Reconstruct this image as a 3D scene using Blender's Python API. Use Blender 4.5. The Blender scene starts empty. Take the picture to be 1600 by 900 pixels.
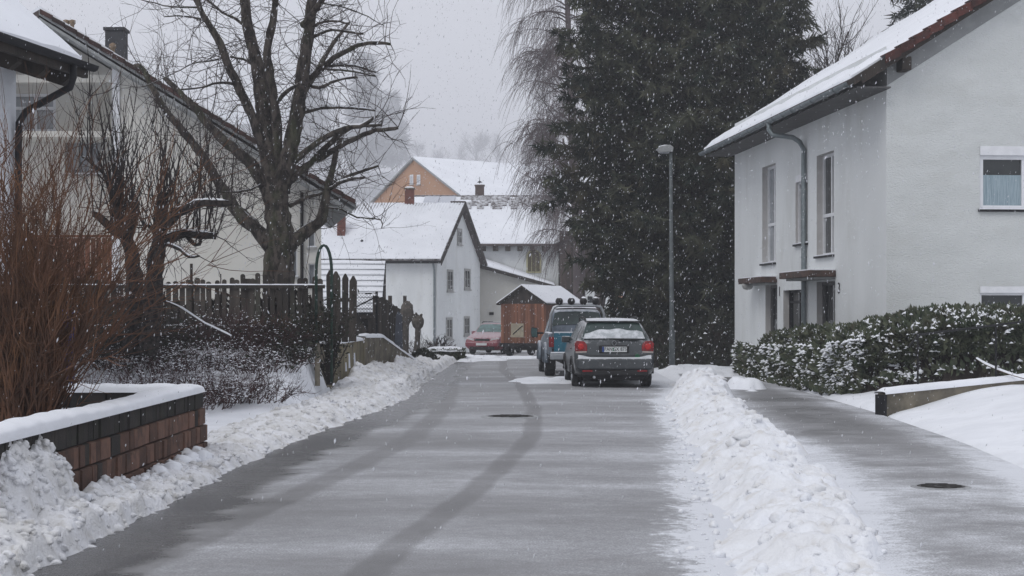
import bpy, math, random
from mathutils import Vector, Matrix, noise

RNG = random.Random(11)
scene = bpy.context.scene

# ------------------------------------------------------------------ camera
F, CX, HY, EYE = 2500.0, 800.0, 490.0, 1.65      # focal length and horizon in photo pixels, eye height in metres
cam = bpy.data.cameras.new("camera")
cam.sensor_width = 36.0
cam.lens = 36.0 * F / 1600.0
cam.shift_y = (HY - 450.0) / 1600.0
cam.clip_start = 0.1
cam.clip_end = 6000.0
cam_ob = bpy.data.objects.new("camera", cam)
cam_ob.location = (0, 0, EYE)
cam_ob.rotation_euler = (math.radians(90), 0, 0)
scene.collection.objects.link(cam_ob)
scene.camera = cam_ob

# ------------------------------------------------------------------ world: overcast snow sky
SUN_EL, SUN_AZ = math.radians(48), math.radians(-35)
world = bpy.data.worlds.new("World")
scene.world = world
world.use_nodes = True
wn, wl = world.node_tree.nodes, world.node_tree.links
wn.clear()
sky = wn.new("ShaderNodeTexSky"); sky.sky_type = 'NISHITA'; sky.sun_disc = False
sky.sun_elevation = SUN_EL; sky.sun_rotation = SUN_AZ
sky.air_density = 1.0; sky.dust_density = 4.0; sky.ozone_density = 1.0
b1 = wn.new("ShaderNodeBackground"); b1.inputs[1].default_value = 0.08
b2 = wn.new("ShaderNodeBackground"); b2.inputs[0].default_value = (0.90, 0.92, 1.0, 1); b2.inputs[1].default_value = 0.83
mx = wn.new("ShaderNodeMixShader"); mx.inputs[0].default_value = 0.90
wo = wn.new("ShaderNodeOutputWorld")
wl.new(sky.outputs[0], b1.inputs[0]); wl.new(b1.outputs[0], mx.inputs[1]); wl.new(b2.outputs[0], mx.inputs[2]); wl.new(mx.outputs[0], wo.inputs[0])

sun = bpy.data.lights.new("sun", 'SUN'); sun.energy = 1.0; sun.angle = math.radians(25); sun.color = (1.0, 0.985, 0.96)
sun_ob = bpy.data.objects.new("sun", sun)
sd = Vector((math.sin(SUN_AZ) * math.cos(SUN_EL), math.cos(SUN_AZ) * math.cos(SUN_EL) * -1, math.sin(SUN_EL)))
sun_ob.rotation_euler = (-sd).to_track_quat('-Z', 'Y').to_euler()
scene.collection.objects.link(sun_ob)

vs = scene.view_settings
vs.view_transform = 'Standard'; vs.look = 'None'; vs.exposure = 0.03; vs.gamma = 1.0; vs.use_curve_mapping = False
cy = scene.cycles
cy.use_denoising = True
try: cy.denoiser = 'OPENIMAGEDENOISE'
except Exception: pass
cy.max_bounces = 6; cy.diffuse_bounces = 3; cy.glossy_bounces = 2; cy.transmission_bounces = 3; cy.volume_bounces = 1
cy.transparent_max_bounces = 6; cy.caustics_reflective = False; cy.caustics_refractive = False

# ------------------------------------------------------------------ helpers
COL = scene.collection
OFFS = {}                                    # object -> world position of its root

def P(px, py, d):
    return Vector(((px - CX) * d / F, d, EYE - (py - HY) * d / F))

def srgb(r, g, b):
    f = lambda c: (c / 255 / 12.92) if c / 255 <= 0.04045 else ((c / 255 + 0.055) / 1.055) ** 2.4
    return (f(r), f(g), f(b))

def lerp(a, b, t): return a + (b - a) * t
def sm(a, b, x):
    t = max(0.0, min(1.0, (x - a) / (b - a))); return t * t * (3 - 2 * t)
def interp(tab, y):
    if y <= tab[0][0]: return tab[0][1]
    for (y0, x0), (y1, x1) in zip(tab, tab[1:]):
        if y <= y1: return x0 + (x1 - x0) * (y - y0) / (y1 - y0)
    return tab[-1][1]
def n2(x, y, s, seed=0.0): return noise.noise(Vector((x * s + seed, y * s - seed * 0.7, seed * 1.3)))

def tag(o, label=None, cat=None, group=None, kind=None):
    if label: o["label"] = label
    if cat: o["category"] = cat
    if group: o["group"] = group
    if kind: o["kind"] = kind
    return o

def thing(name, loc, label, cat, group=None, rotz=0.0):
    o = bpy.data.objects.new(name, None)
    o.empty_display_size = 0.2
    o.location = loc; o.rotation_euler = (0, 0, rotz)
    COL.objects.link(o)
    OFFS[o] = Vector(loc) if rotz == 0.0 else Vector((0, 0, 0))
    return tag(o, label, cat, group)

def link(name, mesh, parent=None, loc=(0, 0, 0), rot=None, scale=None):
    o = bpy.data.objects.new(name, mesh)
    COL.objects.link(o)
    if parent is not None:
        o.parent = parent
        OFFS[o] = OFFS.get(parent, Vector((0, 0, 0)))
    o.location = loc
    if rot: o.rotation_euler = rot
    if scale: o.scale = scale
    return o

def inst(name, mesh, parent, wloc, rot=None, scale=None):
    """a piece that shares its mesh, at a world position under an unturned root"""
    return link(name, mesh, parent, Vector(wloc) - OFFS.get(parent, Vector((0, 0, 0))), rot, scale)

class MB:
    """collects vertices and faces; build() links them as one mesh object (vertices in world space unless the root is turned)"""
    def __init__(self): self.v = []; self.f = []
    def add(self, vs, fs):
        n = len(self.v); self.v.extend([tuple(p) for p in vs]); self.f.extend([tuple(i + n for i in f) for f in fs]); return self
    def hexa(self, p):
        return self.add(p, [(0, 3, 2, 1), (4, 5, 6, 7), (0, 1, 5, 4), (1, 2, 6, 5), (2, 3, 7, 6), (3, 0, 4, 7)])
    def box(self, x0, x1, y0, y1, z0, z1, fr=None):
        p = [(x0, y0, z0), (x1, y0, z0), (x1, y1, z0), (x0, y1, z0), (x0, y0, z1), (x1, y0, z1), (x1, y1, z1), (x0, y1, z1)]
        if fr: p = [fr(*q) for q in p]
        return self.hexa(p)
    def poly(self, pts): return self.add(pts, [tuple(range(len(pts)))])
    def prism(self, pts, off):
        n = len(pts); off = Vector(off); a = [Vector(p) for p in pts]; b = [p + off for p in a]
        fs = [tuple(range(n))[::-1], tuple(range(n, 2 * n))] + [(i, (i + 1) % n, n + (i + 1) % n, n + i) for i in range(n)]
        return self.add(a + b, fs)
    def tube(self, pts, rad, sides=6, cap=True):
        pts = [Vector(p) for p in pts]; n = len(pts)
        if n < 2: return self
        if not hasattr(rad, '__len__'): rad = [rad] * n
        vs, fs = [], []
        t = (pts[1] - pts[0])
        ref = Vector((0, 0, 1)) if abs(t.normalized().z) < 0.9 else Vector((1, 0, 0))
        for i in range(n):
            d = (pts[min(i + 1, n - 1)] - pts[max(i - 1, 0)])
            if d.length < 1e-9: d = Vector((0, 0, 1))
            d.normalize()
            s = d.cross(ref)
            if s.length < 1e-4: s = d.cross(Vector((0.3, 1, 0.2)))
            s.normalize(); u = s.cross(d); ref = u
            for k in range(sides):
                a = 2 * math.pi * k / sides
                vs.append(pts[i] + (s * math.cos(a) + u * math.sin(a)) * rad[i])
        for i in range(n - 1):
            for k in range(sides):
                k2 = (k + 1) % sides
                fs.append((i * sides + k, i * sides + k2, (i + 1) * sides + k2, (i + 1) * sides + k))
        if cap and sides > 3:
            fs.append(tuple(range(sides))[::-1]); fs.append(tuple((n - 1) * sides + k for k in range(sides)))
        return self.add(vs, fs)
    def lathe(self, c, prof, axis='z', sides=16):
        """prof: (radius, height) pairs round the axis through c"""
        c = Vector(c); vs, fs = [], []; n = len(prof)
        for r, h in prof:
            for k in range(sides):
                a = 2 * math.pi * k / sides; x, y = r * math.cos(a), r * math.sin(a)
                vs.append(c + (Vector((x, y, h)) if axis == 'z' else Vector((h, x, y)) if axis == 'x' else Vector((y, h, x))))
        for i in range(n - 1):
            for k in range(sides):
                k2 = (k + 1) % sides; fs.append((i * sides + k, i * sides + k2, (i + 1) * sides + k2, (i + 1) * sides + k))
        fs.append(tuple(range(sides))[::-1]); fs.append(tuple((n - 1) * sides + k for k in range(sides)))
        return self.add(vs, fs)
    def grid(self, rows):
        n, m = len(rows), len(rows[0]); vs = [p for r in rows for p in r]
        return self.add(vs, [(i * m + j, i * m + j + 1, (i + 1) * m + j + 1, (i + 1) * m + j) for i in range(n - 1) for j in range(m - 1)])
    def mesh(self, name, mat, smooth=False, off=None):
        me = bpy.data.meshes.new(name)
        v = self.v if off is None else [(p[0] - off.x, p[1] - off.y, p[2] - off.z) for p in self.v]
        me.from_pydata(v, [], self.f)
        if mat: me.materials.append(mat)
        if smooth: me.polygons.foreach_set("use_smooth", [True] * len(me.polygons))
        me.update()
        return me
    def build(self, name, mat, parent=None, smooth=False, bevel=0.0, segs=2):
        if parent is not None:
            off = OFFS.get(parent, Vector((0, 0, 0)))
            me = self.mesh(name, mat, smooth, off)
            o = link(name, me, parent)
        else:
            c = Vector((0, 0, 0))
            if self.v:
                xs = [p[0] for p in self.v]; ys = [p[1] for p in self.v]; zs = [p[2] for p in self.v]
                c = Vector(((min(xs) + max(xs)) / 2, (min(ys) + max(ys)) / 2, min(zs)))
            o = link(name, self.mesh(name, mat, smooth, c)); o.location = c; OFFS[o] = c
        if bevel > 0:
            m = o.modifiers.new("edge", 'BEVEL'); m.width = bevel; m.segments = segs; m.limit_method = 'ANGLE'; m.angle_limit = math.radians(40)
        return o

def frame(O, u, v):
    O, u, v = Vector(O), Vector(u), Vector(v)
    return lambda a, b, z: O + u * a + v * b + Vector((0, 0, z))

def tri_add(mb, a, b, c): mb.add([a, b, c], [(0, 1, 2)])

# ------------------------------------------------------------------ materials
MATS = {}
def mat(name, c1, c2=None, scale=4.0, rough=0.8, bump=0.0, bscale=30.0, spec=0.3, metal=0.0, rand=0.0, snow=0.0, stretch=(1, 1, 1), lo=0.35, hi=0.65,
        detail=5.0, c3=None, s3=1.0, amt3=0.5, snow_lo=0.35, snow_hi=0.75, snow_scale=9.0, bdist=0.02, coat=0.0):
    if name in MATS: return MATS[name]
    m = bpy.data.materials.new(name); m.use_nodes = True
    nt = m.node_tree; N, L = nt.nodes, nt.links
    bs = N["Principled BSDF"]
    bs.inputs["Roughness"].default_value = rough; bs.inputs["Metallic"].default_value = metal
    bs.inputs["Specular IOR Level"].default_value = spec
    if coat: bs.inputs["Coat Weight"].default_value = coat; bs.inputs["Coat Roughness"].default_value = 0.08
    geo = N.new("ShaderNodeNewGeometry")
    mp = N.new("ShaderNodeMapping"); mp.inputs["Scale"].default_value = stretch; L.new(geo.outputs["Position"], mp.inputs["Vector"])
    def noi(s, det=detail):
        t = N.new("ShaderNodeTexNoise"); t.inputs["Scale"].default_value = s; t.inputs["Detail"].default_value = det; t.inputs["Roughness"].default_value = 0.6
        L.new(mp.outputs[0], t.inputs["Vector"]); return t
    def remap(sock, a, b, o0=0.0, o1=1.0):
        r = N.new("ShaderNodeMapRange"); r.interpolation_type = 'SMOOTHSTEP'
        r.inputs[1].default_value = a; r.inputs[2].default_value = b; r.inputs[3].default_value = o0; r.inputs[4].default_value = o1
        L.new(sock, r.inputs[0]); return r.outputs[0]
    def mix(fac, ca, cb, blend='MIX'):
        x = N.new("ShaderNodeMix"); x.data_type = 'RGBA'; x.blend_type = blend
        if hasattr(fac, 'is_linked'): L.new(fac, x.inputs[0])
        else: x.inputs[0].default_value = fac
        for sock, c in ((x.inputs[6], ca), (x.inputs[7], cb)):
            if hasattr(c, 'is_linked'): L.new(c, sock)
            else: sock.default_value = (*c, 1)
        return x.outputs[2]
    if c2 is None: c2 = tuple(c * 0.8 for c in c1)
    col = mix(remap(noi(scale).outputs[0], lo, hi), c1, c2)
    if c3: col = mix(remap(noi(s3, 6.0).outputs[0], 0.5, 0.68, 0.0, amt3), col, c3)
    if rand:
        oi = N.new("ShaderNodeObjectInfo")
        hv = N.new("ShaderNodeHueSaturation")
        L.new(remap(oi.outputs["Random"], 0.0, 1.0, 1 - rand, 1 + rand), hv.inputs["Value"]); L.new(col, hv.inputs["Color"]); col = hv.outputs[0]
    if snow:
        sp = N.new("ShaderNodeSeparateXYZ"); L.new(geo.outputs["Normal"], sp.inputs[0])
        ad = N.new("ShaderNodeMath"); ad.operation = 'MULTIPLY_ADD'; L.new(noi(snow_scale, 4.0).outputs[0], ad.inputs[0]); ad.inputs[1].default_value = 0.9; L.new(sp.outputs[2], ad.inputs[2])
        f = remap(ad.outputs[0], snow_lo + 0.45, snow_hi + 0.45, 0.0, snow)
        col = mix(f, col, (0.80, 0.82, 0.86))
        L.new(remap(f, 0.0, 1.0, rough, 0.9), bs.inputs["Roughness"])
    L.new(col, bs.inputs["Base Color"])
    if bump:
        b = N.new("ShaderNodeBump"); b.inputs["Strength"].default_value = bump; b.inputs["Distance"].default_value = bdist
        L.new(noi(bscale, 4.0).outputs[0], b.inputs["Height"]); L.new(b.outputs[0], bs.inputs["Normal"])
    m["mix"] = 0
    MATS[name] = m
    return m

SNOW = mat("snow", (0.84, 0.86, 0.90), (0.77, 0.79, 0.83), scale=1.3, rough=0.75, bump=0.35, bscale=14, spec=0.25, c3=(0.70, 0.71, 0.73), s3=3.0, amt3=0.25)
SNOW_DIRTY = mat("plough_snow", (0.82, 0.84, 0.88), (0.76, 0.77, 0.79), scale=2.2, rough=0.8, bump=0.6, bscale=22, spec=0.2, c3=(0.56, 0.53, 0.48), s3=5.0, amt3=0.42, bdist=0.03)
SNOW_SLUSH = mat("slush_snow", (0.80, 0.81, 0.84), (0.68, 0.68, 0.68), scale=3.0, rough=0.75, bump=0.8, bscale=26, spec=0.25, c3=(0.42, 0.40, 0.36), s3=7.0, amt3=0.55, bdist=0.03)
SNOW_ROOF = mat("roof_snow", (0.84, 0.86, 0.90), (0.79, 0.81, 0.85), scale=0.6, rough=0.8, bump=0.15, bscale=6, spec=0.2)
WHITE_PLASTER = mat("white_plaster", (0.66, 0.68, 0.67), (0.61, 0.63, 0.62), scale=0.7, rough=0.9, bump=0.9, bscale=20, spec=0.15, stretch=(1, 1, 2.6), c3=(0.55, 0.56, 0.54), s3=0.6, amt3=0.4, bdist=0.03)
WHITE_SMOOTH = mat("white_smooth_plaster", (0.72, 0.74, 0.74), (0.66, 0.68, 0.68), scale=0.6, rough=0.9, bump=0.25, bscale=30, spec=0.15, c3=(0.54, 0.55, 0.53), s3=1.1, amt3=0.4, stretch=(1, 1, 0.35))
BEIGE_PLASTER = mat("beige_plaster", (0.66, 0.645, 0.60), (0.61, 0.595, 0.555), scale=0.5, rough=0.9, bump=0.2, bscale=40, spec=0.15, c3=(0.52, 0.515, 0.46), s3=0.4, amt3=0.4)
CREAM_PLASTER = mat("cream_plaster", (0.58, 0.565, 0.52), (0.53, 0.52, 0.48), scale=0.5, rough=0.9, bump=0.2, bscale=30, spec=0.15, c3=(0.45, 0.44, 0.40), s3=0.4, amt3=0.4)
ORANGE_PLASTER = mat("orange_plaster", (0.40, 0.245, 0.16), (0.37, 0.225, 0.15), scale=0.4, rough=0.9, spec=0.15, c3=(0.42, 0.22, 0.12), s3=0.3, amt3=0.4)
RED_TILE = mat("red_roof_tile", (0.085, 0.026, 0.02), (0.05, 0.02, 0.017), scale=6, rough=0.7, bump=0.3, bscale=50, rand=0.3, c3=(0.05, 0.03, 0.025), s3=9, amt3=0.5)
DARK_TILE = mat("dark_roof_tile", (0.09, 0.07, 0.065), (0.06, 0.05, 0.05), scale=6, rough=0.7, bump=0.3, bscale=30, snow=0.7, snow_lo=0.62, snow_hi=0.95, snow_scale=5)
DARK_WOOD = mat("dark_wood", (0.045, 0.036, 0.03), (0.028, 0.024, 0.021), scale=5, rough=0.85, bump=0.4, bscale=30, stretch=(1, 1, 0.2))
GREY_WOOD = mat("weathered_grey_wood", (0.066, 0.056, 0.048), (0.036, 0.031, 0.027), scale=7, rough=0.9, bump=0.5, bscale=40, stretch=(1, 1, 0.12), rand=0.3, c3=(0.05, 0.058, 0.04), s3=4, amt3=0.5)
GREY_BOARD = mat("grey_soffit_board", (0.30, 0.31, 0.31), (0.25, 0.26, 0.26), scale=3, rough=0.8)
BROWN_BOARD = mat("brown_cladding", (0.225, 0.098, 0.057), (0.15, 0.066, 0.042), scale=4, rough=0.85, bump=0.3, bscale=30, stretch=(1, 1, 0.15), rand=0.25, c3=(0.10, 0.05, 0.035), s3=3, amt3=0.6)
BARN_WOOD = mat("barn_boards", (0.085, 0.062, 0.052), (0.05, 0.038, 0.034), scale=3, rough=0.9, bump=0.3, bscale=20, stretch=(1, 1, 0.15), rand=0.3)
ZINC = mat("grey_zinc", (0.22, 0.25, 0.26), (0.17, 0.20, 0.21), scale=5, rough=0.5, metal=0.4, spec=0.4)
DARK_METAL = mat("dark_metal", (0.018, 0.018, 0.020), (0.012, 0.012, 0.014), scale=8, rough=0.6, spec=0.2)
GREEN_METAL = mat("green_painted_metal", (0.02, 0.05, 0.035), (0.015, 0.03, 0.024), scale=10, rough=0.5)
LAMP_METAL = mat("galvanised_post", (0.12, 0.135, 0.14), (0.085, 0.10, 0.105), scale=6, rough=0.6, metal=0.3)
WHITE_FRAME = mat("white_window_frame", (0.74, 0.75, 0.77), (0.68, 0.69, 0.71), scale=5, rough=0.45)
GREY_FRAME = mat("grey_window_frame", (0.36, 0.36, 0.35), (0.30, 0.30, 0.29), scale=5, rough=0.5)
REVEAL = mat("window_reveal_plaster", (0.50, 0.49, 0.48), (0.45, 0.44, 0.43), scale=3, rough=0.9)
GLASS = mat("dark_window_glass", (0.018, 0.022, 0.024), (0.03, 0.035, 0.037), scale=2, rough=0.06, spec=0.5)
GLASS_PALE = mat("pale_window_glass", (0.22, 0.24, 0.26), (0.30, 0.32, 0.34), scale=2.5, rough=0.1, spec=0.5)
CURTAIN = mat("net_curtain", (0.34, 0.42, 0.46), (0.22, 0.29, 0.33), scale=9, rough=0.9, stretch=(6, 1, 0.3))
SHUTTER = mat("grey_roller_shutter", (0.13, 0.13, 0.13), (0.10, 0.10, 0.10), scale=3, rough=0.7)
DARK_VOID = mat("dark_interior", (0.012, 0.012, 0.013), (0.02, 0.02, 0.02), scale=2, rough=0.9)
CONCRETE_OLD = mat("mossy_concrete", (0.27, 0.235, 0.15), (0.15, 0.13, 0.09), scale=2.2, rough=0.95, bump=0.5, bscale=20, stretch=(1, 1, 0.5), c3=(0.065, 0.062, 0.045), s3=1.6, amt3=0.8)
CONCRETE_GREY = mat("grey_concrete", (0.21, 0.185, 0.14), (0.14, 0.125, 0.10), scale=3, rough=0.95, bump=0.4, bscale=25, c3=(0.07, 0.065, 0.05), s3=2.5, amt3=0.7)
BRICK = mat("red_block", (0.140, 0.076, 0.054), (0.095, 0.055, 0.042), scale=7, rough=0.85, bump=0.4, bscale=45, rand=0.35, c3=(0.045, 0.032, 0.026), s3=5, amt3=0.7)
BRICK_DARK = mat("wet_dark_block", (0.032, 0.026, 0.023), (0.020, 0.018, 0.017), scale=6, rough=0.8, bump=0.4, bscale=45, rand=0.3, c3=(0.03, 0.034, 0.02), s3=4, amt3=0.6)
CHIMNEY_RED = mat("red_chimney_brick", (0.16, 0.055, 0.04), (0.11, 0.045, 0.035), scale=5, rough=0.85)
CHIMNEY_DARK = mat("slate_chimney", (0.035, 0.036, 0.040), (0.05, 0.05, 0.055), scale=6, rough=0.7, bump=0.4, bscale=12)
BARK = mat("grey_brown_bark", (0.095, 0.080, 0.068), (0.024, 0.020, 0.018), scale=9, lo=0.42, hi=0.58, rough=0.95, bump=0.9, bscale=26, stretch=(1, 1, 0.4), c3=(0.062, 0.072, 0.035), s3=2.5, amt3=0.6, snow=0.85, snow_lo=0.72, snow_hi=0.95, snow_scale=7, bdist=0.05)
BARK_DARK = mat("dark_bark", (0.050, 0.041, 0.037), (0.015, 0.013, 0.012), scale=12, lo=0.42, hi=0.58, rough=0.95, bump=0.9, bscale=35, snow=0.9, snow_lo=0.74, snow_hi=0.95, snow_scale=8, bdist=0.04)
TWIG = mat("bare_twig", (0.070, 0.056, 0.050), (0.045, 0.037, 0.034), scale=3, rough=0.9)
TWIG_DARK = mat("dark_twig", (0.040, 0.031, 0.029), (0.026, 0.021, 0.02), scale=3, rough=0.9)
TWIG_RED = mat("red_brown_twig", (0.125, 0.060, 0.034), (0.060, 0.032, 0.021), scale=3, rough=0.85, c3=(0.20, 0.10, 0.048), s3=2.2, amt3=0.7)
TWIG_PURPLE = mat("dull_purple_twig", (0.075, 0.038, 0.036), (0.045, 0.028, 0.028), scale=3, rough=0.9)
TWIG_BIRCH = mat("birch_twig", (0.15, 0.125, 0.125), (0.11, 0.092, 0.095), scale=2, rough=0.9)
DRY_GRASS = mat("dry_stalk", (0.20, 0.12, 0.055), (0.12, 0.07, 0.035), scale=4, rough=0.9, snow=0.0)
CONIFER = mat("conifer_needle", (0.020, 0.029, 0.022), (0.082, 0.086, 0.058), scale=1.1, lo=0.42, hi=0.6, rough=0.85, spec=0.12, c3=(0.075, 0.064, 0.040), s3=0.7, amt3=0.75)
CONIFER_FAR = mat("haze_frost_conifer", (0.20, 0.21, 0.215), (0.29, 0.30, 0.31), scale=0.06, rough=0.9, snow=0.4, snow_lo=0.2, snow_hi=0.9, snow_scale=0.5)  # frosted needles paled further, so distant haze sits in the colour
TWIG_HAZE_FROST = mat("haze_frost_twig", (0.22, 0.22, 0.225), (0.17, 0.17, 0.175), scale=0.1, rough=0.9)  # frost grey that also carries the hill's haze in the twig colour
HEDGE_LEAF = mat("hedge_leaf", (0.045, 0.064, 0.036), (0.110, 0.120, 0.075), scale=5, rough=0.6, spec=0.3, c3=(0.05, 0.036, 0.024), s3=2, amt3=0.6)
EVERGREEN_LEAF = mat("dark_evergreen_leaf", (0.016, 0.020, 0.013), (0.030, 0.033, 0.018), scale=5, rough=0.7, c3=(0.035, 0.024, 0.016), s3=3, amt3=0.5)
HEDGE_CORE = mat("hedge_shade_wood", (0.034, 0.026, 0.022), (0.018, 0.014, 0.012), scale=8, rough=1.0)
RUBBER = mat("tyre_rubber", (0.012, 0.012, 0.013), (0.02, 0.02, 0.02), scale=12, rough=0.8, c3=(0.2, 0.2, 0.21), s3=8, amt3=0.3)
BLACK_PLASTIC = mat("black_plastic", (0.012, 0.012, 0.013), (0.018, 0.018, 0.019), scale=12, rough=0.6)
CAR_GREY = mat("grey_car_paint", (0.034, 0.041, 0.046), (0.028, 0.034, 0.038), scale=2, rough=0.30, spec=0.5, coat=0.4, c3=(0.13, 0.135, 0.14), s3=9, amt3=0.32, snow=0.85, snow_lo=0.5, snow_hi=0.95, snow_scale=7)
CAR_RED = mat("red_car_paint", (0.20, 0.018, 0.032), (0.16, 0.018, 0.03), scale=2, rough=0.4, spec=0.5, c3=(0.27, 0.14, 0.16), s3=4, amt3=0.5, snow=0.4, snow_lo=0.6, snow_hi=1.0)
CAR_BLUE = mat("teal_blue_car_paint", (0.012, 0.125, 0.185), (0.012, 0.105, 0.16), scale=2, rough=0.4, spec=0.5, c3=(0.05, 0.16, 0.20), s3=6, amt3=0.4, snow=0.6, snow_lo=0.55, snow_hi=0.95)
CAR_SILVER = mat("silver_blue_side_paint", (0.17, 0.20, 0.24), (0.12, 0.15, 0.19), scale=3, rough=0.45, spec=0.5, metal=0.3, c3=(0.06, 0.065, 0.075), s3=3, amt3=0.5, snow=0.6, snow_lo=0.5, snow_hi=0.95)
CHROME = mat("dull_chrome", (0.42, 0.44, 0.46), (0.34, 0.36, 0.38), scale=6, rough=0.4, metal=0.6)
TAIL_RED = mat("red_tail_light", (0.26, 0.006, 0.009), (0.14, 0.004, 0.007), scale=14, rough=0.25, spec=0.5)
PALE_LENS = mat("pale_lens", (0.42, 0.36, 0.34), (0.34, 0.30, 0.28), scale=14, rough=0.3)
PLATE_WHITE = mat("plate_white", (0.62, 0.64, 0.64), (0.56, 0.58, 0.58), scale=8, rough=0.5)
PLATE_BLUE = mat("plate_blue", (0.02, 0.06, 0.24), (0.02, 0.05, 0.2), scale=8, rough=0.5)
PLATE_BLACK = mat("plate_black", (0.01, 0.01, 0.01), (0.015, 0.015, 0.015), scale=8, rough=0.6)
SEAL_GREEN = mat("green_sticker", (0.02, 0.16, 0.07), (0.02, 0.13, 0.06), scale=8, rough=0.5)
WINDSCREEN = mat("frosted_windscreen", (0.10, 0.19, 0.18), (0.055, 0.10, 0.10), scale=5, rough=0.3, spec=0.5)
CAR_GLASS = mat("car_glass", (0.02, 0.035, 0.035), (0.035, 0.06, 0.055), scale=4, rough=0.15, spec=0.5)
CAST_IRON = mat("wet_cast_iron", (0.045, 0.042, 0.04), (0.028, 0.026, 0.025), scale=20, rough=0.6, bump=0.5, bscale=60, c3=(0.2, 0.2, 0.2), s3=18, amt3=0.6)
ICE_RING = mat("ice_rim", (0.36, 0.37, 0.38), (0.24, 0.245, 0.25), scale=12, rough=0.6, bump=0.5, bscale=30)
YELLOW_TRIM = mat("yellow_window_trim", (0.50, 0.47, 0.30), (0.44, 0.42, 0.27), scale=5, rough=0.8)
OCHRE_PANEL = mat("ochre_glass_panel", (0.12, 0.10, 0.055), (0.09, 0.08, 0.05), scale=5, rough=0.5)
SIGN_GREY = mat("pale_grey_disc", (0.33, 0.34, 0.34), (0.28, 0.29, 0.29), scale=8, rough=0.6)
CLAY_POT = mat("clay_pot", (0.21, 0.15, 0.10), (0.16, 0.12, 0.08), scale=8, rough=0.85)
BLUE_PLASTIC = mat("blue_plastic", (0.03, 0.06, 0.28), (0.025, 0.05, 0.22), scale=6, rough=0.5)
FLAKE = mat("snow_flake", (0.60, 0.61, 0.64), (0.52, 0.53, 0.56), scale=1, rough=0.9)

# ------------------------------------------------------------------ ground, road, pavement, snow banks
XL = [(6, -3.15), (10.4, -3.10), (12.7, -3.03), (16.2, -2.98), (19.6, -2.85), (23, -2.55), (27.5, -2.2), (30.5, -2.0), (41, -2.1), (55, -1.9), (65, -1.5), (75, -1.8), (90, -3)]
XR = [(6, 1.25), (10.3, 1.42), (13.3, 1.72), (19.6, 2.3), (26, 2.7), (30.5, 3.0), (34, 3.6), (50, 3.9), (57, 4.6), (62, 8), (70, 14), (90, 16)]
SL = [(6, 1.9), (10, 2.3), (13.3, 2.85), (17.2, 3.3), (22.9, 3.65), (30, 4.15), (36, 4.5), (45, 4.7)]
SR = [(6, 4.0), (12, 4.5), (15.3, 4.9), (19.6, 5.3), (26, 5.6), (37, 5.75), (50, 5.8)]
def slope(y): return -0.27 * sm(52, 75, y) - 0.2 * sm(75, 100, y)
def terrace(x, y):
    t = sm(24.6, 30.6, y) * sm(-3.55, -4.0, x)
    t *= lerp(1.0, 0.12, sm(38.5, 47, y) * sm(-7.0, -4.2, x))
    return t * 1.02 * lerp(1.0, 0.3, sm(55, 75, y))
def ground_h(x, y):
    g = slope(y)
    xl, xr, sr = interp(XL, y), interp(XR, y), interp(SR, y)
    if y > 48: sr = max(sr, xr)
    inside = sm(xl - 0.5, xl - 0.1, x) * sm(sr + 0.45, sr + 0.1, x)
    out = 0.06 + 0.02 * n2(x, y, 0.9) + 0.008 * n2(x, y, 4.0, 3.0)
    out += terrace(x, y)
    if y < 48: out += 0.42 * sm(5.4, 8.2, x) * sm(46, 38, y) * sm(4, 12, y)
    if x < -3.60 and 6 < y < 18.14: out = 0.60 + 0.04 * n2(x, y, 1.5)
    return g + lerp(out, -0.08, inside)

def axis(parts):
    r = []
    for a, b, s in parts:
        n = max(1, int(round((b - a) / s)))
        r += [a + (b - a) * i / n for i in range(n)]
    return r + [parts[-1][1]]
gx = axis([(-2500, -400, 420), (-400, -60, 60), (-60, -16, 4), (-16, -3.8, 0.2), (-3.8, -3.56, 0.06), (-3.56, 9.5, 0.19), (9.5, 16, 0.5), (16, 60, 4), (60, 400, 60), (400, 2500, 420)])
gy = axis([(-400, -20, 60), (-20, 4, 4), (4, 17.98, 0.25), (17.98, 18.28, 0.06), (18.28, 60, 0.3), (60, 110, 1.2), (110, 300, 30), (300, 3000, 450)])
mb = MB(); mb.grid([[(x, y, ground_h(x, y)) for x in gx] for y in gy])
ground = mb.build("ground", SNOW, smooth=True)
tag(ground, "snow covered ground of gardens and verges along the street", kind="structure")

def strip(name, y0, y1, dy, xa, xb, nx, zoff, material, uvc=None):
    ys = axis([(y0, y1, dy)]); mbx = MB(); uv = []
    rows = []
    for y in ys:
        a, b = interp(xa, y) - 0.25, interp(xb, y) + 0.25
        row = []
        for i in range(nx + 1):
            x = lerp(a, b, i / nx)
            crown = 0.03 * (1 - (2 * i / nx - 1) ** 2)
            row.append((x, y, slope(y) + zoff + crown)); uv.append((x, y, a + 0.25, b - 0.25))
        rows.append(row)
    mbx.grid(rows)
    o = mbx.build(name, material, smooth=True)
    me = o.data
    if uvc:
        u1 = me.uv_layers.new(name="track"); u2 = me.uv_layers.new(name="edge")
        for li, lp in enumerate(me.loops):
            x, y, a, b = uv[lp.vertex_index]
            u1.data[li].uv = (x - interp(uvc, y), y); u2.data[li].uv = (x - a, b - x)
    return o

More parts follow.
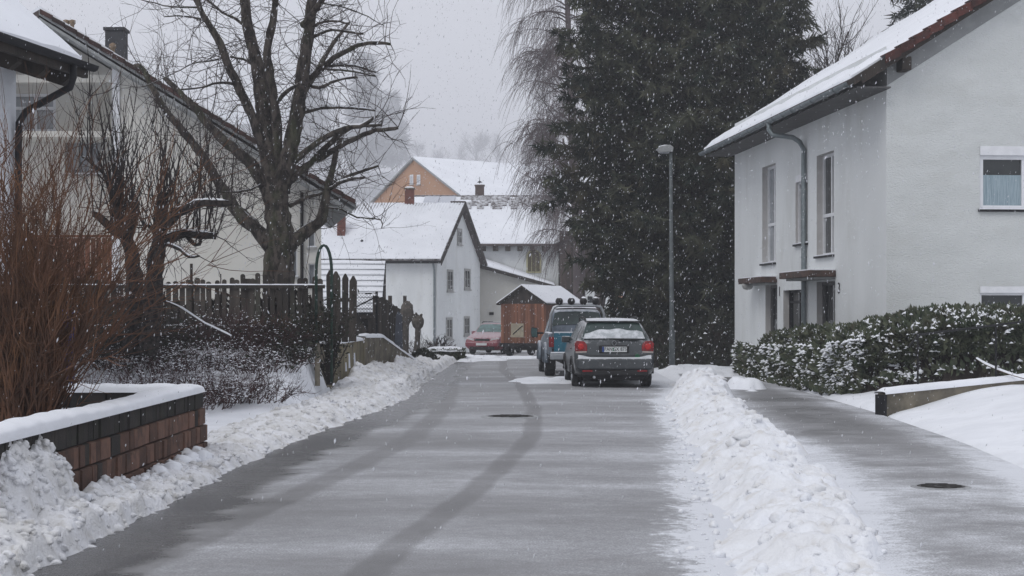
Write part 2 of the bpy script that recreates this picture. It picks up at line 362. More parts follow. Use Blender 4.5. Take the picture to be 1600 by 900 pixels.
def road_material(name, walk=False):
    m = bpy.data.materials.new(name); m.use_nodes = True
    N, L = m.node_tree.nodes, m.node_tree.links
    bs = N["Principled BSDF"]
    geo = N.new("ShaderNodeNewGeometry")
    def noi(scale, st, det=5.0, off=(0, 0, 0)):
        mp = N.new("ShaderNodeMapping"); mp.inputs["Scale"].default_value = st; mp.inputs["Location"].default_value = off
        L.new(geo.outputs["Position"], mp.inputs["Vector"])
        t = N.new("ShaderNodeTexNoise"); t.inputs["Scale"].default_value = scale; t.inputs["Detail"].default_value = det; t.inputs["Roughness"].default_value = 0.62
        L.new(mp.outputs[0], t.inputs["Vector"]); return t.outputs[0]
    def mr(s, a, b, c=0.0, d=1.0):
        r = N.new("ShaderNodeMapRange"); r.interpolation_type = 'SMOOTHSTEP'
        for i, v in ((1, a), (2, b), (3, c), (4, d)): r.inputs[i].default_value = v
        L.new(s, r.inputs[0]); return r.outputs[0]
    def op(o, a, b=None, c=None):
        x = N.new("ShaderNodeMath"); x.operation = o
        for i, v in enumerate((a, b, c)):
            if v is None: continue
            if hasattr(v, 'is_linked'): L.new(v, x.inputs[i])
            else: x.inputs[i].default_value = v
        return x.outputs[0]
    big = noi(1.0, (0.16, 0.42, 1))
    streak = noi(1.0, (0.8, 1.2, 1), 8.0, (3, 1, 0))
    fine = noi(1.0, (5.0, 7.0, 1), 6.0, (1, 7, 0))
    grain = noi(70.0, (1, 1, 1), 3.0)
    mid = noi(11.0, (1, 1, 1), 6.0, (5, 2, 0))
    edge = N.new("ShaderNodeUVMap"); edge.uv_map = "edge"
    es = N.new("ShaderNodeSeparateXYZ"); L.new(edge.outputs[0], es.inputs[0])
    if not walk:
        tr = N.new("ShaderNodeUVMap"); tr.uv_map = "track"
        ts = N.new("ShaderNodeSeparateXYZ"); L.new(tr.outputs[0], ts.inputs[0])
        wob = op('MULTIPLY', op('SUBTRACT', noi(1.0, (0.6, 0.6, 1), 3.0), 0.5), 0.16)
        u = op('ADD', ts.outputs[0], wob)
        def track(c, w):
            return mr(op('ABSOLUTE', op('SUBTRACT', u, c)), w, w * 0.45, 0, 1)
        t1 = track(0.78, 0.17); t2 = track(-0.78, 0.22)
        d = op('ADD', 0.66, op('MULTIPLY', op('SUBTRACT', big, 0.5), 0.85))
        d = op('ADD', d, op('MULTIPLY', op('SUBTRACT', streak, 0.5), 0.38))
        d = op('ADD', d, op('MULTIPLY', op('SUBTRACT', fine, 0.5), 0.16))
        d = op('SUBTRACT', d, op('MULTIPLY', t1, 0.19))
        d = op('SUBTRACT', d, op('MULTIPLY', t2, 0.17))
        wet = mr(op('ADD', es.outputs[0], op('MULTIPLY', op('SUBTRACT', streak, 0.5), 0.9)), 0.80, 0.55, 0, 0.52)
        d = op('SUBTRACT', d, wet)
        rs = mr(op('ADD', op('ADD', es.outputs[1], op('MULTIPLY', op('SUBTRACT', streak, 0.5), 1.2)), op('MULTIPLY', op('SUBTRACT', mid, 0.5), 0.9)), 0.55, 0.0, 0, 0.7)
        d = op('ADD', d, rs)
    else:
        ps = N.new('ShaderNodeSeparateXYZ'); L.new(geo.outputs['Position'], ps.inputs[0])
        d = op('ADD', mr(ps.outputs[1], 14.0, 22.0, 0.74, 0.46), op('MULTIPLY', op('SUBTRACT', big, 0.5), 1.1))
        d = op('ADD', d, op('MULTIPLY', op('SUBTRACT', streak, 0.5), 0.8))
        d = op('ADD', d, op('MULTIPLY', op('SUBTRACT', fine, 0.5), 0.3))
        for o_ in (0, 1):
            rs = mr(op('ADD', op('ADD', es.outputs[o_], op('MULTIPLY', op('SUBTRACT', streak, 0.5), 1.2)), op('MULTIPLY', op('SUBTRACT', mid, 0.5), 0.9)), 0.5, 0.0, 0, 0.34)
            d = op('ADD', d, rs)
    d = op('ADD', d, op('MULTIPLY', op('SUBTRACT', grain, 0.5), 0.85))
    d = op('ADD', d, op('MULTIPLY', op('SUBTRACT', mid, 0.5), 0.22))
    cr = N.new("ShaderNodeValToRGB")
    e = cr.color_ramp.elements
    e[0].position = 0.0; e[0].color = (0.050, 0.050, 0.052, 1)
    e[1].position = 1.0; e[1].color = (0.70, 0.72, 0.76, 1)
    for p, c in ((0.28, (0.116, 0.115, 0.116, 1)), (0.5, (0.216, 0.216, 0.221, 1)), (0.72, (0.335, 0.34, 0.355, 1))):
        q = e.new(p); q.color = c
    L.new(d, cr.inputs[0]); L.new(cr.outputs[0], bs.inputs["Base Color"])
    L.new(mr(d, 0.1, 0.7, 0.24, 0.7), bs.inputs["Roughness"])
    bs.inputs["Specular IOR Level"].default_value = 0.35
    bp = N.new("ShaderNodeBump"); bp.inputs["Strength"].default_value = 0.35; bp.inputs["Distance"].default_value = 0.01
    L.new(op('ADD', grain, op('MULTIPLY', d, 1.5)), bp.inputs["Height"]); L.new(bp.outputs[0], bs.inputs["Normal"])
    return m

TRACK = [(6, -2.3), (10, -1.68), (13.3, -1.31), (16, -0.98), (21, -0.52), (27.5, -0.40), (37, -0.6), (45, -1.0), (55, -1.1), (90, -0.4)]
road = strip("road", 4.5, 82, 0.5, XL, XR, 20, 0.0, road_material("slushy_asphalt"), TRACK)
tag(road, "asphalt street dusted with slushy snow and tyre tracks", kind="structure")
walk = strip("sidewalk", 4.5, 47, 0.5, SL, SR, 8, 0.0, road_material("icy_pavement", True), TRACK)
walk.location.z += 0.06
tag(walk, "wet icy pavement between the snow bank and the hedge", kind="structure")

def clod(p, s, seed):
    """rounded lumps 0..1 from scattered cell points"""
    d = noise.voronoi(Vector((p[0] * s + seed, p[1] * s - seed, seed)))[0]
    return math.sqrt(max(0.0, 1 - (d[0] / 0.62) ** 2))

def berm(name, y0, y1, dy, xa, xb, nx, hf, material, label, z0=0.0, rag=0.18):
    ys = axis([(y0, y1, dy)]); rows = []
    for y in ys:
        a, b = xa(y), xb(y); row = []
        a += rag * (n2(y, 1.0, 1.3, 5.0) + 0.6 * n2(y, 2.0, 4.5, 2.0)); b += rag * (n2(y, 7.0, 1.3, 9.0) + 0.6 * n2(y, 3.0, 4.5, 4.0))
        for i in range(nx + 1):
            t = i / nx; x = lerp(a, b, t)
            env = min(1.0, 5.5 * min(t, 1 - t))
            h = hf(t, y, x)
            lump = 0.06 * clod((x, y), 2.3, 1.0) + 0.05 * clod((x, y), 5.0, 4.0) + 0.028 * clod((x, y), 11.0, 8.0)
            fr = 0.10 * n2(x, y, 1.6, 2.0) + 0.05 * n2(x, y, 4.2, 6.0) + 0.02 * n2(x, y, 12.0, 1.0)
            z = h * (1 + 1.1 * fr / 0.15 * 0.35) + (lump * 0.95 + fr * 0.35) * env * min(1.0, h / 0.12 + 0.15)
            row.append((x, y, slope(y) + z0 + max(z, 0.0) * env - 0.035 + 0.035 * env))
        rows.append(row)
    m = MB(); m.grid(rows)
    return m, m.build(name, material, smooth=True)

def clods(name, n, pick, material, parent, rmin=0.02, rmax=0.07):
    m = MB()
    ico = [(0, 0, 1), (0.89, 0, 0.45), (0.28, 0.85, 0.45), (-0.72, 0.53, 0.45), (-0.72, -0.53, 0.45), (0.28, -0.85, 0.45), (0.72, 0.53, -0.45), (-0.28, 0.85, -0.45), (-0.89, 0, -0.45), (-0.28, -0.85, -0.45), (0.72, -0.53, -0.45), (0, 0, -1)]
    ff = [(0, 1, 2), (0, 2, 3), (0, 3, 4), (0, 4, 5), (0, 5, 1), (1, 6, 2), (2, 7, 3), (3, 8, 4), (4, 9, 5), (5, 10, 1), (1, 10, 6), (2, 6, 7), (3, 7, 8), (4, 8, 9), (5, 9, 10), (6, 11, 7), (7, 11, 8), (8, 11, 9), (9, 11, 10), (10, 11, 6)]
    # one subdivision for rounder lumps
    V = [Vector(v).normalized() for v in ico]; F2 = []; cache = {}
    def mid(a, b):
        k = (min(a, b), max(a, b))
        if k not in cache: V.append((V[a] + V[b]).normalized()); cache[k] = len(V) - 1
        return cache[k]
    for a, b, c in ff:
        x, y, z = mid(a, b), mid(b, c), mid(c, a); F2 += [(a, x, z), (x, b, y), (z, y, c), (x, y, z)]
    for i in range(n):
        x, y, z = pick()
        r = rmin + (rmax - rmin) * RNG.random() ** 2.6
        VV, FF = (V, F2) if r > 0.022 else (V[:12], ff)
        sx, sy, sz = [r * RNG.uniform(0.7, 1.3) for _ in range(3)]; sz *= 0.8; sd_ = RNG.random() * 50
        m.add([(x + v.x * sx * (1 + 0.85 * noise.noise(v * 1.3 + Vector((sd_, 0, 0)))), y + v.y * sy * (1 + 0.85 * noise.noise(v * 1.5 + Vector((0, sd_, 0)))), z + sz * 0.15 + v.z * sz * (1 + 0.4 * noise.noise(v * 1.5 + Vector((0, 0, sd_))))) for v in VV], FF)
    o = m.build(name, material, parent, smooth=True); o["kind"] = "stuff"
    return o

# bank between the road and the pavement
BR = [(6, 1.95), (10, 2.45), (11.5, 2.72), (13.3, 2.98), (16.5, 3.35), (19.6, 3.5), (22.9, 3.72), (30, 4.25), (36, 4.6)]
def bank_h(t, y, x):
    base = 0.17 + 0.10 * n2(y, 0.0, 0.45, 4.0) + 0.09 * n2(x, y, 0.8, 1.0) + 0.05 * math.sin(y * 1.9) + 0.17 * sm(25, 31, y)
    end = sm(37.5, 34.5, y + 1.6 * t)
    prof = math.sin(math.pi * min(1, max(0, t))) ** 0.75 * lerp(0.45, 1.0, sm(0.05, 0.62, t))
    return base * prof * end
mbk, bank = berm("snow_bank", 6.5, 37.5, 0.055, lambda y: interp(XR, y) - 0.15, lambda y: interp(BR, y), 46, bank_h, SNOW_DIRTY, "")
tag(bank, "long lumpy bank of ploughed snow between street and pavement", "snow bank", kind="stuff")
verts = mbk.v
def pick_bank():
    v = verts[RNG.randrange(len(verts))]; return v[0] , v[1], v[2] - 0.01
clods("snow_clod", 1100, pick_bank, SNOW_DIRTY, bank, 0.008, 0.06)
def pick_edge():
    y = 9 + 20 * RNG.random() ** 1.4; x = interp(XR, y) - abs(RNG.gauss(0, 0.13)) - 0.05
    return x, y, slope(y) + 0.015
clods("road_crumb", 260, pick_edge, SNOW_DIRTY, bank, 0.006, 0.04)
def pick_slab():
    y = RNG.uniform(9.5, 31); x = lerp(interp(XR, y), interp(BR, y), RNG.uniform(0.3, 0.85)); v = min(verts[::7], key=lambda q: (q[0] - x) ** 2 + (q[1] - y) ** 2); return v[0], v[1], v[2] - 0.02
clods("snow_slab", 34, pick_slab, SNOW_DIRTY, bank, 0.05, 0.11)

# berm along the left-hand kerb
def left_w(y): return interp([(6, -3.58), (17, -3.58), (18.6, -4.0), (22, -4.1), (26, -3.9), (30.5, -3.72), (31, -3.66), (38, -3.45), (40, -3.2), (46, -3.1), (60, -3.2), (66, -2.6)], y)
def left_h(t, y, x):
    # t = 0 at the wall side, 1 at the road side
    hw = interp([(6, 0.14), (11, 0.22), (12.2, 0.18), (13.5, 0.12), (15, 0.09), (17.8, 0.07), (19, 0.05), (24, 0.07), (30, 0.11), (31.5, 0.30), (34, 0.52), (36.5, 0.40), (39, 0.30), (41.5, 0.44), (44, 0.28), (48, 0.25), (56, 0.22), (66, 0.1)], y)
    flat = 0.13
    if y < 18: prof = lerp(1.0, 0.32, sm(0.0, 0.75, t)) * sm(1.0, 0.72, t)
    elif y < 31: prof = lerp(0.5, 1.0, sm(0.1, 0.55, t)) * sm(1.0, 0.6, t)
    else: prof = lerp(1.0, 0.28, sm(0.05, 0.8, t)) * sm(1.0, 0.75, t)
    return hw * prof + 0.04 * sm(1.0, 0.8, t)
mbl, lberm = berm("snow_berm", 7.5, 66, 0.065, left_w, lambda y: interp(XL, y) + 0.12, 30, left_h, SNOW_SLUSH, "", rag=0.10)
tag(lberm, "grey slushy berm of cleared snow along the kerb by the brick planter", "snow bank", kind="stuff")
lv = [v for v in mbl.v if v[1] < 45]
def pick_l():
    v = lv[RNG.randrange(len(lv))]; return v[0], v[1], v[2] - 0.008
clods("snow_clod", 6500, pick_l, SNOW_SLUSH, lberm, 0.008, 0.045)
def pick_w():
    y = RNG.uniform(12.5, 17.8); return -3.42 + RNG.random() * 0.16, y, left_h(0.1, y, 0) + 0.0
clods("fallen_snow_lump", 40, pick_w, SNOW, lberm, 0.04, 0.11)

# tall heap of dirty snow at the near end of the planter
rows = []
for j in range(70):
    y = 9.9 + j * 0.048; row = []
    for i in range(44):
        x = -4.05 + i * 0.024
        rr = math.hypot((x + 3.62) / 0.40, (y - 11.55) / 1.45)
        h = 0.66 * max(0.0, 1 - rr ** 2.4) + (0.12 * clod((x, y), 3.4, 3.0) + 0.07 * clod((x, y), 8.0, 5.0) + 0.03 * clod((x, y), 17.0, 2.0) + 0.07 * n2(x, y, 3.0)) * sm(1.15, 0.7, rr)
        row.append((x, y, h - 0.05))
    rows.append(row)
m_ = MB(); m_.grid(rows)
heap = m_.build("snow_heap", SNOW_SLUSH, smooth=True)
tag(heap, "tall dirty heap of cleared snow against the brick planter's near end", "snow heap", kind="stuff")
hv = [v for v in m_.v if v[2] > 0.1]
clods("snow_clod", 900, lambda: (lambda v: (v[0], v[1], v[2] - 0.01))(hv[RNG.randrange(len(hv))]), SNOW_SLUSH, heap, 0.012, 0.05)

# snow patches in the parked cars' lane and the side street beyond
def patch(name, cx, cy, rx, ry, h, material, label, ang=0.0):
    rows = []; ca, sa = math.cos(ang), math.sin(ang)
    for j in range(29):
        row = []
        for i in range(29):
            a, b = (i / 14 - 1), (j / 14 - 1)
            x = cx + (a * rx * ca - b * ry * sa); y = cy + (a * rx * sa + b * ry * ca)
            r = math.hypot(a, b) + 0.35 * n2(x, y, 1.5, 4.0)
            row.append((x, y, slope(y) - 0.02 + sm(1.0, 0.5, r) * (h * (0.6 + 0.8 * clod((x, y), 2.0, 6.0)) + 0.05)))
        rows.append(row)
    o = MB().grid(rows).build(name, material, smooth=True)
    return tag(o, label, "snow patch", kind="stuff")
patch("snow_patch", 0.85, 38.5, 1.1, 2.2, 0.05, SNOW, "thin ridge of loose snow beside the parked pickup's wheels")
patch("snow_patch", 1.9, 37.6, 1.6, 0.5, 0.04, SNOW, "strip of snow left under the parked estate car")
patch("snow_patch", 0.2, 63.5, 2.6, 4.0, 0.05, SNOW, "untouched snow in front of the wooden hut trailer")
patch("snow_patch", -1.6, 60, 1.8, 6.0, 0.10, SNOW, "soft snow drift beside the low snow capped hedge", 0.1)
patch("snow_patch", 5.2, 44, 1.2, 6.5, 0.12, SNOW, "snow ridge round the foot of the street lamp")
patch("snow_patch", 4.9, 33.6, 0.5, 1.6, 0.22, SNOW, "small pile of snow where the pavement meets the hedge")

# hill beyond the village
def hill_h(x, y):
    r = sm(320, 1250, y + 0.10 * x)
    return -2 + 110 * r * (1 + 0.10 * n2(x, y, 0.0025) + 0.03 * n2(x, y, 0.012))
hx = axis([(-2300, 2300, 90)]); hy = axis([(300, 2300, 60)])
hill = MB().grid([[(x, y, hill_h(x, y)) for x in hx] for y in hy]).build("hill", mat("snowy_field", (0.44, 0.45, 0.47), (0.30, 0.31, 0.33), scale=0.012, rough=0.95, stretch=(0.5, 1, 1), c3=(0.16, 0.17, 0.18), s3=0.02, amt3=0.6), smooth=True)
tag(hill, "hazy snow covered hillside rising beyond the village", kind="structure")

# manhole covers
def manhole(x, y, r, zb, label):
    t = thing("manhole_cover", (x, y, slope(y) + zb), label, "manhole cover", "manhole covers in the wet asphalt")
    MB().lathe((x, y, slope(y) + zb), [(r * 0.98, -0.02), (r, 0.0), (r, 0.012), (r * 0.97, 0.015), (0.0001, 0.015)], sides=36).build("cover", CAST_IRON, t, True)
    ring = MB()
    ring.lathe((x, y, slope(y) + zb), [(r * 1.02, -0.02), (r * 1.02, 0.014), (r * 1.12, 0.016), (r * 1.32, 0.0), (r * 1.32, -0.02)], sides=40)
    ring.f = [f for f in ring.f if len(f) == 4]
    ring.build("rim", ICE_RING, t, True)
    for k in range(5):
        a = (k - 2) * r * 0.36; w = math.sqrt(max(0.01, (r * 0.85) ** 2 - a * a))
        MB().box(x - w, x + w, y + a - 0.012, y + a + 0.012, slope(y) + zb + 0.015, slope(y) + zb + 0.022).build("rib", CAST_IRON, t)
manhole(-0.02, 25.1, 0.36, 0.03, "round iron manhole cover in the middle of the street")
manhole(3.86, 14.4, 0.21, 0.085, "small round manhole cover set in the icy pavement")

# ------------------------------------------------------------------ building helpers
def wall_panel(m, rv, p, a0, a1, z0, z1, holes, reveal):
    """outer face with real openings; the sides of each opening become one mesh in rv"""
    A = sorted({a0, a1, *[h[0] for h in holes], *[h[1] for h in holes]}); Z = sorted({z0, z1, *[h[2] for h in holes], *[h[3] for h in holes]})
    for i in range(len(A) - 1):
        for j in range(len(Z) - 1):
            ca, cz = (A[i] + A[i + 1]) / 2, (Z[j] + Z[j + 1]) / 2
            if any(h[0] < ca < h[1] and h[2] < cz < h[3] for h in holes): continue
            m.poly([p(A[i], Z[j], 0), p(A[i + 1], Z[j], 0), p(A[i + 1], Z[j + 1], 0), p(A[i], Z[j + 1], 0)])
    for h in holes:
        c = [(h[0], h[2]), (h[1], h[2]), (h[1], h[3]), (h[0], h[3])]
        w = MB(); rv.append(w)
        for k in range(4):
            q, r = c[k], c[(k + 1) % 4]
            w.poly([p(q[0], q[1], 0), p(r[0], r[1], 0), p(r[0], r[1], reveal), p(q[0], q[1], reveal)])

def bar(m, p, a0, a1, z0, z1, d0, d1):
    return m.hexa([p(a0, z0, d0), p(a1, z0, d0), p(a1, z0, d1), p(a0, z0, d1), p(a0, z1, d0), p(a1, z1, d0), p(a1, z1, d1), p(a0, z1, d1)])

def window(parent, p, h, dep, fmat, gmat, fw=0.06, mull=(), trans=(), sill=None, box=None, curtain=None, name="window", flab=None):
    """window > frame, pane(s), sill, roller_box, curtain; p(a, z, depth) maps the wall, h = opening"""
    a0, a1, z0, z1 = h
    w = MB()
    f0, f1 = dep - 0.05, dep + 0.02
    zt = z1
    if box: zt = z1 - box
    bar(w, p, a0, a0 + fw, z0, zt, f0, f1); bar(w, p, a1 - fw, a1, z0, zt, f0, f1)
    bar(w, p, a0 + fw, a1 - fw, z0, z0 + fw, f0, f1); bar(w, p, a0 + fw, a1 - fw, zt - fw, zt, f0, f1)
    A = [a0 + fw] + [lerp(a0, a1, t) for t in mull] + [a1 - fw]; Z = [z0 + fw] + [lerp(z0, zt, t) for t in trans] + [zt - fw]
    hw = fw * 0.55
    for t in A[1:-1]: bar(w, p, t - hw, t + hw, z0 + fw, zt - fw, f0 + 0.005, f1)
    for t in Z[1:-1]:
        for i in range(len(A) - 1):
            bar(w, p, A[i] + (hw if i else 0), A[i + 1] - (hw if i < len(A) - 2 else 0), t - hw, t + hw, f0 + 0.005, f1)
    o = w.build(name, fmat, parent)
    if flab: o["label"] = flab
    for i in range(len(A) - 1):
        for j in range(len(Z) - 1):
            g = MB().poly([p(A[i], Z[j], dep), p(A[i + 1], Z[j], dep), p(A[i + 1], Z[j + 1], dep), p(A[i], Z[j + 1], dep)])
            g.build("pane", gmat, o)
    if sill:
        s = MB(); bar(s, p, a0 - 0.04, a1 + 0.04, z0 - 0.05, z0 - 0.004, -0.07, dep); s.build("sill", sill, o)
        s = MB(); bar(s, p, a0 - 0.02, a1 + 0.02, z0 - 0.003, z0 + 0.025, -0.05, dep - 0.06); s.build("snow_cover", SNOW, o)
    if box:
        s = MB(); bar(s, p, a0, a1, z1 - box, z1 - 0.003, dep - 0.12, dep + 0.02); s.build("roller_box", fmat, o)
    if curtain:
        c = MB(); cz0, cz1 = z0 + fw, lerp(z0, zt, curtain)
        n = 40; rows = [[p(lerp(a0 + fw, a1 - fw, i / n), z, dep - 0.012 + 0.008 * math.sin(i * 1.9)) for i in range(n + 1)] for z in (cz0, cz1)]
        c.grid(rows); c.build("net_curtain", CURTAIN, o, True)
    return o

def slab_roof(parent, fr, a0, a1, be, br, ze, zr, th, rmat, snow_th=0.09, name="roof", side=1, snow_in=0.03, snow_name="snow_cover", wave=0.0):
    """one pitched roof plane from eave (be, ze) to ridge (br, zr)"""
    m = MB().hexa([fr(a0, be, ze - th), fr(a1, be, ze - th), fr(a1, br, zr - th), fr(a0, br, zr - th), fr(a0, be, ze), fr(a1, be, ze), fr(a1, br, zr), fr(a0, br, zr)])
    o = m.build(name, rmat, parent)
    if snow_th:
        na, nb = max(4, int(abs(a1 - a0) / 0.4)), max(4, int(abs(br - be) / 0.3)); s = MB(); rows = []
        for j in range(nb + 1):
            row = []
            for i in range(na + 1):
                a = lerp(a0 + snow_in, a1 - snow_in, i / na); t = j / nb
                b = lerp(be, br, t); q = fr(a, b, lerp(ze, zr, t))
                e = min(1.0, 2.2 * min(i, na - i) / na * na / 2, 2.2 * j) if wave == 0 else 1
                hh = snow_th * (0.75 + 0.25 * (e > 0)) * (1 + 0.5 * n2(q.x, q.y, 0.9, 2.0) + 0.35 * n2(q.x, q.y + q.z, 3.1, 7.0))
                if j == 0: b2 = 0.03 * n2(a, 0.0, 2.0)
                row.append(q + Vector((0, 0, max(0.02, hh))))
            rows.append(row)
        s.grid(rows)
        # skirt along the rim
        rim = rows[0] + [r[-1] for r in rows[1:]] + rows[-1][::-1][1:] + [r[0] for r in rows[::-1][1:-1]]
        low = []
        for q in rim: low.append(q)
        def base(i, j):
            t = j / nb; return fr(lerp(a0 + snow_in, a1 - snow_in, i / na), lerp(be, br, t), lerp(ze, zr, t) + 0.003)
        s.grid([rows[0], [base(i, 0) for i in range(na + 1)]]); s.grid([rows[-1], [base(i, nb) for i in range(na + 1)]])
        s.grid([[r[0] for r in rows], [base(0, j) for j in range(nb + 1)]]); s.grid([[r[-1] for r in rows], [base(na, j) for j in range(nb + 1)]])
        s.build(snow_name, SNOW_ROOF, o, True)
    return o

def snow_strip(m, pts, w, h, seg=6, jit=0.25, step=0.12):
    """rounded snow lying along a path"""
    pts = [Vector(p) for p in pts]; fine = []
    for a, b in zip(pts, pts[1:]):
        n = max(1, int((b - a).length / step)); fine += [a.lerp(b, i / n) for i in range(n)]
    fine.append(pts[-1]); rows = []
    for i, q in enumerate(fine):
        d = fine[min(i + 1, len(fine) - 1)] - fine[max(i - 1, 0)]; s = Vector((d.y, -d.x, 0))
        s = s.normalized() if s.length > 1e-6 else Vector((1, 0, 0))
        e = 1.0 if 0 < i < len(fine) - 1 else 0.35
        k = 1 + jit * noise.noise(q * 2.3) + jit * 0.5 * noise.noise(q * 7.0)
        rows.append([q + s * (w * 0.5 * math.cos(math.pi * j / seg) * (0.9 + 0.1 * k)) + Vector((0, 0, h * k * e * math.sin(math.pi * j / seg) ** 0.55 if 0 < j < seg else -0.012)) for j in range(seg + 1)])
    m.grid(rows)
    return m

def text_mesh(body, size, depth=0.004):
    cu = bpy.data.curves.new("lettering", 'FONT'); cu.body = body; cu.size = size; cu.extrude = depth; cu.align_x = 'CENTER'; cu.align_y = 'CENTER'; cu.resolution_u = 2
    ob = bpy.data.objects.new("lettering", cu); COL.objects.link(ob)
    dg = bpy.context.evaluated_depsgraph_get()
    me = bpy.data.meshes.new_from_object(ob.evaluated_get(dg))
    bpy.data.objects.remove(ob); bpy.data.curves.remove(cu)
    return me

# ------------------------------------------------------------------ white house with red verge tiles on the right
D0 = 33.0
O = Vector(((1385 - CX) * D0 / F, D0, 0))
un = Vector((-229, 2500, 0)).normalized(); vn = Vector((un.y, -un.x, 0))
HR = frame(O, un, vn)
house = thing("white_house", (O.x, O.y, 0), "white rendered house with red verge tiles and two canopied entrances", "house")
def fac(a, z, d): return HR(a, d, z)                 # entrance facade: a runs away from the camera, depth into the house
def gab(s, z, d): return HR(d, s, z)                 # gable wall
def fa(px):                                          # pixel column -> distance along the facade
    k = (px - CX) / F; return (O.x - k * O.y) / (-un.x + un.y * k)
def fz(px, py):
    a = fa(px); return EYE - (py - HY) * (O.y + un.y * a) / F
def gs(px):
    k = (px - CX) / F; return (O.x - k * O.y) / (k * vn.y - vn.x)
def gz(px, py): return EYE - (py - HY) * (O.y + vn.y * gs(px)) / F
LEN = fa(1148); WID = 13.0; EZ = 6.75; PIT = 0.635; OVH = 0.80
zt = EZ + 0.12
W3 = (fa(1303), fa(1276), fz(1290, 399), fz(1290, 239)); W2 = (fa(1262), fa(1243), fz(1250, 381), fz(1250, 272)); W1 = (fa(1212), fa(1191), fz(1202, 411), fz(1202, 258))
D2 = (fa(1305), fa(1276), 0.25, fz(1290, 440)); DG = (fa(1257), fa(1224), 0.25, fz(1240, 453)); D1 = (fa(1214.5), fa(1196), 0.25, fz(1205, 445))
m, rv = MB(), []
wall_panel(m, rv, fac, 0, LEN, 0.0, zt + 0.3, [W1, W2, W3, D1, DG, D2], 0.22)
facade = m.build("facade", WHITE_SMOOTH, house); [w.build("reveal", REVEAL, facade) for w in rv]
GW1 = (gs(1531), gs(1531) + 1.75, gz(1531, 327), gz(1531, 228)); GW2 = (gs(1531), gs(1531) + 1.75, 0.55, gz(1531, 447))
m, rv = MB(), []
wall_panel(m, rv, gab, 0.0, WID, 0.0, EZ, [GW1, GW2], 0.14)
ZR = EZ + PIT * WID / 2
m.poly([gab(0, EZ, 0), gab(WID, EZ, 0), gab(WID / 2, ZR, 0)])
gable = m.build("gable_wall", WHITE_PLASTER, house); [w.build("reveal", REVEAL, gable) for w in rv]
m = MB(); m.poly([HR(LEN, 0, 0), HR(LEN, WID, 0), HR(LEN, WID, EZ), HR(LEN, WID / 2, ZR), HR(LEN, 0, EZ)]); m.poly([HR(0, WID, 0), HR(LEN, WID, 0), HR(LEN, WID, EZ), HR(0, WID, EZ)])
m.build("rear_wall", WHITE_SMOOTH, house)
window(house, fac, W3, 0.2, WHITE_FRAME, GLASS, 0.07, (0.5,), (0.40,), sill=DARK_METAL)
window(house, fac, W2, 0.12, WHITE_FRAME, SHUTTER, 0.05, (), (), sill=DARK_METAL, box=0.18)
window(house, fac, W1, 0.2, WHITE_FRAME, GLASS_PALE, 0.07, (0.5,), (0.40,), sill=DARK_METAL)
window(house, gab, GW1, 0.09, WHITE_FRAME, GLASS, 0.085, (0.55,), (), sill=DARK_METAL, box=0.19, curtain=0.64, flab="white framed window with net curtain and roller box")
window(house, gab, GW2, 0.09, WHITE_FRAME, GLASS, 0.05, (0.55,), (), box=0.14)
def entry(h, lab):
    a0, a1, z0, z1 = h; o = MB(); bar(o, fac, a0, a0 + 0.07, z0, z1, 0.14, 0.22); bar(o, fac, a1 - 0.07, a1, z0, z1, 0.14, 0.22); bar(o, fac, a0 + 0.07, a1 - 0.07, z1 - 0.08, z1, 0.14, 0.22)
    mid = lerp(a0, a1, 0.36); bar(o, fac, mid - 0.04, mid + 0.04, z0, z1 - 0.08, 0.15, 0.22)
    d = o.build("door", SHUTTER, house)
    for q0, q1 in ((a0 + 0.07, mid - 0.04), (mid + 0.04, a1 - 0.07)):
        MB().poly([fac(q0, z0, 0.2), fac(q1, z0, 0.2), fac(q1, z1 - 0.08, 0.2), fac(q0, z1 - 0.08, 0.2)]).build("pane", GLASS, d)
    hd = MB(); bar(hd, fac, mid + 0.06, mid + 0.09, z0 + 0.95, z0 + 1.25, 0.08, 0.14); hd.build("handle", CHROME, d)
entry(D1, ""); entry(D2, "")
window(house, fac, DG, 0.2, DARK_METAL, GLASS, 0.06, (0.5,), (0.85,))
def canopy(px0, px1, py0, py1, out):
    a0, a1 = fa(px1), fa(px0); zc = fz((px0 + px1) / 2, (py0 + py1) / 2); h = 0.15
    c = MB(); bar(c, fac, a0, a1, zc - h / 2, zc + h / 2, -out, -0.003); o = c.build("canopy", mat("wet_brown_canopy", (0.085, 0.052, 0.042), (0.05, 0.035, 0.03), scale=6, rough=0.8, rand=0.1), house, bevel=0.015)
    s = MB(); bar(s, fac, a0 + 0.04, a1 - 0.04, zc + h / 2, zc + h / 2 + 0.03, -out + 0.04, -0.003); s.build("snow_cover", SNOW, o, bevel=0.012)
    s = MB(); bar(s, fac, a0 + 0.1, a1 - 0.1, zc - h / 2 - 0.05, zc - h / 2, -out + 0.15, -0.003); s.build("soffit", GREY_BOARD, o)
    return a0, a1, zc
canopy(1178, 1214.5, 434, 443, 0.45)
a0_, a1_, zc_ = canopy(1258, 1306.5, 425, 434, 0.65)
q = fac(fa(1186), fz(1186, 447), -0.32); lm = MB().lathe(q, [(0.02, -0.11), (0.12, -0.08), (0.16, 0.0), (0.15, 0.06), (0.05, 0.09)], sides=16).build("porch_lamp", GREY_FRAME, house, True)
for px, py, ch in ((1218.5, 456, "1"), (1311.5, 451, "3")):
    o = link("house_number", text_mesh(ch, 0.36), house); o.data.materials.append(PLATE_BLACK)
    w_ = fac(fa(px), fz(px, py), -0.012) - OFFS[house]
    M = Matrix.Identity(3); M.col[0] = -un; M.col[1] = (0, 0, 1); M.col[2] = -vn
    o.matrix_local = Matrix.Translation(w_) @ M.to_4x4(); o["label"] = f"black house number {ch}"
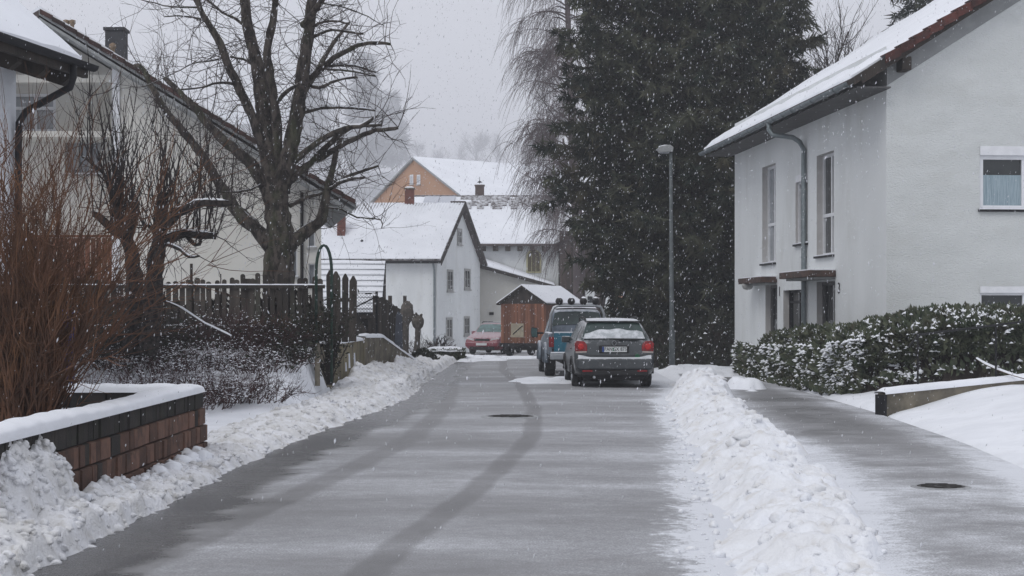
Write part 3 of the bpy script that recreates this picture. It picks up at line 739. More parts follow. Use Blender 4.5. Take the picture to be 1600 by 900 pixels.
# roof
roof = slab_roof(house, HR, -0.42, LEN + 0.6, -OVH, WID / 2, EZ - PIT * OVH + 0.22, ZR + 0.22, 0.16, DARK_WOOD, 0.0)
slab_roof(house, HR, -0.42, LEN + 0.6, WID + OVH, WID / 2, EZ - PIT * OVH + 0.22, ZR + 0.22, 0.16, DARK_WOOD, 0.10)
m = MB()
n_a, n_b = 60, 40; rows = []
for j in range(n_b + 1):
    t = j / n_b; row = []
    for i in range(n_a + 1):
        a = lerp(-0.18, LEN + 0.58, i / n_a); b = lerp(-OVH + 0.02, WID / 2, t); z = EZ + PIT * b + 0.22
        h = 0.12 + 0.05 * n2(a, b, 0.8, 3.0) + 0.03 * n2(a, b, 2.5, 1.0)
        if i in (0, n_a) or j == 0: h = 0.05
        row.append(HR(a, b + (0.03 * n2(a, 0, 2.0) if j == 0 else 0), z + h))
    rows.append(row)
m.grid(rows); m.grid([rows[0], [HR(lerp(-0.18, LEN + 0.58, i / n_a), -OVH, EZ - PIT * OVH + 0.225) for i in range(n_a + 1)]])
m.grid([[r[0] for r in rows], [HR(-0.18, lerp(-OVH, WID / 2, j / n_b), EZ + PIT * lerp(-OVH, WID / 2, j / n_b) + 0.225) for j in range(n_b + 1)]])
m.grid([[r[-1] for r in rows], [HR(LEN + 0.58, lerp(-OVH, WID / 2, j / n_b), EZ + PIT * lerp(-OVH, WID / 2, j / n_b) + 0.225) for j in range(n_b + 1)]])
m.build("snow_cover", SNOW_ROOF, roof, True)
# verge tiles stepping up the gable edge
tl = 0.36; ca = 1 / math.sqrt(1 + PIT * PIT)
for k in range(26):
    b0 = -OVH + 0.62 + k * tl * ca * 0.98; b1 = b0 + tl * ca * 1.08
    if b1 > WID / 2: break
    z0 = EZ + PIT * b0 + 0.25; z1 = EZ + PIT * b1 + 0.25; up = 0.05
    m = MB()
    m.hexa([HR(-0.50, b0, z0 - 0.20 + up), HR(-0.47, b0, z0 - 0.20 + up), HR(-0.47, b1, z1 - 0.20), HR(-0.50, b1, z1 - 0.20), HR(-0.50, b0, z0 + up), HR(-0.47, b0, z0 + up), HR(-0.47, b1, z1), HR(-0.50, b1, z1)])
    m.hexa([HR(-0.47, b0, z0 - 0.025 + up), HR(-0.14, b0, z0 - 0.025 + up), HR(-0.14, b1, z1 - 0.025), HR(-0.47, b1, z1 - 0.025), HR(-0.47, b0, z0 + up), HR(-0.14, b0, z0 + up), HR(-0.14, b1, z1), HR(-0.47, b1, z1)])
    m.build("verge_tile", RED_TILE, roof)
m = MB(); m.hexa([HR(-0.035, 0.0, EZ - 0.40), HR(-0.002, 0.0, EZ - 0.40), HR(-0.002, WID / 2, ZR - 0.40), HR(-0.035, WID / 2, ZR - 0.40), HR(-0.035, 0.0, EZ + 0.05), HR(-0.002, 0.0, EZ + 0.05), HR(-0.002, WID / 2, ZR + 0.05), HR(-0.035, WID / 2, ZR + 0.05)])
m.build("verge_board", GREY_BOARD, house)
m = MB(); m.hexa([HR(-0.445, -OVH + 0.15, EZ - PIT * (OVH - 0.15) - 0.02), HR(-0.41, -OVH + 0.15, EZ - PIT * (OVH - 0.15) - 0.02), HR(-0.41, WID / 2, ZR - 0.02), HR(-0.445, WID / 2, ZR - 0.02), HR(-0.445, -OVH + 0.15, EZ - PIT * (OVH - 0.15) + 0.20), HR(-0.41, -OVH + 0.15, EZ - PIT * (OVH - 0.15) + 0.20), HR(-0.41, WID / 2, ZR + 0.20), HR(-0.445, WID / 2, ZR + 0.20)])
m.build("barge_board", DARK_WOOD, house)
for bb in (0.30, WID / 2 - 0.2):
    m = MB(); z = EZ + PIT * bb - 0.30; m.hexa([HR(-0.40, bb - 0.10, z - 0.02), HR(0.02, bb - 0.10, z - 0.02), HR(0.02, bb + 0.10, z - 0.02), HR(-0.40, bb + 0.10, z - 0.02), HR(-0.40, bb - 0.10, z + 0.26), HR(0.02, bb - 0.10, z + 0.26), HR(0.02, bb + 0.10, z + 0.26), HR(-0.40, bb + 0.10, z + 0.26)])
    m.build("purlin_end", DARK_WOOD, house, bevel=0.02)
# eave soffit, gutter, downpipe
m = MB(); m.box(-0.3, LEN + 0.5, -OVH + 0.08, -0.003, EZ - PIT * OVH + 0.02, EZ - PIT * OVH + 0.05, HR); m.build("eave_soffit", mat("dark_eave_soffit", (0.10, 0.10, 0.10), (0.08, 0.08, 0.08), scale=3, rough=0.8), house)
zg = EZ - PIT * OVH + 0.13; bg = -OVH - 0.07
m = MB(); prof = [(0.085 * math.cos(math.pi + math.pi * k / 8), 0.085 * math.sin(math.pi + math.pi * k / 8)) for k in range(9)]
m.grid([[HR(a, bg + q[0], zg + q[1]) for q in prof] for a in axis([(-0.35, LEN + 0.62, 1.2)])])
prof2 = [(q[0] * 0.9, q[1] * 0.9 + 0.001) for q in prof]; m.grid([[HR(a, bg + q[0], zg + q[1]) for q in prof2] for a in axis([(-0.35, LEN + 0.62, 1.2)])])
gut = m.build("gutter", ZINC, house, True)
for k in range(18):
    a = -0.2 + k * (LEN + 0.6) / 17
    MB().tube([HR(a, bg + 0.093 * math.cos(math.pi + math.pi * q / 8), zg + 0.093 * math.sin(math.pi + math.pi * q / 8)) for q in range(9)], 0.012, 4).build("bracket", ZINC, gut)
ad = fa(1260.5); ag = ad + 0.25
pipe = MB().tube([HR(ag, bg, zg - 0.05), HR(ag, bg, zg - 0.22), HR(ag - 0.1, bg + 0.06, zg - 0.36), HR(lerp(ag, ad, 0.55), -0.32, zg - 0.42), HR(ad + 0.2, -0.12, zg - 0.52), HR(ad, -0.075, zg - 0.72), HR(ad, -0.075, 2.0), HR(ad, -0.075, 0.1)], 0.062, 10).build("downpipe", ZINC, house, True)
for z in (1.2, 3.0, 4.6): MB().tube([HR(ad, -0.075, z), HR(ad, -0.075, z + 0.04)], 0.072, 10).build("clamp", ZINC, pipe)
# ------------------------------------------------------------------ beige gabled house on the left, behind the trees
DB = 38.0
bx = lambda px: (px - CX) * DB / F
bz = lambda py: EYE - (py - HY) * DB / F
XA, XB, XE, ZE, XRG = bx(502), bx(181), bx(553), bz(320), bx(66)
pitb = (bz(24) - ZE) / (XE - XRG); ZRG = ZE + pitb * (XE - XRG); XC = 2 * XRG - XA
beige = thing("beige_house", (XRG, DB, 0.9), "large beige gabled house behind the bare trees", "house")
HB = frame((0, DB, 0), (-0.18, 1, 0), (1, 0, 0))          # (depth, x, z)
def bw(a, z, d): return HB(d, a, z)
wb = [(bx(482), bx(493), bz(386), bz(350)), (bx(456), bx(465), bz(432), bz(372)), (bx(482), bx(493), bz(445), bz(412))]
m, rv = MB(), []
zw = lambda x: ZE + pitb * (XE - x) - 0.16 if x > XRG else ZE + pitb * (x - (2 * XRG - XE)) - 0.16
wall_panel(m, rv, bw, XB, XA, 0.8, zw(XA), wb, 0.15)
m.poly([bw(XB, zw(XA), 0), bw(XA, zw(XA), 0), bw(XB, zw(XB), 0)])
# set back loggia wall to the left of the post
LG = 1.3; bxl = lambda px: (px - CX) * (DB + LG) / F; bzl = lambda py: EYE - (py - HY) * (DB + LG) / F
wl_ = [(bxl(31), bxl(102), bzl(206), bzl(146)), (bxl(116), bxl(172), bzl(272), bzl(220)), (bxl(128), bxl(150), bzl(445), bzl(372))]
bwl = lambda a, z, d: HB(LG + d, a, z)
XM = 2 * XRG - XB
wall_panel(m, rv, bwl, XM, XB, 0.8, zw(XB), wl_, 0.12)
m.poly([bwl(XM, zw(XB), 0), bwl(XB, zw(XB), 0), bwl(XRG, zw(XRG), 0)]); m.poly([bwl(XC, 0.8, 0), bwl(XM, 0.8, 0), bwl(XM, zw(XM), 0), bwl(XC, zw(XC), 0)])
m.poly([bw(XB, 0.8, 0), bw(XB, zw(XB), 0), bw(XB, zw(XB), LG), bw(XB, 0.8, LG)])
bwall = m.build("gable_wall", BEIGE_PLASTER, beige); [w.build("reveal", BEIGE_PLASTER, bwall) for w in rv]
m = MB(); m.poly([bw(XA, 0.8, 0), bw(XA, 0.8, 8), bw(XA, zw(XA), 8), bw(XA, zw(XA), 0)]); m.poly([bw(XC, 0.8, LG), bw(XC, 0.8, 8), bw(XC, zw(XA), 8), bw(XC, zw(XA), LG)])
m.poly([bw(XA, 0.8, 8), bw(XC, 0.8, 8), bw(XC, zw(XA), 8), bw(XRG, zw(XRG), 8), bw(XA, zw(XA), 8)]); m.build("side_walls", BEIGE_PLASTER, beige)
for h in wb: window(beige, bw, h, 0.13, WHITE_FRAME, GLASS_PALE, 0.03, (), (), sill=GREY_FRAME)
window(beige, bwl, wl_[0], 0.1, WHITE_FRAME, GLASS_PALE, 0.07, (0.55,), (0.62,), sill=GREY_FRAME)
window(beige, bwl, wl_[1], 0.1, GREY_FRAME, GLASS_PALE, 0.06, (0.35, 0.7), (), sill=GREY_FRAME)
window(beige, bwl, wl_[2], 0.1, GREY_FRAME, GLASS, 0.05, (0.5,), ())
m = MB(); bar(m, bw, bx(175), bx(187), 0.8, zw(bx(181)) - 0.02, -0.05, 0.14); m.build("post", WHITE_FRAME, beige)
m = MB(); bar(m, bw, XC + 1, bx(174), bz(129), bz(117), -0.03, 0.2); m.build("beam", CREAM_PLASTER, beige)
m = MB(); bar(m, bw, XC + 1, bx(174.5), bz(214), bz(205), -0.02, LG - 0.01); m.build("balcony_floor", CREAM_PLASTER, beige)
for k in range(16):
    x = lerp(bx(40), bx(172), k / 15); m = MB(); bar(m, bw, x - 0.06, x + 0.06, bz(450), bz(372), -0.02, 0.01); m.build("balcony_board", BROWN_BOARD, beige)
m = MB(); bar(m, bw, bx(38), bx(174), bz(371), bz(367), -0.05, 0.04); m.build("balcony_rail", BROWN_BOARD, beige)
m = MB(); bar(m, bw, XA - 0.1, XB + 0.2, bz(149.5) - 0.02, bz(149), -0.012, 0.0); 
MB().tube([bw(bx(471.5), zw(bx(471.5)) - 0.3, -0.07), bw(bx(471.5), 0.9, -0.07)], 0.04, 8).build("downpipe", DARK_METAL, beige, True)
r1 = slab_roof(beige, HB, -0.7, 8.4, XE, XRG, ZE, ZRG, 0.12, GREY_BOARD, 0.11)
slab_roof(beige, HB, -0.7, 8.4, 2 * XRG - XE, XRG, ZE, ZRG, 0.16, DARK_TILE, 0.09)
cb = math.cos(math.atan(pitb))
for k in range(27):
    b0 = XE - 0.02 - k * 0.33 * cb; b1 = b0 - 0.36 * cb; z0 = ZE + pitb * (XE - b0) + 0.03; z1 = ZE + pitb * (XE - b1) + 0.03
    if b1 < XRG: break
    m = MB(); m.hexa([HB(-0.76, b0, z0 - 0.08), HB(-0.72, b0, z0 - 0.08), HB(-0.72, b1, z1 - 0.11), HB(-0.76, b1, z1 - 0.11), HB(-0.76, b0, z0 + 0.03), HB(-0.72, b0, z0 + 0.03), HB(-0.72, b1, z1), HB(-0.76, b1, z1)]); m.build("verge_tile", mat("wet_brown_tile", (0.055, 0.024, 0.02), (0.032, 0.018, 0.016), scale=6, rough=0.7, rand=0.3), r1)
m = MB(); m.hexa([HB(-0.68, XE - 0.1, ZE - 0.24), HB(0.0, XE - 0.1, ZE - 0.24), HB(0, XRG, ZRG - 0.24), HB(-0.68, XRG, ZRG - 0.24), HB(-0.68, XE - 0.1, ZE - 0.165), HB(0, XE - 0.1, ZE - 0.165), HB(0, XRG, ZRG - 0.165), HB(-0.68, XRG, ZRG - 0.165)]); m.build("verge_soffit", GREY_BOARD, beige)
def chimney(parent, c, w, dp, z0, z1, material, cap=None, name="chimney"):
    m = MB().box(c[0] - w / 2, c[0] + w / 2, c[1] - dp / 2, c[1] + dp / 2, z0, z1); o = m.build(name, material, parent)
    m = MB().box(c[0] - w / 2 - 0.04, c[0] + w / 2 + 0.04, c[1] - dp / 2 - 0.04, c[1] + dp / 2 + 0.04, z1 + 0.002, z1 + 0.08); m.build("cap", material if cap is None else cap, o)
    m = MB(); snow_strip(m, [(c[0] - w / 2, c[1], z1 + 0.082), (c[0] + w / 2, c[1], z1 + 0.082)], dp, 0.09); m.build("snow_cover", SNOW_ROOF, o, True)
    return o
p_ = P(182, 50, 41); chimney(beige, (p_.x, 41.0), 0.46, 0.5, p_.z - 1.4, p_.z, CHIMNEY_DARK)
for px in (103.5, 113): p_ = P(px, 32, 42); MB().lathe((p_.x, 42, p_.z - 0.5), [(0.05, 0), (0.05, 0.38), (0.085, 0.42), (0.085, 0.5), (0.03, 0.52)], sides=10).build("vent_pot", CLAY_POT, beige, True)
p_ = P(176, 70, 40.2); MB().lathe((p_.x, 40.2, p_.z - 0.35), [(0.06, 0), (0.06, 0.25), (0.09, 0.28), (0.09, 0.36), (0.02, 0.4)], sides=10).build("vent_pot", CLAY_POT, beige, True)

# ------------------------------------------------------------------ near white house at the left edge of the view
DW = 23.5
dv = Vector((464, 2500, 0)).normalized(); vl = Vector((-dv.y, dv.x, 0))
OW = Vector(((25 - CX) * DW / F, DW, 0)); HW = frame(OW, -dv, vl)
nearh = thing("corner_house", (OW.x, OW.y, 0), "white house corner with dark eave and bent downpipe", "house")
ezw = 5.22
m = MB(); m.poly([HW(0, 0, 0), HW(12, 0, 0), HW(12, 0, ezw + 0.6), HW(0, 0, ezw + 0.6)]); m.poly([HW(0, 0, 0), HW(0, 9, 0), HW(0, 9, ezw + 0.4), HW(0, 4.5, ezw + 4.2), HW(0, 0, ezw + 0.4)]); m.build("wall", mat("cool_white_render", (0.70, 0.72, 0.75), (0.65, 0.67, 0.70), scale=0.6, rough=0.9, bump=0.2, bscale=30), nearh)
rw = slab_roof(nearh, HW, -0.30, 12, -0.90, 4.5, ezw + 0.12, ezw + 0.12 + 0.88 * 5.4, 0.16, DARK_WOOD, 0.14)
m = MB(); m.box(-0.28, 12, -1.0, -0.92, ezw - 0.10, ezw + 0.10, HW); m.build("fascia", DARK_WOOD, nearh)
gm = MB(); gm.grid([[HW(a, -1.07 + 0.085 * math.cos(math.pi + math.pi * k / 8), ezw + 0.08 + 0.085 * math.sin(math.pi + math.pi * k / 8)) for k in range(9)] for a in axis([(-0.32, 12, 1.5)])]); gm.build("gutter", DARK_METAL, nearh, True)
for k in range(14):
    a = -0.1 + 0.78 * k; m = MB(); m.prism([HW(a, -0.86, ezw - 0.02), HW(a, -0.86, ezw - 0.14), HW(a, -0.72, ezw - 0.24), HW(a, -0.05, ezw - 0.02), HW(a, -0.05, ezw + 0.25)], -dv * 0.14); m.build("rafter_end", DARK_WOOD, nearh)
m = MB(); m.box(-0.26, 12, -0.9, -0.02, ezw + 0.02, ezw + 0.05, HW)
MB().tube([HW(0.35, -1.07, ezw), HW(0.35, -1.07, ezw - 0.18), HW(0.25, -0.98, ezw - 0.30), HW(0.12, -0.22, ezw - 0.62), HW(0.08, -0.09, ezw - 0.78), HW(0.08, -0.08, ezw - 1.1), HW(0.08, -0.08, 0.0)], 0.052, 10).build("downpipe", DARK_METAL, nearh, True)

# ------------------------------------------------------------------ white gabled house down the street
def gabled(root, fr, La, Wb, z0, ze, zr, oh_a, oh_b, wallm, roofm, snow=0.09, th=0.14):
    m = MB()
    m.poly([fr(0, 0, z0), fr(La, 0, z0), fr(La, 0, ze), fr(0, 0, ze)]); m.poly([fr(0, Wb, z0), fr(La, Wb, z0), fr(La, Wb, ze), fr(0, Wb, ze)])
    for a in (0, La): m.poly([fr(a, 0, z0), fr(a, Wb, z0), fr(a, Wb, ze), fr(a, Wb / 2, zr), fr(a, 0, ze)])
    m.build("walls", wallm, root)
    k = (zr - ze) / (Wb / 2); up = th + 0.02
    ra = slab_roof(root, fr, -oh_a, La + oh_a, -oh_b, Wb / 2, ze - k * oh_b + up, zr + up, th, roofm, snow)
    rb = slab_roof(root, fr, -oh_a, La + oh_a, Wb + oh_b, Wb / 2, ze - k * oh_b + up, zr + up, th, roofm, snow)
    return ra, rb, k, up
A = P(683, 540, 84.5); A.z = 0; C_ = Vector(((750 - CX) * 92.5 / F, 92.5, 0))
uw = Vector((-1, -0.012, 0)); vw = (C_ - A); wbw = vw.length; vw.normalize()
HG = frame(A, uw, vw); gz0 = -0.6; gze = EYE - (404 - HY) * 84.5 / F; gzr = EYE - (322 - HY) * 88.5 / F
gh = thing("gabled_house", (A.x, A.y, gz0), "white gabled house with ribbed snowy roof and two chimneys", "house")
RIB = mat("ribbed_snowy_roof", (0.80, 0.82, 0.86), (0.74, 0.76, 0.80), scale=0.8, rough=0.8)
ra, rb, kk, up = gabled(gh, HG, 9.0, wbw, gz0, gze, gzr, 0.30, 0.35, WHITE_SMOOTH, DARK_TILE, snow=0.0)
# snow that thins out to bare ribs near the ridge: ridges of snow between dark ribs
zz = lambda t: lerp(gze - kk * 0.35 + up, gzr + up, t)
m = MB(); bl = lambda t: lerp(-0.35, wbw / 2, t)
na = 300; rows = []
for j in range(15):
    t = j / 14; row = []
    for i in range(na + 1):
        a = lerp(-0.28, 9.28, i / na); deep = sm(0.98, 0.55, t + 0.10 * n2(a, t * 4, 0.7, 3) + 0.16 * sm(5.5, 3.0, a) * -1)
        s_ = 0.5 + 0.5 * math.sin(2 * math.pi * a / 0.16)
        row.append(HG(a, bl(t), zz(t) + lerp(-0.045 + 0.085 * s_, 0.075, deep)))
    rows.append(row)
m.grid(rows); m.build("snow_cover", RIB, ra, True)
slab_roof(gh, HG, -0.28, 9.28, wbw + 0.35, wbw / 2, zz(0) + 0.02, zz(1) + 0.02, 0.02, SNOW_ROOF, 0.0, name="snow_cover")
for s0, s1 in ((-0.35, wbw / 2), (wbw + 0.35, wbw / 2)):
    m = MB(); m.hexa([HG(-0.34, s0, zz(0) - 0.28), HG(-0.30, s0, zz(0) - 0.28), HG(-0.30, s1, zz(1) - 0.24), HG(-0.34, s1, zz(1) - 0.24), HG(-0.34, s0, zz(0) + 0.03), HG(-0.30, s0, zz(0) + 0.03), HG(-0.30, s1, zz(1) + 0.03), HG(-0.34, s1, zz(1) + 0.03)]); m.build("barge_board", DARK_WOOD, gh)
m = MB(); m.hexa([HG(-0.34, wbw + 0.37, zz(0) - 0.05), HG(0.5, wbw + 0.37, zz(0) - 0.05), HG(0.5, wbw / 2, zz(1) + 0.03), HG(-0.34, wbw / 2, zz(1) + 0.03), HG(-0.34, wbw + 0.37, zz(0) + 0.05), HG(0.5, wbw + 0.37, zz(0) + 0.05), HG(0.5, wbw / 2, zz(1) + 0.12), HG(-0.34, wbw / 2, zz(1) + 0.12)]); m.build("roof_edge", DARK_TILE, gh)
MB().tube([HG(-0.3, -0.42, zz(0) - 0.1), HG(9.3, -0.42, zz(0) - 0.1)], 0.075, 8).build("gutter", DARK_METAL, gh, True)
MB().tube([HG(0.1, -0.40, zz(0) - 0.12), HG(0.12, -0.1, zz(0) - 0.5), HG(0.12, -0.08, zz(0) - 0.8), HG(0.12, -0.08, gz0)], 0.06, 8).build("downpipe", ZINC, gh, True)
def ggab(b, z, d): return HG(d, b, z)
def gb(px):
    k = (px - CX) / F; return (A.x - k * A.y) / (k * vw.y - vw.x)
def gzz(px, py): return EYE - (py - HY) * (A.y + vw.y * gb(px)) / F
def flat_window(root, p, h, fmat, gmat, fw=0.06, out=0.05, mull=(0.5,), trans=(0.5,)):
    a0, a1, z0, z1 = h; w = MB()
    for q in ((a0, a0 + fw, z0, z1), (a1 - fw, a1, z0, z1), (a0 + fw, a1 - fw, z0, z0 + fw), (a0 + fw, a1 - fw, z1 - fw, z1)): bar(w, p, *q, -out, 0.02)
    for t in mull: c = lerp(a0, a1, t); bar(w, p, c - fw * 0.3, c + fw * 0.3, z0 + fw, z1 - fw, -out + 0.01, 0.02)
    o = w.build("window", fmat, root)
    Zs = [z0 + fw] + [lerp(z0, z1, t) for t in trans] + [z1 - fw]; As = [a0 + fw] + [lerp(a0, a1, t) for t in mull] + [a1 - fw]
    for i in range(len(As) - 1):
        for j in range(len(Zs) - 1):
            g = MB().poly([p(As[i] + 0.004, Zs[j] + 0.01, -0.012), p(As[i + 1] - 0.004, Zs[j] + 0.01, -0.012), p(As[i + 1] - 0.004, Zs[j + 1] - 0.01, -0.012), p(As[i] + 0.004, Zs[j + 1] - 0.01, -0.012)]); g.build("pane", gmat, o)
    s = MB(); bar(s, p, a0 - 0.05, a1 + 0.05, z0 - 0.08, z0 - 0.003, -0.1, 0.0); s.build("sill", GREY_FRAME, o)
    return o
for x0, x1, y0, y1 in ((698, 707, 421, 455), (725, 734, 420, 452), (714, 721, 357, 382), (696.5, 706, 496, 530), (724.5, 733, 494, 524)):
    xm = (x0 + x1) / 2; flat_window(gh, ggab, (gb(x0), gb(x1), gzz(xm, y1), gzz(xm, y0)), GREY_FRAME, GLASS, 0.12)
c1 = P(640, 296, 88.6); chimney(gh, (c1.x, 88.6), 0.5, 0.5, c1.z - 1.0, c1.z, CHIMNEY_RED, CONCRETE_GREY)
c2 = P(533.5, 332, 86.0); chimney(gh, (c2.x, 86.0), 0.42, 0.42, c2.z - 2.1, c2.z, CHIMNEY_RED, CONCRETE_GREY)
c3 = P(565.5, 377, 85.4); MB().lathe((c3.x, 85.4, c3.z - 0.3), [(0.06, 0), (0.06, 0.3), (0.09, 0.32), (0.02, 0.4)], sides=8).build("vent_pipe", DARK_METAL, gh, True)

# ------------------------------------------------------------------ small shed with snowy roof in front of it
SD = 52.0
sh = thing("garden_shed", ((540 - CX) * SD / F, SD, 0.7), "open garden shed with snow covered tin roof behind the mesh fence", "shed")
HS = frame((0, SD, 0), (1, 0, 0), (0, 1, 0))
x0, x1 = (455 - CX) * SD / F, (597 - CX) * SD / F; zt_, ze_ = EYE - (409 - HY) * (SD + 1.5) / F, EYE - (488 - HY) * SD / F
slab_roof(sh, HS, x0, x1, 0, 1.7, ze_, zt_, 0.06, DARK_METAL, 0.06)
for k in range(9):
    t = (k + 0.5) / 9; m = MB(); snow_strip(m, [HS(x0 + 0.02, 1.7 * t, lerp(ze_, zt_, t) + 0.045), HS(x1 - 0.02, 1.7 * t, lerp(ze_, zt_, t) + 0.045)], 0.15, 0.05, 4); m.build("snow_ridge", SNOW_ROOF, sh, True)
m = MB().prism([HS(x1 - 0.06, 0.05, 0.6), HS(x1 - 0.06, 1.7, 0.6), HS(x1 - 0.06, 1.7, zt_ - 0.1), HS(x1 - 0.06, 0.05, ze_ - 0.08)], (0.05, 0, 0)); m.build("side_wall", GREY_WOOD, sh)
m = MB().box(x0, x1 - 0.08, SD + 1.6, SD + 1.66, 0.6, zt_ - 0.12); m.build("back_wall", DARK_WOOD, sh)
for px in (560, 578): x = (px - CX) * SD / F; MB().box(x - 0.06, x + 0.06, SD + 0.1, SD + 0.22, 0.5, ze_ - 0.06).build("post", DARK_WOOD, sh)
MB().box(x0, x1 - 0.08, SD + 0.05, SD + 0.15, ze_ - 0.2, ze_ - 0.065).build("beam", DARK_WOOD, sh)
m = MB(); snow_strip(m, [P(558, 524, 50.8), P(573, 522, 50.8)], 0.5, 0.35); m.build("stored_heap", DARK_WOOD, sh, True)

# ------------------------------------------------------------------ barn with tiled roof behind, orange house behind that
DBN = 96.0
nx = lambda px, d=DBN: (px - CX) * d / F
bn = thing("barn_house", (nx(800), DBN, -0.7), "long white farmhouse with snowy tiled roof and arched window", "house")
HN = frame((0, DBN, 0), (1, 0, 0), (0, 1, 0))
bx0, bx1, bx2 = nx(640), nx(873), nx(893); bze, bzr = EYE - (381 - HY) * DBN / F, EYE - (308 - HY) * (DBN + 5) / F
m = MB(); m.poly([HN(bx0, 0.5, -0.8), HN(bx1, 0.5, -0.8), HN(bx1, 0.5, bze + 0.3), HN(bx0, 0.5, bze + 0.3)]); m.poly([HN(bx1, 0.5, -0.8), HN(bx1, 10, -0.8), HN(bx1, 10, bze), HN(bx1, 5, bzr - 0.1), HN(bx1, 0.5, bze + 0.2)]); m.build("walls", CREAM_PLASTER if False else WHITE_SMOOTH, bn)
rn = slab_roof(bn, HN, bx0 - 0.3, bx2, -0.1, 5, bze, bzr, 0.14, DARK_TILE, 0.08)
slab_roof(bn, HN, bx0 - 0.3, bx2, 10.2, 5, bze, bzr, 0.14, DARK_TILE, 0.08)
for k in range(30):                                     # snow lying in courses on the tiles
    t = (k + 0.5) / 30; z = lerp(bze, bzr, t) + 0.075; m = MB()
    if t > 0.80: continue
    rows = [[HN(x, 5 * t + o_, z + dz + o_ * (bzr - bze) / 5.1 + 0.01 * n2(x, t * 9, 2.0)) for x in axis([(bx0 - 0.25, bx2 - 0.05, 0.6)])] for o_, dz in ((-0.08, 0.0), (-0.075, 0.035), (0.09, 0.0))]
    m.grid(rows); m.build("snow_course", SNOW_ROOF, rn, True)
RT = MB().lathe((0, 0, 0), [(0.10, -0.19), (0.11, -0.17), (0.09, 0.19)], axis='x', sides=8).mesh("ridge_tile", DARK_TILE, True)
for k in range(31): inst("ridge_tile", RT, rn, (lerp(bx0, bx2 - 0.1, k / 30), DBN + 5, bzr + 0.03))
RTB = MB().box(-0.11, 0.11, -0.2, 0.2, -0.03, 0.03).mesh("roof_tile", DARK_TILE)
for r_ in range(4):
    for k in range(34):
        if RNG.random() < 0.12 + 0.15 * r_: continue
        inst("roof_tile", RTB, rn, (lerp(nx(722, 100), bx2 - 0.2, (k + 0.5 * (r_ % 2)) / 34), DBN + 4.7 - r_ * 0.36, bzr + 0.13 - (r_ * 0.36 + 0.3) * (bzr - bze) / 5.1), rot=(math.atan((bzr - bze) / 5.1) + 0.1, 0, 0))
for k in range(7):
    x = nx(755 + k * 19.2); MB().box(x - 0.16, x + 0.16, DBN - 0.05, DBN + 0.45, bze - 0.42, bze - 0.145).build("rafter_end", DARK_WOOD, bn)
for px in (672, 697): # solar panels near the ridge
    x = nx(px, 100); t0, t1 = 0.80, 0.955; m = MB(); m.hexa([HN(x - 0.46, 5 * t0, lerp(bze, bzr, t0) + 0.14), HN(x + 0.46, 5 * t0, lerp(bze, bzr, t0) + 0.14), HN(x + 0.58, 5 * t1, lerp(bze, bzr, t1) + 0.14), HN(x - 0.34, 5 * t1, lerp(bze, bzr, t1) + 0.14), HN(x - 0.46, 5 * t0, lerp(bze, bzr, t0) + 0.19), HN(x + 0.46, 5 * t0, lerp(bze, bzr, t0) + 0.19), HN(x + 0.58, 5 * t1, lerp(bze, bzr, t1) + 0.19), HN(x - 0.34, 5 * t1, lerp(bze, bzr, t1) + 0.19)]); m.build("solar_panel", mat("snowy_panel", (0.55, 0.57, 0.62), (0.46, 0.48, 0.53), scale=1, rough=0.3), bn)
ch = P(749.5, 291, 101.2); o = chimney(bn, (ch.x, 101.2), 0.56, 0.5, ch.z - 0.7, ch.z, mat("brown_chimney", (0.11, 0.08, 0.07), (0.08, 0.06, 0.055), scale=4))
MB().lathe((ch.x, 101.2, ch.z + 0.1), [(0.03, 0), (0.03, 0.12), (0.18, 0.14), (0.10, 0.20), (0.02, 0.24), (0.012, 0.5)], sides=10).build("cowl", DARK_METAL, o, True)
def arch(cx, z0, w, h, off, y, sides=12): return [(cx - w / 2 - off, y, z0 - off)] + [(cx - (w / 2 + off) * math.cos(math.pi * k / sides), y, z0 + h - w / 2 + (w / 2 + off) * math.sin(math.pi * k / sides)) for k in range(sides + 1)] + [(cx + w / 2 + off, y, z0 - off)]
aw = P(834, 424, DBN + 0.5); hh_ = 32 * DBN / F; ww_ = 18.5 * DBN / F
wo_ = MB().prism(arch(aw.x, aw.z, ww_, hh_, 0.10, DBN + 0.46), (0, 0.035, 0)).build("window", YELLOW_TRIM, bn); wo_["label"] = "arched window with pale yellow trim"
MB().prism(arch(aw.x, aw.z, ww_, hh_, 0.0, DBN + 0.43), (0, 0.028, 0)).build("pane", OCHRE_PANEL, wo_)
for t in (-0.18, 0.18): MB().box(aw.x + t * ww_ - 0.015, aw.x + t * ww_ + 0.015, DBN + 0.41, DBN + 0.428, aw.z, aw.z + hh_ * 0.85).build("glazing_bar", YELLOW_TRIM, wo_)

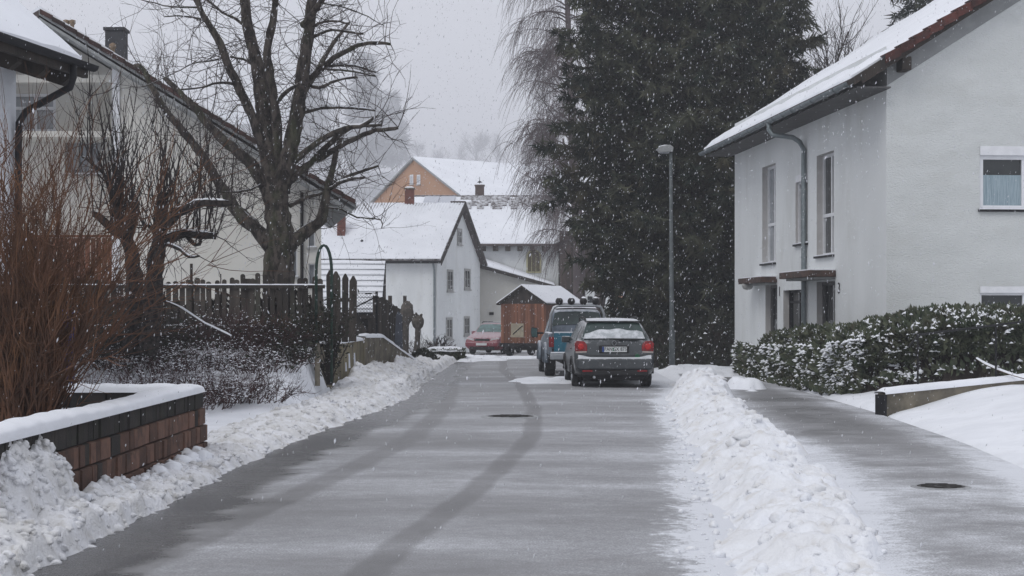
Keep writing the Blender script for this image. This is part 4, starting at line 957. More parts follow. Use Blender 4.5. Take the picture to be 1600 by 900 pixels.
wbarn = thing("wooden_barn", (nx(910), DBN + 2, -0.7), "dark brown boarded barn half hidden by the conifer", "barn")
b0, b1 = nx(875, 95), nx(962, 95)
zt2 = EYE - (362 - HY) * 95 / F
nb_ = 24
for k in range(nb_):
    xa, xb = lerp(b0, b1, k / nb_), lerp(b0, b1, (k + 1) / nb_) - 0.02; zb = EYE - (452 - HY) * 95 / F
    m = MB().box(xa, xb, 94.9 + 0.02 * (k % 2), 95.0, zb, zt2 + 0.05 * RNG.random()); m.build("board", BARN_WOOD, wbarn)
MB().box(b0, b1, 95.01, 99, -0.7, zt2 - 0.1).build("frame_wall", DARK_WOOD, wbarn)
m = MB().box(nx(913, 94), nx(962, 94), 93.6, 93.9, -0.8, EYE - (453 - HY) * 94 / F); m.build("base_wall", WHITE_SMOOTH, wbarn)
ds = P(937.5, 480, 93.5); MB().lathe((ds.x, 93.53, ds.z), [(0.13, 0.03), (0.17, 0.01), (0.17, 0.0), (0.0001, -0.012)], axis='y', sides=18).build("wall_disc", SIGN_GREY, wbarn)
MB().box(nx(918, 93.5), nx(926, 93.5), 93.5, 93.58, EYE - (473 - HY) * 93.5 / F, EYE - (463 - HY) * 93.5 / F).build("window", GLASS, wbarn)
slab_roof(wbarn, frame((0, 94.4, 0), (1, 0, 0), (0, 1, 0)), b0 + 0.3, b1, 0, 5.5, zt2, zt2 + 3.0, 0.14, DARK_TILE, 0.06)

# lean-to between the gabled house and the barn
lt = thing("lean_to", (nx(790, 88), 88, -0.6), "cream lean-to annex with sloping snow covered roof", "annex")
HL = frame((0, 92.8, 0), (1, 0, 0), (0, 1, 0)); lx0, lx1 = nx(742, 92.8), nx(866, 92.8)
lz = lambda x: EYE - (lerp(411, 446, (x - lx0) / (lx1 - lx0)) - HY) * 92.8 / F
m = MB(); m.poly([HL(lx0, 0.2, -0.7), HL(lx1, 0.2, -0.7), HL(lx1, 0.2, lz(lx1) - 0.1), HL(lx0, 0.2, lz(lx0) - 0.1)]); m.poly([HL(lx1, 0.2, -0.7), HL(lx1, 7, -0.7), HL(lx1, 7, lz(lx1)), HL(lx1, 0.2, lz(lx1) - 0.1)]); m.build("wall", CREAM_PLASTER, lt)
yb = 3.6
rl = MB().hexa([HL(lx0, -0.2, lz(lx0) - 0.22), HL(lx1 + 0.1, -0.2, lz(lx1) - 0.22), HL(lx1 + 0.1, yb, lz(lx1) - 0.02), HL(lx0, yb, lz(lx0) + 0.3), HL(lx0, -0.2, lz(lx0) - 0.02), HL(lx1 + 0.1, -0.2, lz(lx1) - 0.02), HL(lx1 + 0.1, yb, lz(lx1) + 0.2), HL(lx0, yb, lz(lx0) + 0.55)]).build("roof", DARK_WOOD, lt)
rows = [[HL(lerp(lx0, lx1 + 0.05, i / 20), lerp(-0.15, yb, j / 8), lerp(lerp(lz(lx0), lz(lx1), i / 20) - 0.02, lerp(lz(lx0) + 0.55, lz(lx1) + 0.2, i / 20), j / 8) + 0.05 + 0.02 * n2(i, j, 0.5)) for i in range(21)] for j in range(9)]
m = MB().grid(rows); m.grid([rows[0], [q - Vector((0, 0, 0.07)) for q in rows[0]]]); m.build("snow_cover", SNOW_ROOF, rl, True)
sg = P(768, 490, 92.95); MB().box(sg.x - 0.13, sg.x + 0.13, 92.92, 92.99, sg.z - 0.08, sg.z + 0.08).build("vent_grille", DARK_METAL, lt)

# orange gabled house
og = thing("orange_house", (-7.6, 125, 3), "orange gabled house with wide snowy roof above the farmhouse", "house")
uo = Vector((3150, 2500, 0)).normalized(); vo = Vector((-uo.y, uo.x, 0))
HO = frame(Vector((-7.6, 125, 0)) - vo * 6.3, uo, vo); ozr = EYE - (245 - HY) * 125 / F; oze = ozr - 0.56 * 6.3
gabled(og, HO, 17.0, 12.6, 0, oze, ozr - 0.2, 0.25, 0.5, ORANGE_PLASTER, GREY_BOARD, snow=0.07)
def ow_(b, z, d): return HO(d, b, z)
for px in (643.5, 654.5):
    k = (px - CX) / F; o0 = HO(0, 0, 0); b = (o0.x - k * o0.y) / (k * vo.y - vo.x); dd = o0.y + vo.y * b
    flat_window(og, ow_, (b - 0.22, b + 0.22, EYE - (288 - HY) * dd / F, EYE - (273 - HY) * dd / F), WHITE_FRAME, GLASS_PALE, 0.09)

# pale far house beyond the beige roof
fh = thing("far_house", (-174, 1000, 110), "faint far house on the hillside beyond the beige roof", "house")
HF = frame((-177.0, 1000, 0), (1, 0, 0), (0, 1, 0)); fz_ = lambda py: EYE - (py - HY) * 1000 / F
m = MB(); m.box(-10, 18, 0, 10, 80, fz_(193), HF); m.build("walls", mat("far_wall", (0.30, 0.30, 0.31), (0.26, 0.26, 0.27), scale=0.3), fh)
slab_roof(fh, HF, -11, 19, -0.8, 5, fz_(194), fz_(172), 0.3, GREY_BOARD, 0.15); slab_roof(fh, HF, -11, 19, 10.8, 5, fz_(194), fz_(172), 0.3, GREY_BOARD, 0.15)
MB().box(1, 2.2, 4, 5.2, fz_(178), fz_(164), HF).build("chimney", GREY_BOARD, fh)
for k in range(4): MB().box(-4 + 4 * k, -2.8 + 4 * k, -0.06, 0.02, fz_(205), fz_(198), HF).build("window", GLASS, fh)

# ------------------------------------------------------------------ plants
def rv3(r, s=1.0): return Vector((r.gauss(0, s), r.gauss(0, s), r.gauss(0, s)))

def grow(trunk, twigs, start, d, length, rad, level, r, spread=0.7, upw=0.15, kids=(5, 6, 5), cut=0.012, wig=0.18, tip=0.25, droop=0.0):
    """a bare branching tree: thick wood into trunk, thin wood into twigs"""
    n = 5 if level > 0 else 7
    pts, rads = [Vector(start)], [rad]; d = d.normalized()
    for i in range(n):
        d = (d + rv3(r, wig) + Vector((0, 0, upw - droop * (i / n)))).normalized()
        pts.append(pts[-1] + d * (length / n)); rads.append(rad * lerp(1, tip, (i + 1) / n))
    (trunk if rad > cut else twigs).tube(pts, rads, 7 if rad > 0.1 else 5 if rad > 0.03 else 3, cap=rad > 0.03)
    if level >= len(kids): return
    for k in range(kids[level]):
        t = r.uniform(0.25, 1.0) if level else r.uniform(0.35, 1.0)
        i = min(n - 1, int(t * n)); f = t * n - i
        q = pts[i].lerp(pts[i + 1], f); dd = (pts[i + 1] - pts[i]).normalized()
        s = dd.cross(rv3(r)).normalized()
        grow(trunk, twigs, q, (dd + s * spread * r.uniform(0.7, 1.4)), length * r.uniform(0.42, 0.7) * (1.15 - 0.5 * t), lerp(rads[i], rads[i + 1], f) * 0.6, level + 1, r, spread, upw, kids, cut, wig, tip, droop)

def traced_tree(name, label, base_d, branches, seed, trunk_mat, twig_mat, ntw, tw_len, cat="tree", zbase=1.0, depth_amp=1.0, twig_up=0.3, snow_prob=0.5, extra=None):
    r = random.Random(seed); tr, tw, sn = MB(), MB(), MB()
    samples = []                                    # (px, py, depth, radius, 3-D point, direction)
    for bi, (pts, r0, r1) in enumerate(branches):
        if samples:
            s = min(samples, key=lambda q: (q[0] - pts[0][0]) ** 2 + (q[1] - pts[0][1]) ** 2); dep = s[2]
        else: dep = base_d
        tgt = dep if bi == 0 else dep + r.uniform(-1, 1) * depth_amp * min(1.0, (abs(pts[-1][0] - pts[0][0]) + abs(pts[-1][1] - pts[0][1])) / 160)
        # smooth polyline in 3-D
        P3, RR = [], []
        n = len(pts)
        for i in range(n - 1):
            p0, p1, p2, p3 = pts[max(i - 1, 0)], pts[i], pts[i + 1], pts[min(i + 2, n - 1)]
            m = max(2, int(math.hypot(p2[0] - p1[0], p2[1] - p1[1]) / 9))
            for k in range(m):
                t = k / m; f = (i + t) / (n - 1)
                c = [0.5 * (2 * p1[a] + (p2[a] - p0[a]) * t + (2 * p0[a] - 5 * p1[a] + 4 * p2[a] - p3[a]) * t * t + (3 * p1[a] - p0[a] - 3 * p2[a] + p3[a]) * t ** 3) for a in (0, 1)]
                dd = lerp(dep, tgt, f); P3.append(P(c[0], c[1], dd) + rv3(r, 0.008)); RR.append(lerp(r0, r1, f) * (1 + 0.10 * r.uniform(-1, 1))); samples.append((c[0], c[1], dd, RR[-1], P3[-1], None))
        P3.append(P(pts[-1][0], pts[-1][1], tgt)); RR.append(r1); samples.append((pts[-1][0], pts[-1][1], tgt, r1, P3[-1], None))
        tr.tube(P3, RR, 10 if r0 > 0.2 else 7 if r0 > 0.06 else 5)
        # snow along flat stretches
        run = []
        for a, b, ra_ in zip(P3, P3[1:], RR):
            dv_ = (b - a).normalized()
            if abs(dv_.z) < 0.62 and ra_ > 0.02 and r.random() < 0.93 and snow_prob > 0 and (run or r.random() < snow_prob * 0.35): run.append(a + Vector((0, 0, ra_ * 0.80)))
            else:
                if len(run) > 2: snow_strip(sn, run, min(0.12, ra_ * 1.3), 0.03, 4)
                run = []
        if len(run) > 2: snow_strip(sn, run, min(0.12, RR[-1] * 1.3), 0.03, 4)
    for k in range(ntw):
        s = samples[r.randrange(len(samples))]
        if s[3] > 0.16 and r.random() < 0.8: continue
        d = (rv3(r, 0.7) + Vector((0, 0, twig_up))).normalized(); L = r.uniform(*tw_len); q = s[4].copy(); pts = [q]
        rr = min(s[3] * 0.5, r.uniform(0.006, 0.013))
        for i in range(5): d = (d + rv3(r, 0.22) + Vector((0, 0, 0.04))).normalized(); q = q + d * L / 5; pts.append(q)
        tw.tube(pts, [lerp(rr, 0.003, i / 5) for i in range(6)], 3, False)
        for _ in range(r.randrange(1, 4)):
            j = r.randrange(1, 5); d2 = (pts[j] - pts[j - 1]).normalized() + rv3(r, 0.6); q2 = pts[j]; l2 = L * r.uniform(0.25, 0.55); pp = [q2]
            for i in range(3): d2 = (d2.normalized() + rv3(r, 0.2)); q2 = q2 + d2.normalized() * l2 / 3; pp.append(q2)
            tw.tube(pp, [rr * 0.6, rr * 0.45, rr * 0.3, 0.002], 3, False)
    if extra: extra(tw, samples, r)
    b = P(branches[0][0][0][0], branches[0][0][0][1], base_d)
    t = thing(name, (b.x, b.y, b.z), label, cat)
    tr.build("trunk", trunk_mat, t, True); tw.build("crown", twig_mat, t)
    if sn.v: o = sn.build("snow_cover", SNOW, t, True); o["kind"] = "stuff"
    return t

ASH = [
 ([(437, 545), (437, 470), (435, 420), (439, 380), (434, 340), (430, 293)], 0.44, 0.30),
 ([(430, 300), (417, 233), (410, 150), (400, 93), (387, 43), (382, 0), (374, -70)], 0.24, 0.10),
 ([(432, 260), (433, 200), (427, 150), (418, 83), (427, 33), (430, 0), (437, -70)], 0.15, 0.07),
 ([(440, 300), (450, 247), (463, 187), (473, 117), (480, 67), (488, 0), (496, -70)], 0.23, 0.11),
 ([(473, 147), (500, 103), (513, 80), (545, 35)], 0.085, 0.04), ([(480, 130), (513, 97), (550, 75), (577, 68), (610, 69)], 0.085, 0.035),
 ([(487, 60), (510, 48), (533, 48), (568, 53)], 0.045, 0.028), ([(490, 42), (510, 33), (547, 36)], 0.04, 0.02),
 ([(484, 132), (500, 137), (530, 125), (558, 121)], 0.05, 0.028), ([(513, 103), (553, 103), (587, 113)], 0.035, 0.022), ([(508, 108), (553, 112), (587, 119)], 0.033, 0.02),
 ([(468, 177), (500, 170), (540, 168), (585, 173)], 0.05, 0.024), ([(433, 160), (450, 140), (472, 129)], 0.06, 0.04),
 ([(452, 258), (500, 220), (540, 200), (563, 197), (588, 182)], 0.085, 0.035), ([(450, 285), (493, 247), (527, 213), (550, 200), (597, 195)], 0.10, 0.03), ([(493, 252), (533, 227), (577, 207), (622, 199)], 0.09, 0.045),
 ([(420, 258), (413, 233), (393, 180), (367, 123), (353, 93), (347, 73), (333, 47), (317, 23), (306, -8)], 0.14, 0.06), ([(352, 95), (338, 62), (326, 40), (308, 8), (302, -20)], 0.07, 0.05),
 ([(385, 40), (377, 35), (347, 18), (323, 0)], 0.045, 0.03), ([(367, 132), (343, 129), (313, 137), (283, 140)], 0.04, 0.02), ([(398, 103), (380, 93), (360, 88)], 0.045, 0.025),
 ([(313, 30), (287, 25), (257, 26)], 0.03, 0.015), ([(310, 12), (267, 10), (215, -2)], 0.03, 0.012),
 ([(428, 325), (408, 279), (380, 243), (350, 220), (323, 190), (287, 150), (258, 122)], 0.19, 0.06),
 ([(424, 388), (399, 357), (372, 333), (360, 315), (345, 291), (325, 258), (300, 223), (267, 183), (240, 143), (223, 107), (210, 103)], 0.19, 0.05),
 ([(448, 388), (477, 363), (498, 346), (507, 324), (510, 300), (519, 264), (531, 216)], 0.18, 0.06), ([(490, 352), (507, 343)], 0.12, 0.10),
 ([(452, 322), (480, 309), (507, 300)], 0.06, 0.04), ([(512, 297), (540, 282), (570, 277)], 0.055, 0.03), ([(512, 295), (549, 273), (591, 259)], 0.06, 0.035),
 ([(508, 324), (534, 327), (558, 340), (594, 343), (596, 357)], 0.03, 0.012), ([(400, 357), (385, 330), (352, 322), (318, 326)], 0.04, 0.018), ([(415, 285), (392, 296), (360, 300), (330, 296)], 0.04, 0.015),
 ([(473, 40), (500, 5), (520, -30)], 0.09, 0.05), ([(500, 5), (540, 12), (575, 26), (600, 40)], 0.025, 0.01), ([(395, 165), (372, 165), (352, 190), (345, 215)], 0.025, 0.01), ([(350, 92), (300, 100), (262, 120), (222, 136)], 0.025, 0.008),
]
ASH = [(p_, a_ * 0.84, b_ * 0.84) for p_, a_, b_ in ASH]
traced_tree("lopped_ash_tree", "tall lopped bare tree with many sawn limbs behind the picket fence", 33.6, ASH, 5, BARK, TWIG, 900, (0.5, 1.6), depth_amp=2.2, twig_up=0.25)

FRUIT1 = [([(206, 552), (212, 500), (212, 450), (207, 400), (197, 372), (186, 342), (184, 300), (190, 275)], 0.19, 0.06), ([(196, 370), (207, 342), (211, 315)], 0.12, 0.085), ([(193, 368), (180, 362), (162, 345), (146, 334)], 0.10, 0.055),
          ([(187, 340), (172, 300), (160, 270), (128, 245)], 0.05, 0.02), ([(186, 330), (196, 322), (214, 340)], 0.06, 0.04)]
FRUIT2 = [([(232, 552), (238, 500), (240, 450), (245, 400), (250, 365), (251, 332), (257, 300)], 0.18, 0.10), ([(252, 355), (266, 342), (280, 332), (305, 320), (330, 317), (362, 317)], 0.12, 0.045), ([(252, 378), (264, 372), (282, 366), (300, 365), (338, 369)], 0.10, 0.06),
          ([(254, 380), (282, 390), (296, 402), (311, 400)], 0.035, 0.02), ([(246, 372), (232, 352), (222, 360)], 0.05, 0.03), ([(290, 366), (305, 384), (314, 376)], 0.045, 0.03)]
def shoots(n, ln):
    def f(tw, samples, r):
        for k in range(n):
            s = samples[r.randrange(len(samples))]
            if s[1] > 385: continue
            d = Vector((r.gauss(0, 0.22), r.gauss(0, 0.2), 1)).normalized(); L = r.uniform(*ln); q = s[4].copy(); pts = [q]
            for i in range(6): d = (d + rv3(r, 0.07) + Vector((0, 0, 0.05))).normalized(); q = q + d * L / 6; pts.append(q)
            rr = r.uniform(0.010, 0.017); tw.tube(pts, [lerp(rr, 0.003, i / 6) for i in range(7)], 4, False)
            for _ in range(r.randrange(2, 7)):
                j = r.randrange(1, 6); d2 = (d + rv3(r, 0.5)).normalized(); q2 = pts[j]; l2 = r.uniform(0.15, 0.6)
                tw.tube([q2, q2 + d2 * l2 * 0.5, q2 + (d2 + Vector((0, 0, 0.3))) * l2], [rr * 0.6, rr * 0.4, 0.002], 3, False)
    return f
traced_tree("pruned_fruit_tree", "dark pruned fruit tree with upright shoots, beside the red-brown shrub", 27.4, FRUIT1, 8, BARK_DARK, TWIG_DARK, 60, (0.3, 0.9), extra=shoots(85, (0.8, 2.5)), snow_prob=0.8)
traced_tree("pruned_fruit_tree", "dark pruned fruit tree with long horizontal limbs, nearer the tall lopped tree", 26.9, FRUIT2, 9, BARK_DARK, TWIG_DARK, 90, (0.3, 1.0), extra=shoots(90, (0.7, 2.3)), snow_prob=0.8)

def shrub(name, label, base, n, h, spread, r_, material, seed, branch=3, lean=0.35, rad=0.011, snow=0, sub=0.5, cat="shrub", rise=(0.5, 1.0), leaf=None, leaves=0, wig=0.10):
    r = random.Random(seed); m = MB(); sn = MB(); lf = MB(); base = Vector(base); tips = []
    for k in range(n):
        a = r.uniform(0, 2 * math.pi); q = base + Vector((math.cos(a), math.sin(a), 0)) * r_ * math.sqrt(r.random())
        q.z = base.z - 0.05
        d = Vector(((q.x - base.x) / max(r_, 0.01) * lean + r.gauss(0, 0.16), (q.y - base.y) / max(r_, 0.01) * lean + r.gauss(0, 0.16), 1)).normalized(); L = h * r.uniform(*rise); pts = [q]
        out = Vector((d.x, d.y, 0)) * spread
        for i in range(6): d = (d + rv3(r, wig) + out * 0.06).normalized(); q = q + d * L / 6; pts.append(q)
        rr = rad * r.uniform(0.6, 1.3); m.tube(pts, [lerp(rr, rr * 0.25, i / 6) for i in range(7)], 4 if rr > 0.012 else 3, False)
        for _ in range(branch):
            j = r.randrange(1, 6); d2 = ((pts[j + 1] - pts[j]).normalized() + rv3(r, 0.38)).normalized(); q2 = pts[j].lerp(pts[j + 1], r.random()); l2 = L * sub * r.uniform(0.4, 1); pp = [q2]
            for i in range(4): d2 = (d2 + rv3(r, wig) + Vector((0, 0, 0.06))).normalized(); q2 = q2 + d2 * l2 / 4; pp.append(q2)
            m.tube(pp, [rr * 0.55, rr * 0.45, rr * 0.35, rr * 0.25, rr * 0.12], 3, False); tips += pp
        tips += pts[2:]
    for k in range(int(snow * 1.5)):
        q = tips[r.randrange(len(tips))]; s = r.uniform(0.006, 0.03); c = q + Vector((0, 0, s * 0.5)); sn.add([q + Vector((-s, 0, 0)), q + Vector((0, -s, 0)), q + Vector((s, 0, 0)), q + Vector((0, s, 0)), c], [(0, 1, 4), (1, 2, 4), (2, 3, 4), (3, 0, 4), (3, 2, 1, 0)])
    for k in range(leaves):
        q = tips[r.randrange(len(tips))] + rv3(r, 0.05); s = r.uniform(0.025, 0.06); a = rv3(r).normalized() * s; b = rv3(r).normalized() * s * 0.5
        lf.add([q - a, q + b, q + a, q - b], [(0, 1, 2, 3)])
    t = thing(name, base, label, cat); m.build("stems", material, t)
    if sn.v: o = sn.build("snow_cover", SNOW, t); o["kind"] = "stuff"
    if lf.v: o = lf.build("foliage", leaf, t); o["kind"] = "stuff"
    return t

shrub("red_twig_shrub", "big red-brown leafless shrub growing in the brick planter", (-4.50, 14.6, 0.62), 290, 2.75, 0.35, 0.36, TWIG_RED, 21, branch=12, lean=0.16, rad=0.0085, sub=0.30, rise=(0.40, 1.08), wig=0.17)
shrub("red_twig_shrub", "leafless red-brown shrub cut by the photo's edge behind the planter", (-5.15, 16.3, 0.62), 150, 2.8, 0.5, 0.35, TWIG_RED, 22, branch=9, lean=0.2, rad=0.008, sub=0.35, rise=(0.5, 1.0), wig=0.16)
bank_h2 = lambda x, y: ground_h(x, y)
for i, (px, d, n, h, rr, material, lv_, sn_, lab) in enumerate([
    (200, 25.6, 190, 0.85, 0.9, TWIG_PURPLE, 0, 500, "low purplish twiggy shrub with snow behind the planter's end"),
    (290, 25.9, 190, 0.75, 0.95, TWIG_PURPLE, 0, 620, "low tangled shrub dusted with snow below the two fruit trees"),
    (375, 26.3, 160, 0.66, 0.75, TWIG_PURPLE, 0, 520, "snow dusted creeping shrub beside the open snow patch"),
    (250, 28.0, 150, 0.62, 0.9, TWIG_PURPLE, 120, 620, "middle snow flecked shrub on the slope right below the fruit trees"),
    (335, 28.1, 150, 0.60, 0.9, TWIG_PURPLE, 120, 620, "snow flecked creeping shrub halfway up the slope under the fence"),
    (402, 28.0, 110, 0.55, 0.7, TWIG_PURPLE, 100, 420, "sparse snowy shrub on the slope left of the evergreen bush"),
    (196, 28.2, 120, 1.45, 0.6, TWIG_DARK, 1500, 60, "dark ivy covered bush round the fruit trees' feet"),
    (120, 28.6, 120, 1.6, 0.8, TWIG_DARK, 1300, 60, "dark bush behind the red-brown shrub"),
    (262, 29.6, 130, 0.9, 0.6, TWIG_DARK, 250, 120, "thin dark bush in front of the picket fence"),
    (345, 29.8, 170, 0.95, 0.7, TWIG_PURPLE, 60, 120, "leafless purplish bush against the picket fence"),
    (408, 29.6, 150, 0.8, 0.45, TWIG_PURPLE, 80, 150, "rounded leafless bush below the tall lopped tree"),
    (462, 30.2, 190, 0.70, 0.40, TWIG_DARK, 2000, 70, "dense dark evergreen bush beside the green arch"),
    (448, 28.6, 110, 0.42, 0.4, TWIG_DARK, 700, 90, "small snowy evergreen bush at the edge of the snow patch"),
]):
    x = (px - CX) * d / F
    shrub("low_shrub", lab, (x, d, bank_h2(x, d)), n, h, 1.3, rr, material, 40 + i, branch=6, lean=0.8, rad=0.008, sub=0.5, rise=(0.5, 1.0), snow=sn_, leaf=EVERGREEN_LEAF, leaves=lv_, wig=0.26)
g_ = P(452, 520, 30.6)
shrub("dry_grass_tuft", "tuft of dry tan stalks at the foot of the picket fence", (g_.x, 30.7, ground_h(g_.x, 30.7)), 420, 0.55, 1.0, 0.45, DRY_GRASS, 71, branch=3, lean=0.5, rad=0.006, rise=(0.5, 1.0), cat="grass tuft", snow=160)
g_ = P(398, 520, 30.6)
shrub("dry_grass_tuft", "smaller brown tuft of stalks left of the tan one at the fence", (g_.x, 30.8, ground_h(g_.x, 30.8)), 200, 0.5, 1.0, 0.4, DRY_GRASS, 72, branch=3, lean=0.5, rad=0.006, rise=(0.5, 1.0), cat="grass tuft", snow=60)
# long thin cane arching over the bushes
cane = MB().tube([P(256, 470, 27.8), P(285, 482, 27.6), P(320, 505, 27.3), P(362, 525, 27.0), P(372, 540, 27)], [0.012, 0.012, 0.011, 0.010, 0.006], 5)
cn = thing("bent_cane", P(372, 545, 27), "long snow dusted cane arching over the low shrubs", "cane"); cane.build("stem", TWIG_DARK, cn)
m = MB(); snow_strip(m, [P(260, 471, 27.8) + Vector((0, 0, 0.01)), P(285, 482, 27.6) + Vector((0, 0, 0.01)), P(320, 505, 27.3) + Vector((0, 0, 0.01)), P(362, 525, 27.0) + Vector((0, 0, 0.01))], 0.026, 0.018, 4); m.build("snow_cover", SNOW, cn, True)

# conifers: drooping fronds along tiers of boughs
def conifer(name, label, x, y, zb, h, rad, seed, nb=330, fronds=26, material=CONIFER, size=0.42, low=0.02, hang=0.5, prof=0.75, skirt=0.14):
    r = random.Random(seed); tr, fo, bo = MB(), MB(), MB(); base = Vector((x, y, zb))
    tr.tube([base + Vector((0.1 * n2(i, seed, 0.7), 0, h * i / 10)) for i in range(11)], [lerp(h * 0.022, 0.02, i / 10) for i in range(11)], 9)
    for k in range(nb):
        t = low + (1 - low) * (k + r.random()) / nb; z = h * t
        a = k * 2.39996 + r.gauss(0, 0.3)
        L = rad * (1 - t) ** prof * r.uniform(0.55, 1.1) * (1 + 0.32 * n2(a * 1.3, z * 0.35, 1.0, seed)) * (0.42 + 0.58 * sm(skirt * 0.2, skirt, t)) + 0.25
        d = Vector((math.cos(a), math.sin(a), 0)); pts = []
        hg = hang * r.uniform(-0.6, 2.4)
        for i in range(6):
            u = i / 5; pts.append(base + d * (L * u) + Vector((0, 0, z + L * (0.14 * u - hg * 0.42 * u * u) + (0.12 * L * max(0, u - 0.75)))))
        bo.tube(pts, [lerp(0.035, 0.006, i / 5) for i in range(6)], 3, False)
        nf = max(5, int(fronds * L / rad))
        for j in range(nf):
            u = 1 - r.random() ** 1.35 * 0.85; i = min(4, int(u * 5)); q = pts[i].lerp(pts[i + 1], u * 5 - i) + rv3(r, 0.05)
            s = size * r.uniform(0.6, 1.25); side = Vector((-d.y, d.x, 0)) * r.choice((-1, 1)); ax = (d * r.uniform(-0.1, 1.0) + side * r.uniform(0.0, 1.0) + Vector((0, 0, r.uniform(-1.25, 0.45)))).normalized()
            wv = ax.cross(rv3(r)).normalized(); nrm = ax.cross(wv)
            for f_ in range(5):
                o_ = (f_ - 2) * 0.45 + r.gauss(0, 0.1); fd = (ax + wv * o_ + nrm * r.gauss(0, 0.2)).normalized(); root = q + ax * s * 0.22 * (f_ % 3); b = wv * (0.042 * s / 0.42 + 0.004)
                tri_add(fo, root - b, root + b, root + fd * s * (1 - 0.18 * abs(f_ - 2)))
    t = thing(name, base, label, "conifer")
    tr.build("trunk", BARK_DARK, t, True); o = bo.build("boughs", TWIG_DARK, t); o = fo.build("crown", material, t); o["kind"] = "stuff"
    return t
conifer("conifer_tree", "dark spruce with loose drooping tips beside the weeping birch", (1000 - CX) * 54 / F, 54, 0.0, 25, 3.25, 101, nb=620, fronds=84, prof=0.5, hang=0.25, size=0.34, skirt=0.24)
conifer("conifer_tree", "broad dark conifer directly behind the street lamp", (1100 - CX) * 52.5 / F, 52.5, 0.1, 24, 3.0, 102, nb=600, fronds=80, prof=0.45, hang=0.3, size=0.34)
conifer("conifer_tree", "dark conifer partly hidden by the white house's far corner", (1178 - CX) * 56 / F, 56, 0.2, 23.0, 2.7, 103, nb=520, fronds=70, prof=0.45, hang=0.3, size=0.36)
conifer("conifer_tree", "conifer top showing above the white house's snowy roof", (1432 - CX) * 66 / F, 66, 0.3, 17.5, 3.2, 104, nb=260, fronds=30, prof=0.8)
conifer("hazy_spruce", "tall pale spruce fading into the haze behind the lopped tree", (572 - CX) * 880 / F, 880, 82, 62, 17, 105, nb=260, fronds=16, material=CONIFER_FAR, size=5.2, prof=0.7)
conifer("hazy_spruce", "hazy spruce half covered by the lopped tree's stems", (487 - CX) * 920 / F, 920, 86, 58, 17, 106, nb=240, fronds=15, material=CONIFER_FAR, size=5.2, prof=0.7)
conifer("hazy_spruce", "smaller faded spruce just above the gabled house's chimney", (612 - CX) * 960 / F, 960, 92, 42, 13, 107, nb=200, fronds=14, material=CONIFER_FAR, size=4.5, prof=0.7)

# undergrowth below the conifers and beside the lamp
def leaf_mass(name, label, pts_fn, n, size, material, core=None, snow_n=0, snow_fn=None, cat="hedge", loc=(0, 0, 0), narrow=0.28, up=0.6, seed=1, snow_size=1.0):
    r = random.Random(seed); m, s = MB(), MB()
    for k in range(n):
        q, nn = pts_fn(r); a = (nn * 0.8 + rv3(r, 0.55) + Vector((0, 0, up))).normalized(); L = size * r.uniform(0.5, 1.25); b = a.cross(rv3(r)).normalized() * L * narrow
        m.add([q - a * L * 0.15, q + a * L * 0.4 + b, q + a * L, q + a * L * 0.4 - b], [(0, 1, 2, 3)])
    for k in range(snow_n):
        q, nn = (snow_fn or pts_fn)(r); L = size * r.uniform(0.35, 1.0) * snow_size; d = Vector((r.gauss(0, 1), r.gauss(0, 1), 0.15)).normalized(); b = Vector((-d.y, d.x, 0)) * L * r.uniform(0.25, 0.5); q = q + Vector((0, 0, 0.02)); hh = L * 0.28
        s.add([q - d * L * 0.6, q + b - Vector((0, 0, 0.01)), q + d * L * 0.6 - Vector((0, 0, 0.015)), q - b - Vector((0, 0, 0.01)), q + Vector((0, 0, hh))], [(0, 1, 4), (1, 2, 4), (2, 3, 4), (3, 0, 4)])
    t = thing(name, loc, label, cat); o = m.build("foliage", material, t); o["kind"] = "stuff"
    if core: core.build("inner_branches", HEDGE_CORE, t)  # solid core added to block light; its brown also reads as bare twigs
    if s.v: o = s.build("snow_cover", SNOW, t, False); o["kind"] = "stuff"
    return t

# clipped hedge in front of the white house: mound between pavement and wall
HEDGE = [(5.75, 41.5), (5.95, 36.0), (6.0, 30.6), (6.35, 29.4), (7.3, 28.6), (10.2, 27.6), (10.2, 30.6), (8.0, 31.4), (7.5, 33.0), (7.2, 41.5)]
def inside(x, y, poly):
    c = False; j = len(poly) - 1
    for i in range(len(poly)):
        if (poly[i][1] > y) != (poly[j][1] > y) and x < (poly[j][0] - poly[i][0]) * (y - poly[i][1]) / (poly[j][1] - poly[i][1]) + poly[i][0]: c = not c
        j = i
    return c
def edge_d(x, y, poly):
    best = 9.0
    for i in range(len(poly)):
        ax, ay = poly[i]; bx_, by_ = poly[(i + 1) % len(poly)]; dx, dy = bx_ - ax, by_ - ay
        t = max(0, min(1, ((x - ax) * dx + (y - ay) * dy) / (dx * dx + dy * dy))); best = min(best, math.hypot(x - ax - t * dx, y - ay - t * dy))
    return best
def hedge_top(x, y):
    e = edge_d(x, y, HEDGE); near = sm(33, 29, y) * 0.0
    return ground_h(x, y) + lerp(0.15, 1.0, sm(0.0, lerp(0.85, 0.34, sm(6.3, 6.9, x)), e)) * (0.86 + 0.22 * sm(0.2, 1.1, e) + 0.10 * sm(6.2, 8, x) - 0.12 * sm(34, 41, y)) + 0.10 * n2(x, y, 1.7, 3) + 0.05 * n2(x, y, 5.0, 1)
def hedge_pt(r):
    while True:
        x, y = r.uniform(5.6, 10.2), r.uniform(27.4, 41.6)
        if inside(x, y, HEDGE): break
    e = edge_d(x, y, HEDGE); z = hedge_top(x, y); gx_ = (hedge_top(x + 0.1, y) - hedge_top(x - 0.1, y)) / 0.2; gy_ = (hedge_top(x, y + 0.1) - hedge_top(x, y - 0.1)) / 0.2
    return Vector((x, y, z - abs(r.gauss(0, 0.05)))), Vector((-gx_, -gy_, 1)).normalized()
